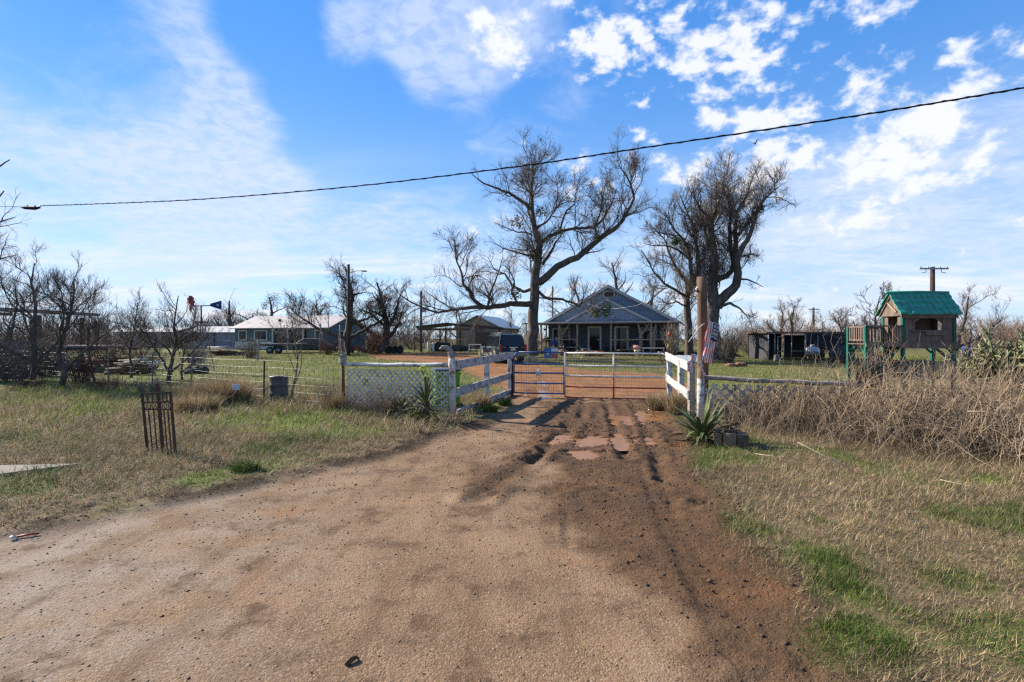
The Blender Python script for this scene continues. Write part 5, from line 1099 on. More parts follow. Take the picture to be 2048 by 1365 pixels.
for side in (0, 1):
    for r_ in range(rows):
        for k in range(per):
            x0 = -.16 + (W + .34) * k / per + (.02 if r_ % 2 else 0); w_ = (W + .34) / per - .016; u0, u1 = r_ / rows, (r_ + 1) / rows + .03
            ya, yb = -oy + (D / 2 + oy) * u0, -oy + (D / 2 + oy) * u1; za, zb = ez + (rz_ - ez) * u0, ez + (rz_ - ez) * u1; lift = .045 + q.uniform(0, .02)
            if side: ya, yb = D - ya, D - yb
            dy = -.004 if not side else .004; j = q.uniform(-.012, .012)
            vs = [(x0, ya, za + lift + j), (x0 + w_, ya, za + lift + j), (x0 + w_, yb, zb + .015), (x0, yb, zb + .015), (x0, ya, za + j), (x0 + w_, ya, za + j), (x0 + w_, yb, zb - .02), (x0, yb, zb - .02)]
            fs = [(0, 1, 2, 3), (4, 7, 6, 5), (0, 4, 5, 1), (1, 5, 6, 2), (2, 6, 7, 3), (3, 7, 4, 0)]
            MB().add(vs, fs).build('shingle', PR, ph)
MB().tube([(-.2, D / 2, rz_ + .015), (W / 2, D / 2, rz_ + .03), (W + .2, D / 2, rz_ + .01)], .05, 8).build('ridge_cap', PR, ph, True)
# balcony railing
for x0, x1, y in ((-1.62, -1.18, -.0), (-1.62, -1.62, 0)):
    pass
MB().box((-1.2, D / 2, DK + .16), (.04, D, .05)).build('rail', PW, ph)
MB().box((-.6, D, DK + .60), (1.2, .05, .06)).build('rail', PW, ph)
for k in range(10): MB().box((-1.1 + .115 * k, D, DK + .34), (.05, .03, .52)).build('baluster', PW, ph)
MB().box((-1.2, D / 2, DK + .60), (.05, D + .1, .06)).build('rail', PW, ph)
for k in range(7): MB().box((-1.2, .1 + .115 * k, DK + .36), (.03, .05, .46)).build('baluster', PW, ph)
MB().box((-.60, -.03, DK + .62), (1.24, .04, .05)).build('rail', PW, ph)
for k in range(4): MB().box((-.30 + .09 * k, -.03, DK + .34), (.07, .03, .60 + .03 * (k % 2))).build('baluster', PW, ph)
# slide from the deck down to the left front
mb = MB(); vs = []; n = 10
for i in range(n + 1):
    u = i / n; x = .02 - 1.0 * u; z = DK - .05 - 1.15 * (u ** .9); yy = .28
    for dy, dz in ((-.24, .16), (-.20, .0), (.20, .0), (.24, .16)): vs.append((x, yy + dy, z + dz))
fs = [(i * 4 + j, i * 4 + j + 1, i * 4 + 5 + j, i * 4 + 4 + j) for i in range(n) for j in range(3)]
o = mb.add(vs, fs).build('slide', PG, ph, True); sm = o.modifiers.new('thick', 'SOLIDIFY'); sm.thickness = .02
for a, bq in (((-1.2, .0, DK - .32), (-1.2, .24, DK - .08)), ((-1.2, 0, DK - .32), (-.94, 0, DK - .08)), ((-1.2, D, DK - .3), (-.96, D, DK - .08)), ((W, 0, DK - .32), (W - .25, 0, DK - .1)), ((W, D, DK - .32), (W - .25, D, DK - .1)), ((.03, D, DK - .32), (.3, D, DK - .1))): MB().beam(a, bq, .05, .05, up=(0, 1, 0)).build('brace', PG, ph)
for x0, x1, n in ((.12, W - .02, 11), (-1.18, -.6, 7)):
    MB().box(((x0 + x1) / 2, -.055, .97), (x1 - x0, .04, .07)).build('skirt_rail', PW, ph); MB().box(((x0 + x1) / 2, -.055, .45), (x1 - x0, .04, .07)).build('skirt_rail', PW, ph)
    for k in range(n): MB().box((x0 + (x1 - x0) * (k + .5) / n, -.085, .71), (.065 if (x0 > 0 and k < 5) else .045, .02, .62)).build('skirt_slat', PSL, ph)
MB().box((W / 2, D + .03, .7), (W, .03, .6)).build('skirt_back', PW, ph)

# ------------------------------------------------------------------ blue gabled house
HC = Vector((9.1, 48.0, 0)); HZ = float(base_h(9.1, 46)); HR = R(-20)
hs = thing('house', 'blue shingled gable house with a deep log-post porch', 'house', (HC.x, HC.y, HZ), HR)
BLS = mat_lines('blue_shingle_wall', (.25, .32, .42), (.18, .245, .34), 2, .16, .8, .15, 3.0); BLD = mat_lines('blue_siding', (.085, .11, .145), (.06, .08, .11), 2, .19, .75, .12, 3.0)  # gable tone lifted for grazing sun, siding tone lowered for porch shade
HROOF = mat('house_roof', (.40, .41, .42), (.28, .29, .30), 3, .6, .2, 12, metal=.3); TRIMG = mat('grey_trim', (.50, .51, .52), (.36, .37, .38), 5, .7); TRIMW = mat('white_trim', (.62, .58, .52), (.46, .42, .37), 5, .75)
HW, E, PK, FL = 6.1, 3.0, 6.35, .35      # half width, eave height, peak, porch floor
def loc(o): return o
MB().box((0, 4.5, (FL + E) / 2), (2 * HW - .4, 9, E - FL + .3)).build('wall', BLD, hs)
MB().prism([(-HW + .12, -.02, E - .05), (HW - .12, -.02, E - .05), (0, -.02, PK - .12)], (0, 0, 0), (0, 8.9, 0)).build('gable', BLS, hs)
sl_ = math.hypot(HW + .35, PK - E + .17)
for s in (-1, 1):
    mb = MB(); x0, z0 = s * (HW + .45), E - .22; mb.prism([(0, -.45, PK), (0, -.45, PK + .12), (x0, -.45, z0 + .12), (x0, -.45, z0)], (0, 0, 0), (0, 10, 0)); mb.build('roof', HROOF, hs)
    mb = MB(); mb.prism([(0, -.49, PK - .16), (0, -.49, PK + .13), (x0, -.49, z0 + .13), (x0, -.49, z0 - .12)], (0, 0, 0), (0, .035, 0)); mb.build('fascia', TRIMG, hs)
# lower porch gable
G2, P2z, GY = 4.0, 5.05, -1.15
MB().prism([(-G2 + .1, GY + .02, E - .08), (G2 - .1, GY + .02, E - .08), (0, GY + .02, P2z - .1)], (0, 0, 0), (0, 1.1, 0)).build('porch_gable', BLS, hs)
for s in (-1, 1):
    x0, z0 = s * (G2 + .2), E - .16; mb = MB().prism([(0, GY - .18, P2z), (0, GY - .18, P2z + .07), (x0, GY - .18, z0 + .07), (x0, GY - .18, z0)], (0, 0, 0), (0, 1.3, 0)); mb.build('porch_gable_roof', HROOF, hs)
    mb = MB().prism([(0, GY - .21, P2z - .11), (0, GY - .21, P2z + .08), (x0, GY - .21, z0 + .08), (x0, GY - .21, z0 - .09)], (0, 0, 0), (0, .028, 0)); mb.build('porch_fascia', TRIMG, hs)
# gable vent
v_ = MB().box((0, -.05, PK - .75), (1.05, .06, .62)).build('vent', TRIMG, hs)
vp = MB().box((0, -.085, PK - .75), (.80, .03, .44)).build('vent_opening', BLACK, v_)
for k in range(4): MB().box((0, -.105, PK - .90 + .1 * k), (.80, .025, .035)).build('louvre', RUSTR, v_)
# porch roof, floor, posts, rails
PX0, PX1, PY = -7.5, 6.4, -2.7
mb = MB().prism([(PX0, PY, E - .20), (PX0, PY, E - .06), (PX0, .1, E + .06), (PX0, .1, E - .06)], (0, 0, 0), (PX1 - PX0, 0, 0)); mb.build('porch_roof', mat('porch_roof_edge', (.30, .28, .27), (.20, .18, .17), 4, .7), hs)
MB().box(((PX0 - HW) / 2 - .0, 2.5, E - .08), (-PX0 - HW + .4, 5, .10)).build('side_porch_roof', mat('porch_roof_edge', (.3, .28, .27)), hs)
MB().box(((PX0 + PX1) / 2, PY / 2 + .1, FL / 2), (PX1 - PX0 - .4, -PY - .3, FL)).build('porch_floor', WOODB, hs)
LOG = mat('peeled_log', (.36, .29, .22), (.24, .19, .14), 5, .85, .4, 16)
postx = [-7.4, -5.9, -4.2, -2.5, .55, 4.0, 6.2]
for k, x in enumerate(postx): wob_tube((x, PY + .2, 0), (x + .03, PY + .2, E - .18), .10, .085, 6, .02, 60 + k).build('porch_post', LOG, hs, True)
for x, y in ((-7.35, 0), (-7.35, 2.2), (-6.75, 2.2)): wob_tube((x, y, 0), (x, y, E - .14), .09, .08, 5, .02, 80 + int(y)).build('porch_post', LOG, hs, True)
for k, (x, s) in enumerate([(-4.0, 1), (4.2, -1), (3.1, 1)]):       # forked trunks used as posts
    wob_tube((x, PY + .5, FL), (x, PY + .5, FL + 1.5), .16, .14, 5, .03, 90 + k).build('tree_trunk_post', LOG, hs, True); wob_tube((x, PY + .5, FL + 1.4), (x + s * .75, PY + .5, E - .2), .10, .07, 5, .05, 95 + k).build('post_fork', LOG, hs, True); wob_tube((x, PY + .5, FL + 1.4), (x - s * .2, PY + .5, E - .2), .10, .08, 4, .04, 98 + k).build('post_fork', LOG, hs, True)
for x0, x1, z in ((-6.7, -2.5, 1.35), (.55, 6.2, 1.35), (-6.7, -2.5, .62)): wob_tube((x0, PY + .2, z), (x1, PY + .2, z + .04), .055, .05, 8, .02, 110 + int(x0)).build('porch_rail', LOG, hs, True)
def opening(nm, x, z0, w, h, m, fm, y=-.02, bars=0):
    o = MB().box((x, y - .02, z0 + h / 2), (w, .05, h)).build(nm, m, hs)
    f = MB()
    for sx in (-1, 1): f.box((x + sx * (w / 2 + .07), y - .05, z0 + h / 2), (.16, .08, h + .2))
    f.box((x, y - .052, z0 + h + .07), (w + .3, .08, .16)); f.build('frame', fm, o); return o
d1 = opening('door', -1.35, FL + .02, 1.0, 2.1, GLASS, TRIMW); MB().box((-1.0, -.08, FL + 1.0), (.05, .05, .12)).build('handle', CHROME, d1)
d2 = opening('door', 1.15, FL + .02, 1.0, 2.1, GLASS, TRIMW); MB().box((1.5, -.08, FL + 1.0), (.05, .05, .12)).build('handle', CHROME, d2)
for x, w in ((-4.6, 1.5), (3.6, 1.2), (5.3, 1.0)): opening('window', x, FL + .7, w, 1.3, GLASS, mat('blue_grey_trim', (.30, .33, .37), (.22, .25, .29), 5, .75))
MB().tube([(-4.3, 3.0, 4.6), (-4.3, 3.0, 6.4)], .09, 8).build('stove_pipe', STEEL, hs, True)
for k in range(3): MB().box((-.1, PY - .15 - .3 * k + .3, FL - .12 * (k + 1) + .03), (2.2, .32, .12)).build('step', WOODB, hs)

# ------------------------------------------------------------------ parked car
def suv():
    t = thing('parked_suv', 'dark green-blue sport utility car with tan lower body parked in the yard', 'car', (-.75, 36.0, float(base_h(-.5, 36)) + .02), R(90 + 19))
    PT = mat('car_paint', (.012, .030, .040), (.010, .024, .032), 3, .45, spec=.15); TAN = mat('car_tan', (.24, .215, .17), (.19, .17, .135), 4, .5); TRIM = BLACK
    # x forward, y left, z up ; stations from tail to nose
    st = [(-2.58, .55, 1.02, .94, None), (-2.50, .50, 1.05, .985, None), (-1.2, .48, 1.08, 1.0, None), (.3, .48, 1.08, 1.0, None), (1.2, .48, 1.08, 1.0, None), (1.45, .50, 1.06, .99, None), (2.2, .52, 1.0, .97, None), (2.52, .58, .90, .90, None), (2.60, .62, .78, .80, None)]
    vs = []; fs = []; m = 8
    for x, zb, zt, hw, _ in st:
        vs += [(x, -hw * .94, zb), (x, -hw, zb + .12), (x, -hw, zt - .12), (x, -hw * .93, zt), (x, hw * .93, zt), (x, hw, zt - .12), (x, hw, zb + .12), (x, hw * .94, zb)]
    for i in range(len(st) - 1):
        for j in range(m): fs.append((i * m + j, i * m + (j + 1) % m, (i + 1) * m + (j + 1) % m, (i + 1) * m + j))
    fs += [tuple(range(m)), tuple((len(st) - 1) * m + j for j in range(m - 1, -1, -1))]
    o = MB().add(vs, fs).build('body', PT, t, True, bevel=.02)
    # cabin: roof, pillars around panes
    g = [(-2.47, 1.02, .93), (-2.12, 1.84, .74), (-1.2, 1.92, .76), (.2, 1.90, .76), (.62, 1.82, .74), (1.32, 1.05, .90)]
    vs = []; fs = []
    for x, z, hw in g: vs += [(x, -hw, z), (x, hw, z)]
    low = [(-2.47, 1.0, .93), (-2.3, 1.0, .95), (-1.2, 1.04, .955), (.2, 1.04, .955), (.7, 1.04, .95), (1.32, 1.0, .90)]
    for x, z, hw in low: vs += [(x, -hw, z), (x, hw, z)]
    for i in range(5): fs += [(i * 2, i * 2 + 2, i * 2 + 3, i * 2 + 1), (12 + i * 2, i * 2, i * 2 + 2, 12 + i * 2 + 2)[::1], (12 + i * 2 + 1, 12 + i * 2 + 3, i * 2 + 3, i * 2 + 1)]
    MB().add(vs, fs).build('cabin', PT, t, False)
    def pane(pts, nm='window_pane', off=(0, 0, 0)):
        MB().prism([Vector(p) + Vector(off) for p in pts], (0, 0, 0), Vector(off) * .3).build(nm, GLASS, t)
    for s in (1, -1):
        def yy(z): return s * (.955 - (z - 1.04) / (1.90 - 1.04) * .195 + .008)
        for x0, x1, x0t, x1t in ((-2.20, -1.25, -2.02, -1.25), (-1.17, -.22, -1.17, -.22), (-.14, .95, -.14, .50)):
            pts = [(x0, yy(1.10), 1.10), (x1, yy(1.10), 1.10), (x1t, yy(1.76), 1.76), (x0t, yy(1.76), 1.76)]
            MB().prism(pts, (0, 0, 0), (0, .006 * s, 0)).build('window_pane', GLASS, t)
    MB().prism([(-2.478, -.80, 1.10), (-2.478, .80, 1.10), (-2.20, .66, 1.72), (-2.20, -.66, 1.72)], (0, 0, 0), (-.012, 0, .006)).build('rear_window', GLASS, t)
    MB().prism([(1.27, -.80, 1.10), (1.27, .80, 1.10), (.70, .66, 1.77), (.70, -.66, 1.77)], (0, 0, 0), (.012, 0, .006)).build('windscreen', GLASS, t)
    MB().box((0, 0, .47), (4.9, 2.0, .16)).build('lower_cladding', TAN, t, bevel=.03)
    for s in (1, -1): MB().box((-.02, s * .99, .56), (1.9, .03, .16)).build('door_cladding', TAN, t, bevel=.01)
    MB().box((-2.60, 0, .58), (.18, 1.92, .30)).build('rear_bumper', TAN, t, bevel=.04); MB().box((2.58, 0, .56), (.18, 1.86, .30)).build('front_bumper', TAN, t, bevel=.04)
    for s in (1, -1):
        MB().box((-2.545, s * .87, .98), (.10, .17, .44)).build('tail_light', mat('tail_red', (.36, .02, .02), (.28, .015, .015), 4, .25), t, bevel=.02)
        MB().box((2.52, s * .72, .80), (.10, .34, .18)).build('headlight', CHROME, t, bevel=.02)
        MB().box((.92, s * 1.08, 1.18), (.12, .18, .18)).build('mirror', BLACK, t, bevel=.03)
        MB().tube([(-2.0, s * .68, 1.90), (-1.9, s * .68, 1.965), (.2, s * .68, 1.96), (.3, s * .68, 1.89)], .018, 6).build('roof_rail', STEEL, t, True)
        for xw in (-1.52, 1.50):
            w = thing('wheel', '', ''); [w.__delitem__(k) for k in ('label', 'category')]; w.parent = t; w.location = (xw, s * .86, .39)
            MB().lathe([(.27, -.13), (.36, -.125), (.39, -.09), (.39, .09), (.36, .125), (.27, .13)], (0, 0, 0), 24, 'Y').build('tyre', RUBBER, w, True)
            MB().lathe([(.27, -.11), (.22, -.135), (.06, -.12), (.05, .12), (.22, .135), (.27, .11)], (0, 0, 0), 20, 'Y').build('rim', CHROME, w, True)
            mb = MB(); pts = []
            for k in range(13): a = math.pi * (k / 12) ; pts.append((xw + .46 * math.cos(a), s * 1.0, .40 + .46 * math.sin(a)))
            for k in range(12): mb.beam(pts[k], pts[k + 1], .05, .075, up=(0, 1, 0))
            mb.build('fender_flare', TAN, t)
            MB().lathe([(.41, -.03), (.42, 0), (.41, .03)], (xw, s * .985, .42), 24, 'Y').build('wheel_well', BLACK, t, True)
    MB().box((-2.605, 0, 1.02), (.03, .62, .05)).build('tailgate_trim', CHROME, t, bevel=.008); MB().box((-2.60, .02, .88), (.02, .34, .16)).build('licence_plate', PEELW, t)
    for y in (-.62, .62): MB().box((-2.598, y, 1.03), (.02, .22, .035)).build('badge', STEEL, t)
    for x in (-1.5, -.3): MB().tube([(x, -.68, 1.965), (x, .68, 1.965)], .016, 6).build('roof_bar', STEEL, t, True)
    return t
suv()
# ------------------------------------------------------------------ outbuildings
def frame_building(name, label, org, rz, L0, L1, D, E, PKz, wallm, roofm, gablem, over=.35, cat='building'):
    """ridge along local x; front at y=0"""
    t = thing(name, label, cat, (org[0], org[1], float(base_h(*org))), rz)
    MB().box(((L0 + L1) / 2, D / 2, E / 2), (L1 - L0, D, E)).build('wall', wallm, t)
    for x in (L0, L1 - .06): MB().prism([(x, .01, E), (x, D - .01, E), (x, D / 2, PKz - .05)], (0, 0, 0), (.06, 0, 0)).build('gable', gablem, t)
    sl = (PKz - E) / (D / 2)
    for s in (0, 1):
        y0 = -over if s == 0 else D + over; z0 = E - over * sl
        MB().prism([(L0 - over, D / 2, PKz), (L0 - over, D / 2, PKz + .09), (L0 - over, y0, z0 + .09), (L0 - over, y0, z0)], (0, 0, 0), (L1 - L0 + 2 * over, 0, 0)).build('roof', roofm, t)
    return t
TEAL = mat_lines('teal_siding', (.11, .17, .18), (.08, .125, .135), 2, .2, .75, .12, 2.5); PALEROOF = mat_lines('pale_metal_roof', (.42, .38, .35), (.33, .28, .25), 0, .6, .5, .08, 1.2, metal=.1)
t = frame_building('low_house', 'long low teal house with pale metal roof left of the dark pole', (-21.2, 59), R(-15), -13, 0, 8, 2.7, 4.15, TEAL, PALEROOF, TEAL, .45, 'house')
MB().box((-10.3, -.03, .55), (5.2, .06, .9)).build('skirting', TRIMW, t); MB().box((-.9, -.03, .3), (1.7, .06, .5)).build('skirting', TRIMW, t)
pr = MB().box((-5.2, -.02, 1.3), (4.6, .06, 2.3)).build('porch_recess_shade', GLASS, t)  # dark slab on the flat wall stands for the shade inside the porch
for x in (-7.3, -5.2, -3.1): MB().box((x, -.3, 1.3), (.14, .14, 2.6)).build('porch_post', TRIMW, t)
for x, w in ((-11.8, 1.0), (-9.2, 1.6), (-1.2, .8)):
    o = MB().box((x, -.03, 1.75), (w, .07, 1.0)).build('window', GLASS, t); f = MB()
    for s in (-1, 1): f.box((x + s * (w / 2 + .06), -.05, 1.75), (.12, .09, 1.24))
    f.box((x, -.052, 2.31), (w, .09, .12)).box((x, -.052, 1.19), (w, .09, .12)); f.build('frame', TRIMW, o)
o = MB().box((.03, 2.6, 1.7), (.07, .9, 1.0)).build('window', GLASS, t); MB().box((.05, 2.6, 2.25), (.08, 1.1, .12)).build('frame', TRIMW, o)
MB().tube([(-8.2, 2.0, 3.3), (-8.2, 2.0, 3.75)], .16, 8).build('roof_vent', RUST, t, True); MB().tube([(-5.1, 2.2, 3.4), (-5.1, 2.2, 3.8)], .09, 8).build('roof_vent', STEEL, t, True)
GREYC = mat_lines('grey_corrugated', (.26, .27, .30), (.19, .20, .22), 0, .25, .6, .2, 2.0, metal=.1); CREAM = mat_lines('cream_panels', (.46, .44, .40), (.34, .33, .31), 0, 1.2, .7, .06, 1.5); SHROOF = mat('shed_roof', (.42, .42, .42), (.30, .30, .30), 2, .6)
t = frame_building('metal_shed', 'grey corrugated shed behind the blue windmill tail', (X(372, 70), 70), R(-4), 0, 7.2, 6, 2.2, 3.0, GREYC, SHROOF, GREYC, .25, 'shed')
for x in (2.2, 4.1): MB().box((x, -.03, 1.1), (.12, .06, 2.1)).build('post', BLACK, t)
t = frame_building('open_shed', 'long pale open-fronted shed at the far left behind the mesquites', (X(226, 74), 74), R(-3), 0, 9.0, 6, 2.3, 2.9, CREAM, SHROOF, CREAM, .3, 'shed')
for x, w in ((4.2, .5), (5.6, 2.2), (8.0, 1.2)): MB().box((x, -.03, 1.1), (w, .06, 2.1)).build('bay_shade', GLASS, t)  # dark slabs on the closed wall stand for shade in the open bays
for x in (1.2, 2.8): MB().box((x, -.05, 1.15), (.14, .06, 2.3)).build('post', BLACK, t)
# roof at the left edge
t = thing('pole_shed', 'flat-roofed open pole shed at the left picture edge', 'shed', (X(20, 29), 29, float(base_h(-28, 29))), R(4))
MB().prism([(-5.0, -.2, 3.46), (-5, -.2, 3.68), (2.2, -.2, 3.30), (2.2, -.2, 3.12)], (0, 0, 0), (0, 4, 0)).build('roof', WOODG, t); MB().prism([(-5.0, -.5, 3.25), (-5, -.5, 3.44), (.4, -.5, 3.13), (.4, -.5, 2.95)], (0, 0, 0), (0, .2, 0)).build('roof_beam', WOODB, t)
for x in (-4.5, -1.6, 1.4): MB().box((x, .2, 1.5), (.16, .16, 3.0)).build('post', WOODB, t); MB().box((x, 3.4, 1.5), (.16, .16, 3.0)).build('post', WOODB, t)
MB().box((-2.6, 3.6, .9), (3.0, .08, 1.3)).build('back_wall', mat('shed_tarp', (.10, .13, .19), (.07, .085, .12), 3, .7), t)
# barn with tin roof
BEIGE = mat_lines('beige_metal', (.30, .235, .18), (.22, .17, .13), 1, .36, .65, .2, 1.5); TIN = mat_lines('tin_roof', (.36, .40, .44), (.28, .31, .35), 0, .4, .45, .1, 1.5, metal=.3)
t = frame_building('barn', 'beige metal barn with blue-grey tin roof behind the carport', (X(1000, 62), 62), R(72), 0, 8, 5.8, 2.75, 4.15, BEIGE, TIN, BEIGE, .3, 'barn')
o = MB().box((-.03, 2.2, 1.1), (.06, 1.8, 2.2)).build('door', mat('brown_door', (.14, .10, .08), (.1, .075, .06), 4, .8), t); MB().box((-.07, 1.4, 1.1), (.03, .08, .16)).build('handle', CHROME, o)
# carport
CY = 55.0; t = thing('carport', 'dark open-sided carport with low gable roof behind the car', 'carport', (X(915, CY), CY, float(base_h(-6, CY))))
c0, cp, c1 = X(832, CY) - X(915, CY), X(893, CY) - X(915, CY), X(1006, CY) - X(915, CY)
ROOFD = mat('carport_roof', (.075, .062, .055), (.05, .042, .038), 3, .8); ge = 2.55
for a, za, b_, zb in ((c0, ge, cp, ge + .38), (cp, ge + .38, c1, ge - .12)): MB().prism([(a, -.2, za - .06), (a, -.2, za + .14), (b_, -.2, zb + .14), (b_, -.2, zb - .06)], (0, 0, 0), (0, 5.6, 0)).build('roof', ROOFD, t)
MB().box(((c0 + c1) / 2 - .8, -.1, ge - .20), (c1 - c0 - 2.0, .10, .24)).build('beam', WOODB, t)
for k in range(5): x = c0 + (c1 - c0) * (.15 + .15 * k); MB().box((x, -.06, ge + .12), (.08, .08, .3)).build('strut', WOODG, t)
for x, y in [(c0 + .5, 0), (c0 + 1.9, 4.8), (cp - .1, .1), (c0 + 2.6, 4.8), (cp + 1.0, 4.6), (c1 - 2.9, .1), (c1 - .5, 4.8)]: MB().box((x, y, ge / 2), (.16, .16, ge)).build('post', WOODB, t)
# things about the carport
def wt(px, Y): x = X(px, Y); return (x, Y, float(base_h(x, Y)))
p = wt(885, 53.5); o = MB().prism([(-1.3, 0, 0), (1.3, 0, 0), (1.1, 0, .55), (.5, 0, .95), (-.6, 0, 1.0), (-1.2, 0, .7)], (0, 0, 0), (0, 1.4, 0)).build('covered_mower', mat('tarp_dark', (.03, .032, .03), (.02, .022, .02), 4, .6), None, bevel=.12); o.location = p; tag(o, 'dark tarp-covered machine under the carport', 'machine')
def step_ladder(label, px, Y, h, w):
    t = thing('step_ladder', label, 'ladder', wt(px, Y))
    for s in (-1, 1):
        MB().beam((s * w / 2, -.0, 0), (s * w * .12, .3, h), .05, .04, up=(0, 1, 0)).build('rail', TRIMW, t); MB().beam((s * w / 2, .9, 0), (s * w * .12, .4, h), .05, .04, up=(0, 1, 0)).build('rail', TRIMW, t)
    for k in range(1, 5): u = k / 5; ww = w * (1 - u) + w * .24 * u; MB().box((0, .3 * u, h * u), (ww, .08, .03)).build('tread', TRIMW, t)
step_ladder('white folding step ladder standing before the carport post', 845, 53.5, 1.5, .75)
for k, (px, h, r, lb) in enumerate([(857, 1.05, .16, 'white water heater tank left of the covered machine'), (866, .95, .15, 'pale upright tank touching the covered machine')]):
    o = MB().lathe([(r * .9, 0), (r, .03), (r, h - .08), (r * .6, h), (.03, h + .02)], (0, 0, 0), 14).build('upright_tank', TRIMW, None, True); o.location = wt(px, 53.2); tag(o, lb, 'tank')
def table_frame(name, label, px, Y, w, d, h, m, rz=0):
    t = thing(name, label, 'table', wt(px, Y), rz); MB().box((0, 0, h), (w, d, .06)).build('top', m, t, bevel=.01); MB().box((0, 0, h * .42), (w * .9, d * .9, .04)).build('shelf', m, t)
    for sx in (-1, 1):
        for sy in (-1, 1): MB().beam((sx * w * .50, sy * d * .48, 0), (sx * w * .44, sy * d * .42, h), .06, .06, up=(0, 1, 0)).build('leg', m, t)
    return t
table_frame('garden_table', 'white slatted table left of the parked car', 950, 50, 1.25, .7, .82, TRIMW)
for k, (px, Y, s, lb) in enumerate([(912, 53.5, .75, 'dark bundle of machinery under the carport centre'), (925, 54, .7, 'black bagged heap right of the carport centre'), (936, 54, .62, 'small dark heap beside the white table')]):
    o = MB().blob((0, 0, s * .42), (s * 1.4, s, s * .95), 50 + k, 10, 7, .22).build('junk_heap', mat('junk_dark', (.035, .032, .03), (.07, .055, .045), 6, .7), None); o.location = wt(px, Y); tag(o, lb, 'heap')
def tyre(label, px, Y, r, rz, group=None, lean=0.0):
    o = MB().lathe([(r * .58, -.09), (r * .75, -.12), (r * .95, -.11), (r, -.06), (r, .06), (r * .95, .11), (r * .75, .12), (r * .58, .09), (r * .56, 0)], (0, 0, 0), 24, 'Y').build('tyre', RUBBER, None, True)
    x, y, z = wt(px, Y); o.location = (x, y, z + r - .02); o.rotation_euler = (lean, 0, rz); return tag(o, label, 'tyre', group)
for k, (px, lb) in enumerate([(778, 'leftmost of three old tyres standing in the yard grass'), (789, 'middle of three old tyres standing in the yard grass'), (800, 'rightmost of three old tyres standing in the yard grass')]): tyre(lb, px, 48.5 + .3 * k, .40, .6 + .2 * k)
o = MB().lathe([(.28, 0), (.29, .03), (.29, .85), (.27, .88)], (0, 0, 0), 16).build('drum', mat('drum_blue', (.05, .10, .12), (.03, .06, .075), 4, .5), None, True); o.location = wt(759, 49); tag(o, 'dark teal drum under the leaning oak', 'drum')
for k, (px, Y, s, m, lb) in enumerate([(712, 50, .7, 'rusty', 'reddish scrap heap beside the utility pole foot'), (728, 50.5, .6, 'rusty', 'low scrap heap behind the reddish shrub'), (680, 52, .5, 'rusty', 'brown scrap by the low house corner')]):
    mb = MB(); q = random.Random(k)
    for j in range(7): mb.box((q.uniform(-s, s), q.uniform(-.3, .3), q.uniform(.1, s * .9)), (q.uniform(.2, .6), q.uniform(.1, .3), q.uniform(.1, .4)), q.uniform(0, 3))
    o = mb.build('scrap_heap', RUSTR, None); o.location = wt(px, Y); tag(o, lb, 'scrap'); o['kind'] = 'stuff'

# utility poles
def upole(label, px, Y, top, r, cross=None, m=None, lamp=False):
    x, y, z = wt(px, Y); h = Z(top, Y) - z; t = thing('utility_pole', label, 'pole', (x, y, z - .05)); m = m or mat('pole_dark', (.065, .042, .035), (.04, .028, .024), 5, .85, .4, 16)
    MB().tube([(0, 0, 0), (0, 0, h * .5), (0, 0, h)], [r, r * .9, r * .8], 10).build('shaft', m, t, True)
    if cross:
        MB().box((0, -.12, h - cross[1]), (cross[0], .10, .12), 0).build('crossarm', STEEL, t)
        for s in (-.45, -.2, .22, .46): MB().lathe([(.04, 0), (.06, .05), (.03, .13)], (cross[0] * s, -.12, h - cross[1] + .06), 8).build('insulator', PEELW, t, True)
        for s in (-1, 1): MB().tube([(s * cross[0] * .27, -.12, h - cross[1]), (s * cross[0] * .27, -.12, h - cross[1] - .28), (s * cross[0] * .42, -.12, h - cross[1] - .34)], .025, 6).build('hanger', RUST, t, True)
        for k in range(4): MB().box((.09, -.05, h - .9 - .3 * k), (.12, .03, .03)).build('step_bolt', RUST, t)
    return t
t = upole('tall dark brown utility pole standing before the low house', 697, 44, 528, .14)
MB().tube([(.05, -.1, 7.15), (.7, -.1, 7.35), (1.3, -.1, 7.35)], .03, 6).build('lamp_arm', STEEL, t, True); MB().box((1.4, -.1, 7.33), (.4, .18, .12)).build('lamp_head', STEEL, t, bevel=.03)
t = upole('grey pole with a flood light box left of the carport', 842, 52, 581, .14, None, mat('pole_grey', (.12, .115, .11), (.075, .07, .068), 5, .85)); MB().box((.35, -.12, 4.35), (.42, .2, .5)).build('light_box', TRIMW, t, bevel=.05)
upole('thin grey pole left of the blue house', 1105, 55, 572, .10, None, mat('pole_grey', (.12, .115, .11)))
upole('thin stub pole left of the carport roof', 829, 54, 632, .06, None, mat('pole_grey', (.12, .115, .11)))
upole('distant utility pole with a crossarm behind the play house roof', 1865, 40, 533, .20, (2.25, .15))
upole('distant small utility pole behind the shade-cloth pen', 1627, 82, 615, .2, (1.8, .3))
for k, (px, Y, top, lb) in enumerate([(640, 47, 648, 'short wooden post in the yard before the low house'), (679, 43, 650, 'crooked bare post left of the dark utility pole'), (515, 36, 680, 'short dark post in the yard by the trailer')]):
    x, y, z = wt(px, Y); o = wob_tube((0, 0, 0), (.05, 0, Z(top, Y) - z), .09, .07, 5, .03, 130 + k).build('yard_post', WOODG, None, True); o.location = (x, y, z); tag(o, lb, 'post')

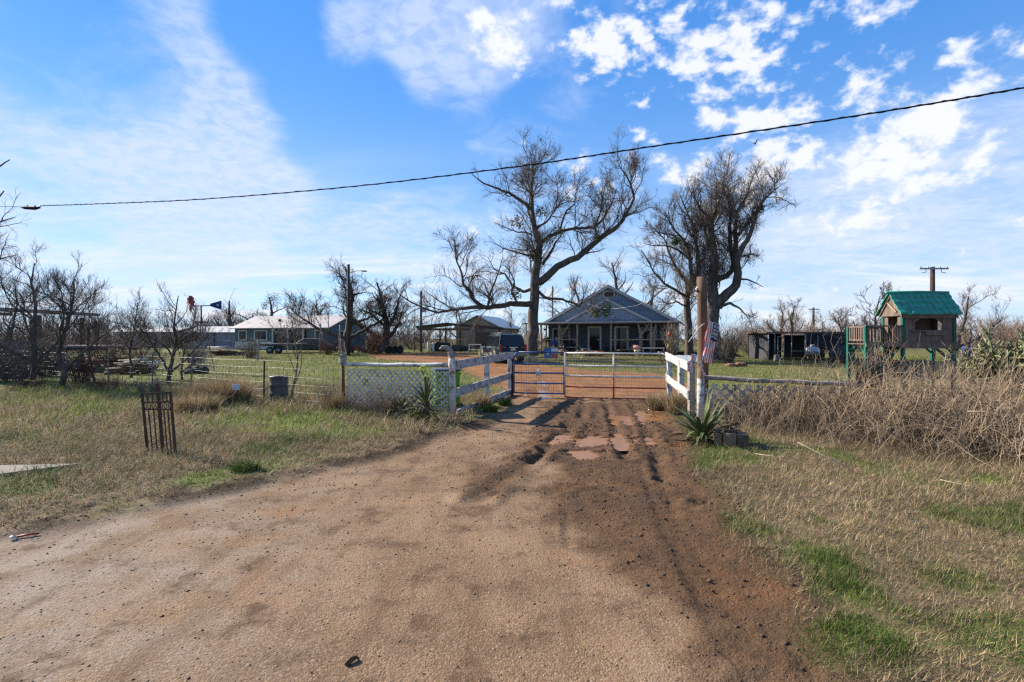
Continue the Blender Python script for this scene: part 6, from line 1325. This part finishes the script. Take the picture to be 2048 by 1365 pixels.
# ------------------------------------------------------------------ windmill ornament
WM = 25.0; x, y, z = wt(403, WM); t = thing('windmill', 'ornamental steel windmill with red wheel and blue tail vane', 'windmill', (x, y, z)); H = Z(612, WM) - z
for sx in (-1, 1):
    for sy in (-1, 1): MB().beam((sx * .42, sy * .42, 0), (sx * .09, sy * .09, H * .74), .035, .035).build('leg', STEEL, t)
for k in range(6):
    u0, u1 = k / 6, (k + 1) / 6; w0, w1 = .42 - .33 * u0, .42 - .33 * u1; z0, z1 = H * .74 * u0, H * .74 * u1
    for sy in (-1, 1): MB().beam((-w0, sy * w0, z0), (w1, sy * w1, z1), .015, .015).build('brace', STEEL, t); MB().beam((w0, sy * w0, z0), (-w1, sy * w1, z1), .015, .015).build('brace', STEEL, t)
    for sx in (-1, 1): MB().beam((sx * w1, -w1, z1), (sx * w1, w1, z1), .015, .015).build('girt', STEEL, t)
    MB().beam((-w1, -w1, z1), (w1, -w1, z1), .015, .015).build('girt', STEEL, t)
MB().box((0, 0, H * .76), (.42, .42, .07)).build('platform', RUST, t); MB().tube([(0, 0, H * .74), (-.02, 0, H)], .035, 8).build('mast', RUST, t, True)
MB().tube([(-.55, -.05, H - .04), (0, 0, H), (.85, .05, H + .02)], .025, 6).build('tail_boom', RUST, t, True)
hub = MB().lathe([(.06, -.04), (.07, 0), (.06, .04)], (-.5, -.06, H + .02), 10, 'X').build('hub', PEELW, t, True)
RB = mat('blade_red', (.30, .035, .03), (.17, .025, .022), 4, .5)
Mw = Matrix.Rotation(R(52), 3, 'Z')
for k in range(12):
    a = k * math.pi / 6; d = Vector((0, math.cos(a), math.sin(a))); e = Vector((0, -math.sin(a), math.cos(a))); o3 = Vector((-.5, -.06, H + .02)); vs = []
    for rad, hw, tw in ((.10, .035, .0), (.46, .115, .0)):
        for s in (-1, 1): vs.append(o3 + Mw @ (d * rad + e * hw * s + Vector((.045 * s, 0, 0))))
    vs += [v + Vector((.006, 0, 0)) for v in vs]
    MB().add(vs, [(0, 1, 3, 2), (4, 6, 7, 5), (0, 2, 6, 4), (1, 5, 7, 3), (0, 4, 5, 1), (2, 3, 7, 6)]).build('blade', RB, t)
tv = MB().prism([(.42, .0, H - .02), (.95, .04, H - .20), (.95, .04, H + .26), (.42, .0, H + .10)], (0, 0, 0), (0, .012, 0)).build('tail_vane', mat('vane_blue', (.012, .045, .16), (.01, .035, .12), 4, .5), t)
mb = MB(); pts = [(.79 + (.085 if i % 2 == 0 else .034) * math.sin(i * math.pi / 5), .012, H + .03 + (.085 if i % 2 == 0 else .034) * math.cos(i * math.pi / 5)) for i in range(10)]; mb.prism(pts, (0, 0, 0), (0, -.006, 0)); mb.build('vane_star', PEELW, tv)
for k in range(3): o = MB().blob((0, 0, .18), (.5, .4, .42), 70 + k, 9, 6, .25).build('rock', mat('dark_rock', (.055, .052, .055), (.03, .03, .032), 5, .85, .4, 12), None); o.location = (x + (-.25, .1, .32)[k], y - .55 + .1 * k, z - .02); tag(o, ['dark rock at the left foot of the windmill', 'dark rock in front of the windmill', 'dark rock at the right foot of the windmill'][k], 'rock')

# ------------------------------------------------------------------ trailers, wood piles at the left
def trailer(name, label, px0, px1, Y, zdeck, m, wheel_n=2, box=False):
    x0, x1 = X(px0, Y), X(px1, Y); xm = (x0 + x1) / 2; z = float(base_h(xm, Y)); t = thing(name, label, 'trailer', (xm, Y, z)); L = x1 - x0
    MB().box((0, .9, zdeck), (L, 1.8, .10)).build('deck', m, t); MB().box((0, 0, zdeck - .12), (L, .08, .14)).build('side_beam', RUST, t); MB().beam((L / 2, .9, zdeck - .1), (L / 2 + 1.0, .9, zdeck - .15), .1, .1).build('drawbar', RUST, t)
    for k in range(wheel_n):
        w = MB().lathe([(.2, -.1), (.32, -.1), (.35, -.05), (.35, .05), (.32, .1), (.2, .1)], (-.4 + .8 * k - .2, -.12, .34), 18, 'Y').build('wheel', RUBBER, t, True); MB().lathe([(.19, -.11), (.17, 0), (.19, .11)], (-.4 + .8 * k - .2, -.12, .34), 14, 'Y').build('rim', STEEL, w, True)
    MB().box((-.2, -.12, .76), (1.9, .26, .05)).build('fender', BLACK, t)
    return t
trailer('flat_trailer', 'grey-decked flat trailer half hidden behind the red-twigged shrub', 97, 210, 26, 1.32, WOODG, 2)
trailer('utility_trailer', 'low utility trailer with black fender in front of the low house', 508, 600, 48, .95, WOODG, 2)
def pile(name, label, px, Y, w, d, n, ln, rad, m, seed, z0=0, group=None, spread=.3, mm=None):
    q = random.Random(seed); t = thing(name, label, 'pile', wt(px, Y), 0)
    for k in range(n):
        lay = int(k / (n / 3)); y = q.uniform(-d / 2, d / 2); zz = z0 + rad * (1 + 1.7 * lay); x = q.uniform(-w / 2, w / 2) * (1 - .2 * lay); a = q.uniform(-spread, spread); L = ln * q.uniform(.6, 1.2)
        dx, dy = math.cos(a) * L / 2, math.sin(a) * L / 2; MB().tube([(x - dx, y - dy, zz), (x + dx, y + dy, zz + q.uniform(-.1, .15))], rad * q.uniform(.6, 1.1), 6).build('log' if m is not PINE else 'board', (mm or m) if q.random() < .35 else m, t, True)
    return t
pile('log_pile', 'brown log heap behind the windmill', 455, 44, 2.2, 1.0, 22, 1.3, .09, WOODB, 3); pile('board_pile', 'pale boards lying on the log heap behind the windmill', 440, 43.6, 1.2, .8, 9, 2.2, .05, PINE, 4, .55, mm=TRIMW)
pile('board_pile', 'heap of pale broken boards behind the left wire fence', 278, 24, 1.2, .8, 14, 1.0, .04, PINE, 5, .55, mm=TRIMW); pile('log_pile', 'dark rotten log heap under the pale broken boards', 262, 24.3, 1.6, .8, 14, 1.2, .11, WOODB, 6)
pile('scrap_pile', 'rusty red scrap iron heap right of the grey-decked trailer', 212, 25.5, 1.2, .8, 16, .9, .07, RUSTR, 7, .4, spread=1.2); pile('log_pile', 'dark brush heap at the far left behind the wire fence', 30, 22, 1.4, 1, 16, 1.2, .08, BARKD, 8)
# dark covered car by the low house
o = MB().prism([(-2.0, 0, .25), (2.0, 0, .25), (2.0, 0, .75), (1.5, 0, .95), (.9, 0, 1.4), (-.6, 0, 1.45), (-1.4, 0, .95), (-2.0, 0, .85)], (0, 0, 0), (0, 1.7, 0)).build('covered_car', mat('old_car_paint', (.07, .08, .085), (.045, .05, .055), 4, .5), None, bevel=.12); o.location = wt(618, 51); tag(o, 'dull dark old car parked before the low house', 'car')

# ------------------------------------------------------------------ shade-cloth pen, tank, far right
PY_ = 37.0; x0 = X(1535, PY_); t = thing('animal_pen', 'pen with rusty flat roof and black shade cloth beyond the lawn', 'pen', (x0, PY_, float(base_h(x0, PY_)))); Lp = X(1712, PY_) - x0; ht = 1.98
MB().prism([(-.15, -.1, ht), (-.15, -.1, ht + .09), (Lp, -.1, ht + .12), (Lp, -.1, ht + .03)], (0, 0, 0), (0, 3.2, 0)).build('roof', mat('rusty_sheet', (.16, .10, .075), (.10, .07, .055), 3, .85), t)
MESHG = mat('grey_mesh', (.055, .057, .062), (.035, .036, .04), 14, .8); CLOTH = mat('shade_cloth', (.028, .027, .034), (.018, .018, .022), 3, .85, .4, 6)
MB().box((.05, 1.5, ht / 2), (.03, 3.0, ht - .1)).build('side_mesh', MESHG, t); MB().box((1.3, 3.05, ht * .5), (2.6, .03, ht)).box((4.4, 3.05, ht * .5), (3.2, .03, ht * .9)).build('dark_back_panel', MESHG, t)  # solid dark panel added across the back so the pen looks dark inside
mb = MB(); vs = []; n = 24
for i in range(n + 1):
    u = i / n; x = 2.75 + (Lp - 2.7) * u; sag = .62 + .75 * math.sin(min(u * 2.2, 1.5708) ) * (1 if u < .85 else 1)
    for j in range(7): v = j / 6; vs.append((x, -.08 + .05 * math.sin(u * 23 + v * 4) + .09 * math.sin(v * 3.1), ht - sag * v))
mb.add(vs, [(i * 7 + j, (i + 1) * 7 + j, (i + 1) * 7 + j + 1, i * 7 + j + 1) for i in range(n) for j in range(6)]); o = mb.build('shade_cloth', CLOTH, t, True); sm = o.modifiers.new('thick', 'SOLIDIFY'); sm.thickness = .01
for x in (.05, .5, 2.75, 3.6, 5.3): MB().tube([(x, -.05, 0), (x, -.05, ht)], .035, 8).build('post', STEEL, t, True)
def ladder(label, px, Y, h, w, lean):
    t = thing('leaning_frame', label, 'frame', wt(px, Y), 0)
    for s in (-1, 1): MB().tube([(s * w / 2, 0, 0), (s * w / 2 + lean, .25, h)], .03, 6).build('upright', GALV, t, True)
    MB().tube([(-w / 2 + lean, .25, h), (w / 2 + lean, .25, h)], .03, 6).build('crossbar', GALV, t, True); MB().tube([(-w / 2 + lean * .4, .1, h * .4), (w / 2 + lean * .4, .1, h * .4)], .03, 6).build('crossbar', GALV, t, True)
ladder('grey metal frame leaning at the left of the pen', 1562, 35.8, 1.75, .42, .12); ladder('tall grey metal frame leaning at the middle of the pen', 1596, 35.6, 1.85, .95, .18)
o = MB().box((0, 0, .25), (.4, .35, .5), taper=.8).build('salt_block', CONC, None, bevel=.06); o.location = wt(1554, 35.6); tag(o, 'pale block standing before the pen', 'block')
t = thing('propane_tank', 'silver round-ended propane tank beside the shade cloth', 'tank', wt(1625, 35.8)); prof = [(.02, -.48), (.16, -.46), (.28, -.37), (.33, -.24), (.33, .24), (.28, .37), (.16, .46), (.02, .48)]
MB().lathe(prof, (0, 0, .72), 20, 'X').build('shell', mat('tank_silver', (.36, .37, .39), (.28, .29, .31), 4, .35, metal=.4), t, True); MB().lathe([(.14, 0), (.14, .14), (.1, .16)], (0, 0, 1.03), 12).build('dome', PEELW, t, True)
for s in (-1, 1): MB().box((s * .35, 0, .2), (.10, .5, .4)).build('foot', RUST, t)
t = thing('lantern_post', 'small stone pillar with a domed cap left of the play house', 'pillar', wt(1697, 33.5)); MB().box((0, 0, .3), (.42, .42, .6), taper=.9).build('pillar', BRICK, t, bevel=.02); MB().lathe([(.3, 0), (.28, .1), (.16, .22), (.02, .27)], (0, 0, .6), 14).build('cap', CONC, t, True)
t = thing('pipe_frame', 'bent grey pipe frame behind the play house post', 'frame', wt(1912, 24)); MB().tube([(-.3, 0, 1.35), (.1, 0, 1.38), (.28, 0, 1.25), (.26, 0, 1.05), (-.5, 0, 1.0)], .03, 6).build('bent_pipe', GALV, t, True); MB().tube([(.28, 0, 1.2), (.4, .05, 0)], .03, 6).build('leg', GALV, t, True); MB().tube([(-.45, 0, 1.0), (-.55, .05, 0)], .03, 6).build('leg', GALV, t, True)
o = MB().box((0, 0, .45), (.9, .5, .9)).build('water_barrel', mat('blue_barrel', (.03, .05, .22), (.02, .035, .15), 4, .5), None, bevel=.12); o.location = wt(1938, 42); tag(o, 'blue plastic container far behind the play house', 'container')
for k, (px, Y, w, h) in enumerate([(1700, 30, 1.4, .9)]):
    t = thing('covered_heap', 'dark mesh-covered hump left of the play house', 'hump', wt(1682, 34)); MB().blob((0, 0, .5), (1.6, 1.2, 1.5), 5, 10, 7, .12).build('cover', MESHG, t)

# cholla thicket: jointed green stems
def cholla(label, px, Y, w, h, n, seed):
    rg = np.random.default_rng(seed); x, y, z = wt(px, Y); t = thing('cholla_cactus', label, 'cactus', (x, y, z)); K = 6; ns = 16
    a = rg.random(ns) * 6.283; p = np.zeros((ns, K, 3)); p[:, 0, 0] = rg.normal(size=ns) * w * .12; p[:, 0, 1] = rg.normal(size=ns) * w * .10
    d = nrm(np.stack([np.cos(a) * w * .75, np.sin(a) * w * .6, np.full(ns, h * .85)], 1)); L = h * rg.uniform(.6, 1.0, ns)
    for k in range(1, K): d = nrm(d + rg.normal(size=(ns, 3)) * .16); p[:, k] = p[:, k - 1] + d * (L / (K - 1))[:, None]
    R0 = np.full((ns, K), .035); P1, R1 = spawn(p, R0, n // 3, rg, .15, (.25, .45), .9, .3, (.5, 1.2), 4, .2, .08, .05, .026, 1.0); P2, R2 = spawn(P1, R1, n, rg, .1, (.3, .6), .45, .14, (.5, 1.3), 3, .2, .05, .08, .020, 1.0)
    V, F = tubes([(p, R0, 6), (P1, np.maximum(R1, .026), 6), (P2, np.maximum(R2, .020), 5)])
    c = np.array([(.13, .15, .075), (.10, .12, .06), (.19, .20, .10), (.16, .14, .09)])
    cc = np.concatenate([np.repeat(c[rg.integers(0, 4, len(q))] * (.7 + .6 * rg.random((len(q), 1))), kk, 0) for q, kk in ((p, K * 6), (P1, 24), (P2, 15))])
    stuff(link('stems', np_mesh('stems', V, F, mat_col('cholla_skin', .8, .2), cc, smooth=True), t)); return t
cholla('large olive-green cholla cactus at the right picture edge', 2015, 18.5, 1.7, 2.2, 900, 5); cholla('olive cholla cactus beyond the right picture edge', 2120, 18, 1.6, 2.1, 600, 6); cholla('low pale cholla clump left of the large cactus', 1962, 18.8, .8, 1.1, 360, 7)

# ------------------------------------------------------------------ clutter on and before the porch
HM = wmat(hs)
def hp(x, y, z=0): v = HM @ Vector((x, y, z)); return (v.x, v.y, v.z)
def chair(label, x, y, z, rz, m, round_=False):
    t = thing('chair', label, 'chair', hp(x, y, z), HR + rz); MB().box((0, 0, .43), (.48, .46, .05)).build('seat', m, t, bevel=.015)
    for sx in (-1, 1):
        for sy in (-1, 1): MB().box((sx * .2, sy * .19, .21), (.04, .04, .42)).build('leg', m, t)
    if round_: MB().tube([(-.22, .2, .45), (-.23, .24, .75), (-.12, .27, .95), (.12, .27, .95), (.23, .24, .75), (.22, .2, .45)], .025, 6).build('backrest', m, t, True)
    else:
        for sx in (-1, 0, 1): MB().box((sx * .17, .21, .68), (.06, .03, .46)).build('back_slat', m, t)
        MB().box((0, .21, .92), (.46, .035, .07)).build('top_rail', m, t)
    return t
chair('pale round-backed chair on the porch left of the door', -2.6, -2.0, FL, .3, LOG, True); chair('dark slatted chair at the left end of the porch', -6.9, -1.9, FL, .2, BLACK); chair('brown wooden chair between the porch doors', -.1, -.7, FL, 0, WOODB); chair('white slatted chair near the right end of the porch', 5.9, -2.0, FL, -.4, TRIMW); chair('dark chair by the right porch window', 3.6, -1.2, FL, -.2, BLACK)
def ptable(label, x, y, z, w, d, h, m):
    t = thing('table', label, 'table', hp(x, y, z), HR); MB().box((0, 0, h), (w, d, .06)).build('top', m, t)
    for sx in (-1, 1):
        for sy in (-1, 1): MB().box((sx * (w / 2 - .06), sy * (d / 2 - .06), h / 2), (.06, .06, h)).build('leg', m, t)
ptable('long workbench heaped with things at the left of the porch', -5.2, -1.4, FL, 2.2, .6, .8, WOODB); ptable('grey potting bench before the right half of the porch', 4.3, -3.4, 0, 1.8, .6, .65, TRIMW); ptable('low dark bench under the right porch rail', 2.4, -3.3, 0, 1.9, .5, .5, WOODB); ptable('brown plank bench at the left front of the porch', -6.2, -3.3, 0, 1.9, .5, .48, WOODB)
def pot(name, label, x, y, z, r, h, m, cat, plant=None):
    t = thing(name, label, cat, hp(x, y, z), HR); MB().lathe([(r * .7, 0), (r * .95, h * .8), (r * 1.08, h * .84), (r * 1.05, h), (r * .85, h), (r * .8, h * .85)], (0, 0, 0), 14).build('body', m, t, True); MB().lathe([(r * .82, h * .84), (.01, h * .86)], (0, 0, 0), 12).build('soil', WOODB, t)
    return t
TERRA = mat('terracotta', (.36, .15, .075), (.26, .11, .06), 5, .85); BLUC = mat('blue_cloth', (.03, .06, .22), (.02, .04, .14), 4, .8); PINK = mat('faded_pink', (.45, .24, .22), (.34, .18, .17), 4, .8)
for a in [('bucket', 'white bucket standing right of the porch steps', 3.0, -3.9, 0, .25, .5, TRIMW, 'bucket'), ('flower_pot', 'orange clay pot in the grass before the porch', .2, -6.2, 0, .36, .42, TERRA, 'pot'), ('flower_pot', 'clay pot beside the left porch step', -2.1, -3.4, 0, .22, .36, TERRA, 'pot'), ('wash_tub', 'black wash tub at the right of the steps', 1.7, -3.5, 0, .45, .5, BLACK, 'tub'), ('bucket', 'small grey bucket under the right bench', 4.9, -4.0, 0, .2, .36, STEEL, 'bucket'), ('flower_pot', 'yellow-brown pot standing on the porch step', -1.9, -2.9, FL - .1, .22, .34, mat('ochre_pot', (.42, .26, .06), (.32, .20, .05), 4, .7), 'pot'), ('flower_pot', 'dark pot at the right corner of the porch', 6.4, -3.4, 0, .28, .4, BLACK, 'pot')]: pot(*a)
def heap(name, label, x, y, z, w, d, h, m, seed, cat='heap'):
    o = MB().blob((0, 0, h * .45), (w, d, h), seed, 10, 7, .25).build(name, m, None); o.location = hp(x, y, z); o.rotation_euler = (0, 0, HR); return tag(o, label, cat)
heap('cloth_bundle', 'blue cloth hanging in a bundle over the left porch rail', -4.6, -2.45, .75, .5, .3, .75, BLUC, 1); heap('cloth_bundle', 'pinkish bundle on the bench right of the steps', 2.9, -3.2, .5, .7, .4, .4, PINK, 2); heap('bag', 'dark bag on the workbench on the porch', -5.6, -1.4, FL + .82, .6, .4, .45, BLACK, 3); heap('bag', 'pale sack on the workbench on the porch', -4.7, -1.4, FL + .82, .6, .4, .4, TRIMW, 4)
heap('brush_heap', 'brown heap of sticks in the flower bed before the steps', -.6, -5.6, 0, 2.2, .9, .45, WOODB, 5); heap('boulder', 'reddish boulder in the grass left of the clay pot', -2.9, -6.0, 0, .85, .7, .6, ROCKB, 6, 'boulder'); heap('dark_bag', 'black bag by the doorway on the porch', .3, -1.6, FL, .8, .5, .5, BLACK, 7); heap('plant_mound', 'dark mound of dead plants by the right porch corner', 5.7, -4.2, 0, 1.2, .8, .5, RUST, 8); heap('grill', 'black round grill at the left half of the porch front', -3.6, -3.2, 0, .7, .7, .9, BLACK, 9)
heap('dark_crates', 'black heap of crates under the left porch rail', -3.4, -1.8, FL, 1.2, .6, .9, BLACK, 10); heap('cushion', 'tan cushion heap on the right porch floor', 2.6, -1.8, FL, 1.0, .6, .6, LOG, 11); heap('dark_heap', 'dark clutter filling the right end of the porch', 5.0, -1.2, FL, 1.8, .7, 1.0, mat('junk_dark', (.035, .032, .03)), 12)
# boulders by the flag sign
for k, (px, py_, Y, sz, lb) in enumerate([(1066, 0, 33.5, (.75, .6, .55), 'large tan boulder seen through the blue gate leaf'), (1052, 0, 33.2, (.4, .4, .4), 'small tan boulder left of the large boulder'), (1078, 0, 33.3, (.45, .4, .3), 'low tan stone right of the large boulder'), (1480, 0, 30, (.9, .6, .35), 'broken brown log piece at the foot of the grey shrub'), (1462, 0, 30, (.7, .5, .28), 'flat brown stone at the foot of the grey shrub')]):
    o = MB().blob((0, 0, sz[2] * .42), sz, 20 + k, 9, 7, .2).build('boulder' if k != 3 else 'log_piece', ROCK if k < 3 else ROCKB, None); o.location = wt(px, Y); tag(o, lb, 'boulder' if k != 3 else 'log')
# flag sign
p = wt(1103, 36.5); t = thing('flag_sign', 'painted lone-star flag board, blue with white star, white and red', 'sign', p, R(-6)); BS = mat('sign_blue', (.05, .17, .42), (.04, .13, .33), 4, .5)
MB().box((-.26, 0, .55), (.50, .03, .72)).build('blue_panel', BS, t); MB().box((.22, 0, .73), (.46, .03, .36)).build('white_panel', FWH, t); MB().box((.22, 0, .365), (.46, .03, .35)).build('red_panel', mat('sign_red', (.55, .10, .09), (.45, .08, .07), 4, .5), t)
mb = MB(); mb.prism([(-.26 + (.2 if i % 2 == 0 else .08) * math.sin(i * math.pi / 5), -.016, .56 + (.2 if i % 2 == 0 else .08) * math.cos(i * math.pi / 5)) for i in range(10)], (0, 0, 0), (0, -.008, 0)); mb.build('star', FWH, t)
for x in (-.4, .35): MB().box((x, .03, .2), (.04, .03, .5)).build('stake', WOODB, t)
# bicycle
def bicycle(label, px, Y, rz):
    t = thing('bicycle', label, 'bicycle', wt(px, Y), rz); r = .33
    for x in (-.52, .52):
        MB().tube([(x + r * math.cos(a), 0, r + r * math.sin(a)) for a in [k * .3142 for k in range(21)]], .022, 6).build('wheel', TRIMW, t, True)
    for a, b_ in (((-.52, 0, r), (-.1, 0, .32)), ((-.1, 0, .32), (.36, 0, .78)), ((-.18, 0, .80), (.36, 0, .80)), ((-.52, 0, r), (-.18, 0, .80)), ((-.1, 0, .32), (-.2, 0, .9))): MB().tube([a, b_], .02, 6).build('frame_tube', TRIMW, t, True)
    MB().tube([(.52, 0, r), (.38, 0, .82), (.34, 0, 1.0)], .018, 6).build('fork', STEEL, t, True); MB().tube([(.28, -.26, 1.04), (.36, 0, 1.0), (.28, .26, 1.04)], .016, 6).build('handlebar', STEEL, t, True); MB().box((-.22, 0, .94), (.26, .16, .06)).build('saddle', BLACK, t, bevel=.02)
bicycle('old white bicycle parked in front of the porch', 1170, 38.5, .15)
t = thing('wagon_wheel', 'old spoked wagon wheel propped at the right of the porch bed', 'wheel', wt(1333, 33)); r = .42
MB().tube([(r * math.cos(a), .05 * math.sin(a), r + r * math.sin(a)) for a in [k * .3142 for k in range(21)]], .035, 6).build('rim', RUST, t, True)
for k in range(8): a = k * math.pi / 4; MB().tube([(0, 0, r), (r * math.cos(a), .05 * math.sin(a), r + r * math.sin(a))], .018, 5).build('spoke', RUST, t, True)
o = MB().lathe([(.03, -.18), (.10, -.06), (.13, .03), (.07, .16), (.02, .2)], (0, 0, 0), 10).build('ornament', mat('orange_ornament', (.65, .16, .05), (.5, .12, .04), 4, .6), None, True); o.location = P(1339, 669, 38.6); tag(o, 'orange ornament hung in the bare shrub by the porch', 'ornament')
o = MB().lathe([(.03, -.2), (.09, -.06), (.11, .03), (.06, .14), (.02, .2)], (0, 0, 0), 10).build('ornament', mat('ochre_pot', (.42, .26, .06)), None, True); o.location = P(1337, 694, 38.4); tag(o, 'ochre ornament low in the bare shrub by the porch', 'ornament')
for k, (x, h) in enumerate([(-5.6, .45), (-3.2, .5), (2.2, .4), (4.9, .5)]):
    t = thing('hanging_basket', ['hanging basket at the left end of the porch eave', 'hanging basket left of the porch doors', 'hanging basket right of the porch doors', 'hanging basket at the right end of the porch eave'][k], 'basket', hp(x, PY + .5, E - .2 - h)); MB().lathe([(.05, -.12), (.14, -.06), (.17, .03)], (0, 0, 0), 12).build('bowl', RUST, t, True)
    for a in (0, 2.1, 4.2): MB().tube([(.16 * math.cos(a), .16 * math.sin(a), .02), (0, 0, h)], .006, 4).build('chain', RUST, t)

# ------------------------------------------------------------------ overhead cable, splice, bird
BC = mat('cable_black', (.012, .012, .013), (.02, .02, .021), 4, .8, spec=.05)
def cable(name, label, pts, ya, yb, r, m):
    pa, pb = pts[0][0], pts[-1][0]; out = []
    for px, py in pts:
        u = (px - pa) / (pb - pa); Y = 1 / ((1 / ya) * (1 - u) + (1 / yb) * u); out.append(P(px, py, Y))
    sm = []
    for i in range(len(out) - 1):
        p0, p1, p2, p3 = out[max(i - 1, 0)], out[i], out[i + 1], out[min(i + 2, len(out) - 1)]
        for k in range(8): s = k / 8; sm.append(.5 * ((2 * p1) + (p2 - p0) * s + (2 * p0 - 5 * p1 + 4 * p2 - p3) * s * s + (3 * p1 - p0 - 3 * p2 + p3) * s ** 3))
    sm.append(out[-1]); t = thing(name, label, 'cable', tuple(sm[0])); MB().tube(sm, r, 8).build('sheath', m, t, True, world=True)
    w = []; 
    for i in range(len(sm) - 1):
        for k in range(10):
            p = sm[i].lerp(sm[i + 1], k / 10); a = (i * 10 + k) * .55; w.append(p + Vector((0, math.cos(a), math.sin(a))) * r * 1.15)
    MB().tube(w, r * .45, 5).build('messenger_wire', BC, t, True, world=True); return sm
BC = mat('cable_black', (.012, .012, .013), (.02, .02, .021), 4, .6)
sm = cable('overhead_cable', 'black twisted overhead cable crossing the whole sky', [(2420, 108), (2048, 176), (1700, 234), (1300, 294), (1024, 335), (700, 374), (400, 399), (200, 408), (82, 412)], 7.0, 17.5, .0135, BC)
c = P(62, 416, 17.6); t = thing('splice_case', 'dark splice case hanging at the left end of the overhead cable', 'splice', tuple(c)); MB().tube([P(42, 415, 17.8), P(50, 416, 17.7), P(70, 417, 17.6), P(80, 416, 17.5)], [.02, .055, .06, .025], 10).build('case', BC, t, True, world=True)
MB().tube([P(-160, 410, 19), P(42, 414, 17.8)], .008, 6).build('support_wire', STEEL, t, True, world=True); MB().tube([P(82, 412, 17.5), P(78, 414, 17.5)], .02, 6).build('clamp', STEEL, t, True, world=True)
for px in (55, 70): MB().tube([P(px, 411, 17.7), P(px, 415, 17.7)], .02, 6).build('hanger', BC, t, True, world=True)
mb = cable('service_drop', 'thin grey service wire running from the house gable to the right oak', [(1175, 608), (1215, 618), (1270, 612), (1290, 602)], 44, 38, .009, STEEL)
bp_ = P(1511, 287, 55); t = thing('bird', 'black bird in flight high under the cable', 'bird', tuple(bp_)); bl = mat('feather_black', (.012, .011, .011), (.02, .018, .018), 6, .8)
MB().tube([(-.10, 0, -.16), (-.05, 0, -.10), (.02, 0, .02), (.06, 0, .12), (.10, 0, .16)], [.02, .06, .075, .045, .015], 8).build('body', bl, t, True)
for s in (-1, 1): MB().prism([(.05, s * .03, .05), (-.06, s * .03, -.06), (-.10, s * .40, .16), (-.02, s * .52, .26), (.07, s * .36, .20)], (0, 0, 0), (.0, 0, .015)).build('wing', bl, t)
MB().prism([(-.08, -.03, -.12), (-.08, .03, -.12), (-.2, .07, -.24), (-.2, -.07, -.24)], (0, 0, 0), (.01, 0, .01)).build('tail', bl, t)

# ------------------------------------------------------------------ groups of alike things
GROUPS = dict(oak_tree='bare oak trees', bare_tree='bare trees', mesquite_tree='bare mesquite trees', sapling='bare saplings', bare_shrub='leafless shrubs', broken_stalk='broken stalks in the brambles', utility_pole='utility poles', yard_post='posts in the yard',
              tyre='old tyres in the yard', boulder='garden boulders', rock='rocks round the windmill', chair='porch chairs', table='porch benches and tables', flower_pot='flower pots', bucket='buckets', hanging_basket='hanging baskets under the porch eave', yucca='yuccas by the drive',
              flag='stars and stripes flags', cholla_cactus='cholla cacti', upright_tank='upright tanks by the carport', log_pile='log piles', board_pile='board piles', junk_heap='heaps under the carport', leaning_frame='metal frames by the pen', ornament='shrub ornaments', gate_leaf='leaves of the drive gate',
              gate_post='gate posts', board_fence='board fences beside the gate', lattice_fence='lattice fences', wire_fence='wire fences', corner_post='corner posts', cloth_bundle='cloth bundles on the porch', bag='bags on the porch bench', drum='drums')
for o in scene.objects:
    if o.parent is None and o.get('category') and o.get('kind') is None:
        g = GROUPS.get(o.name.split('.')[0])
        if g: o['group'] = g
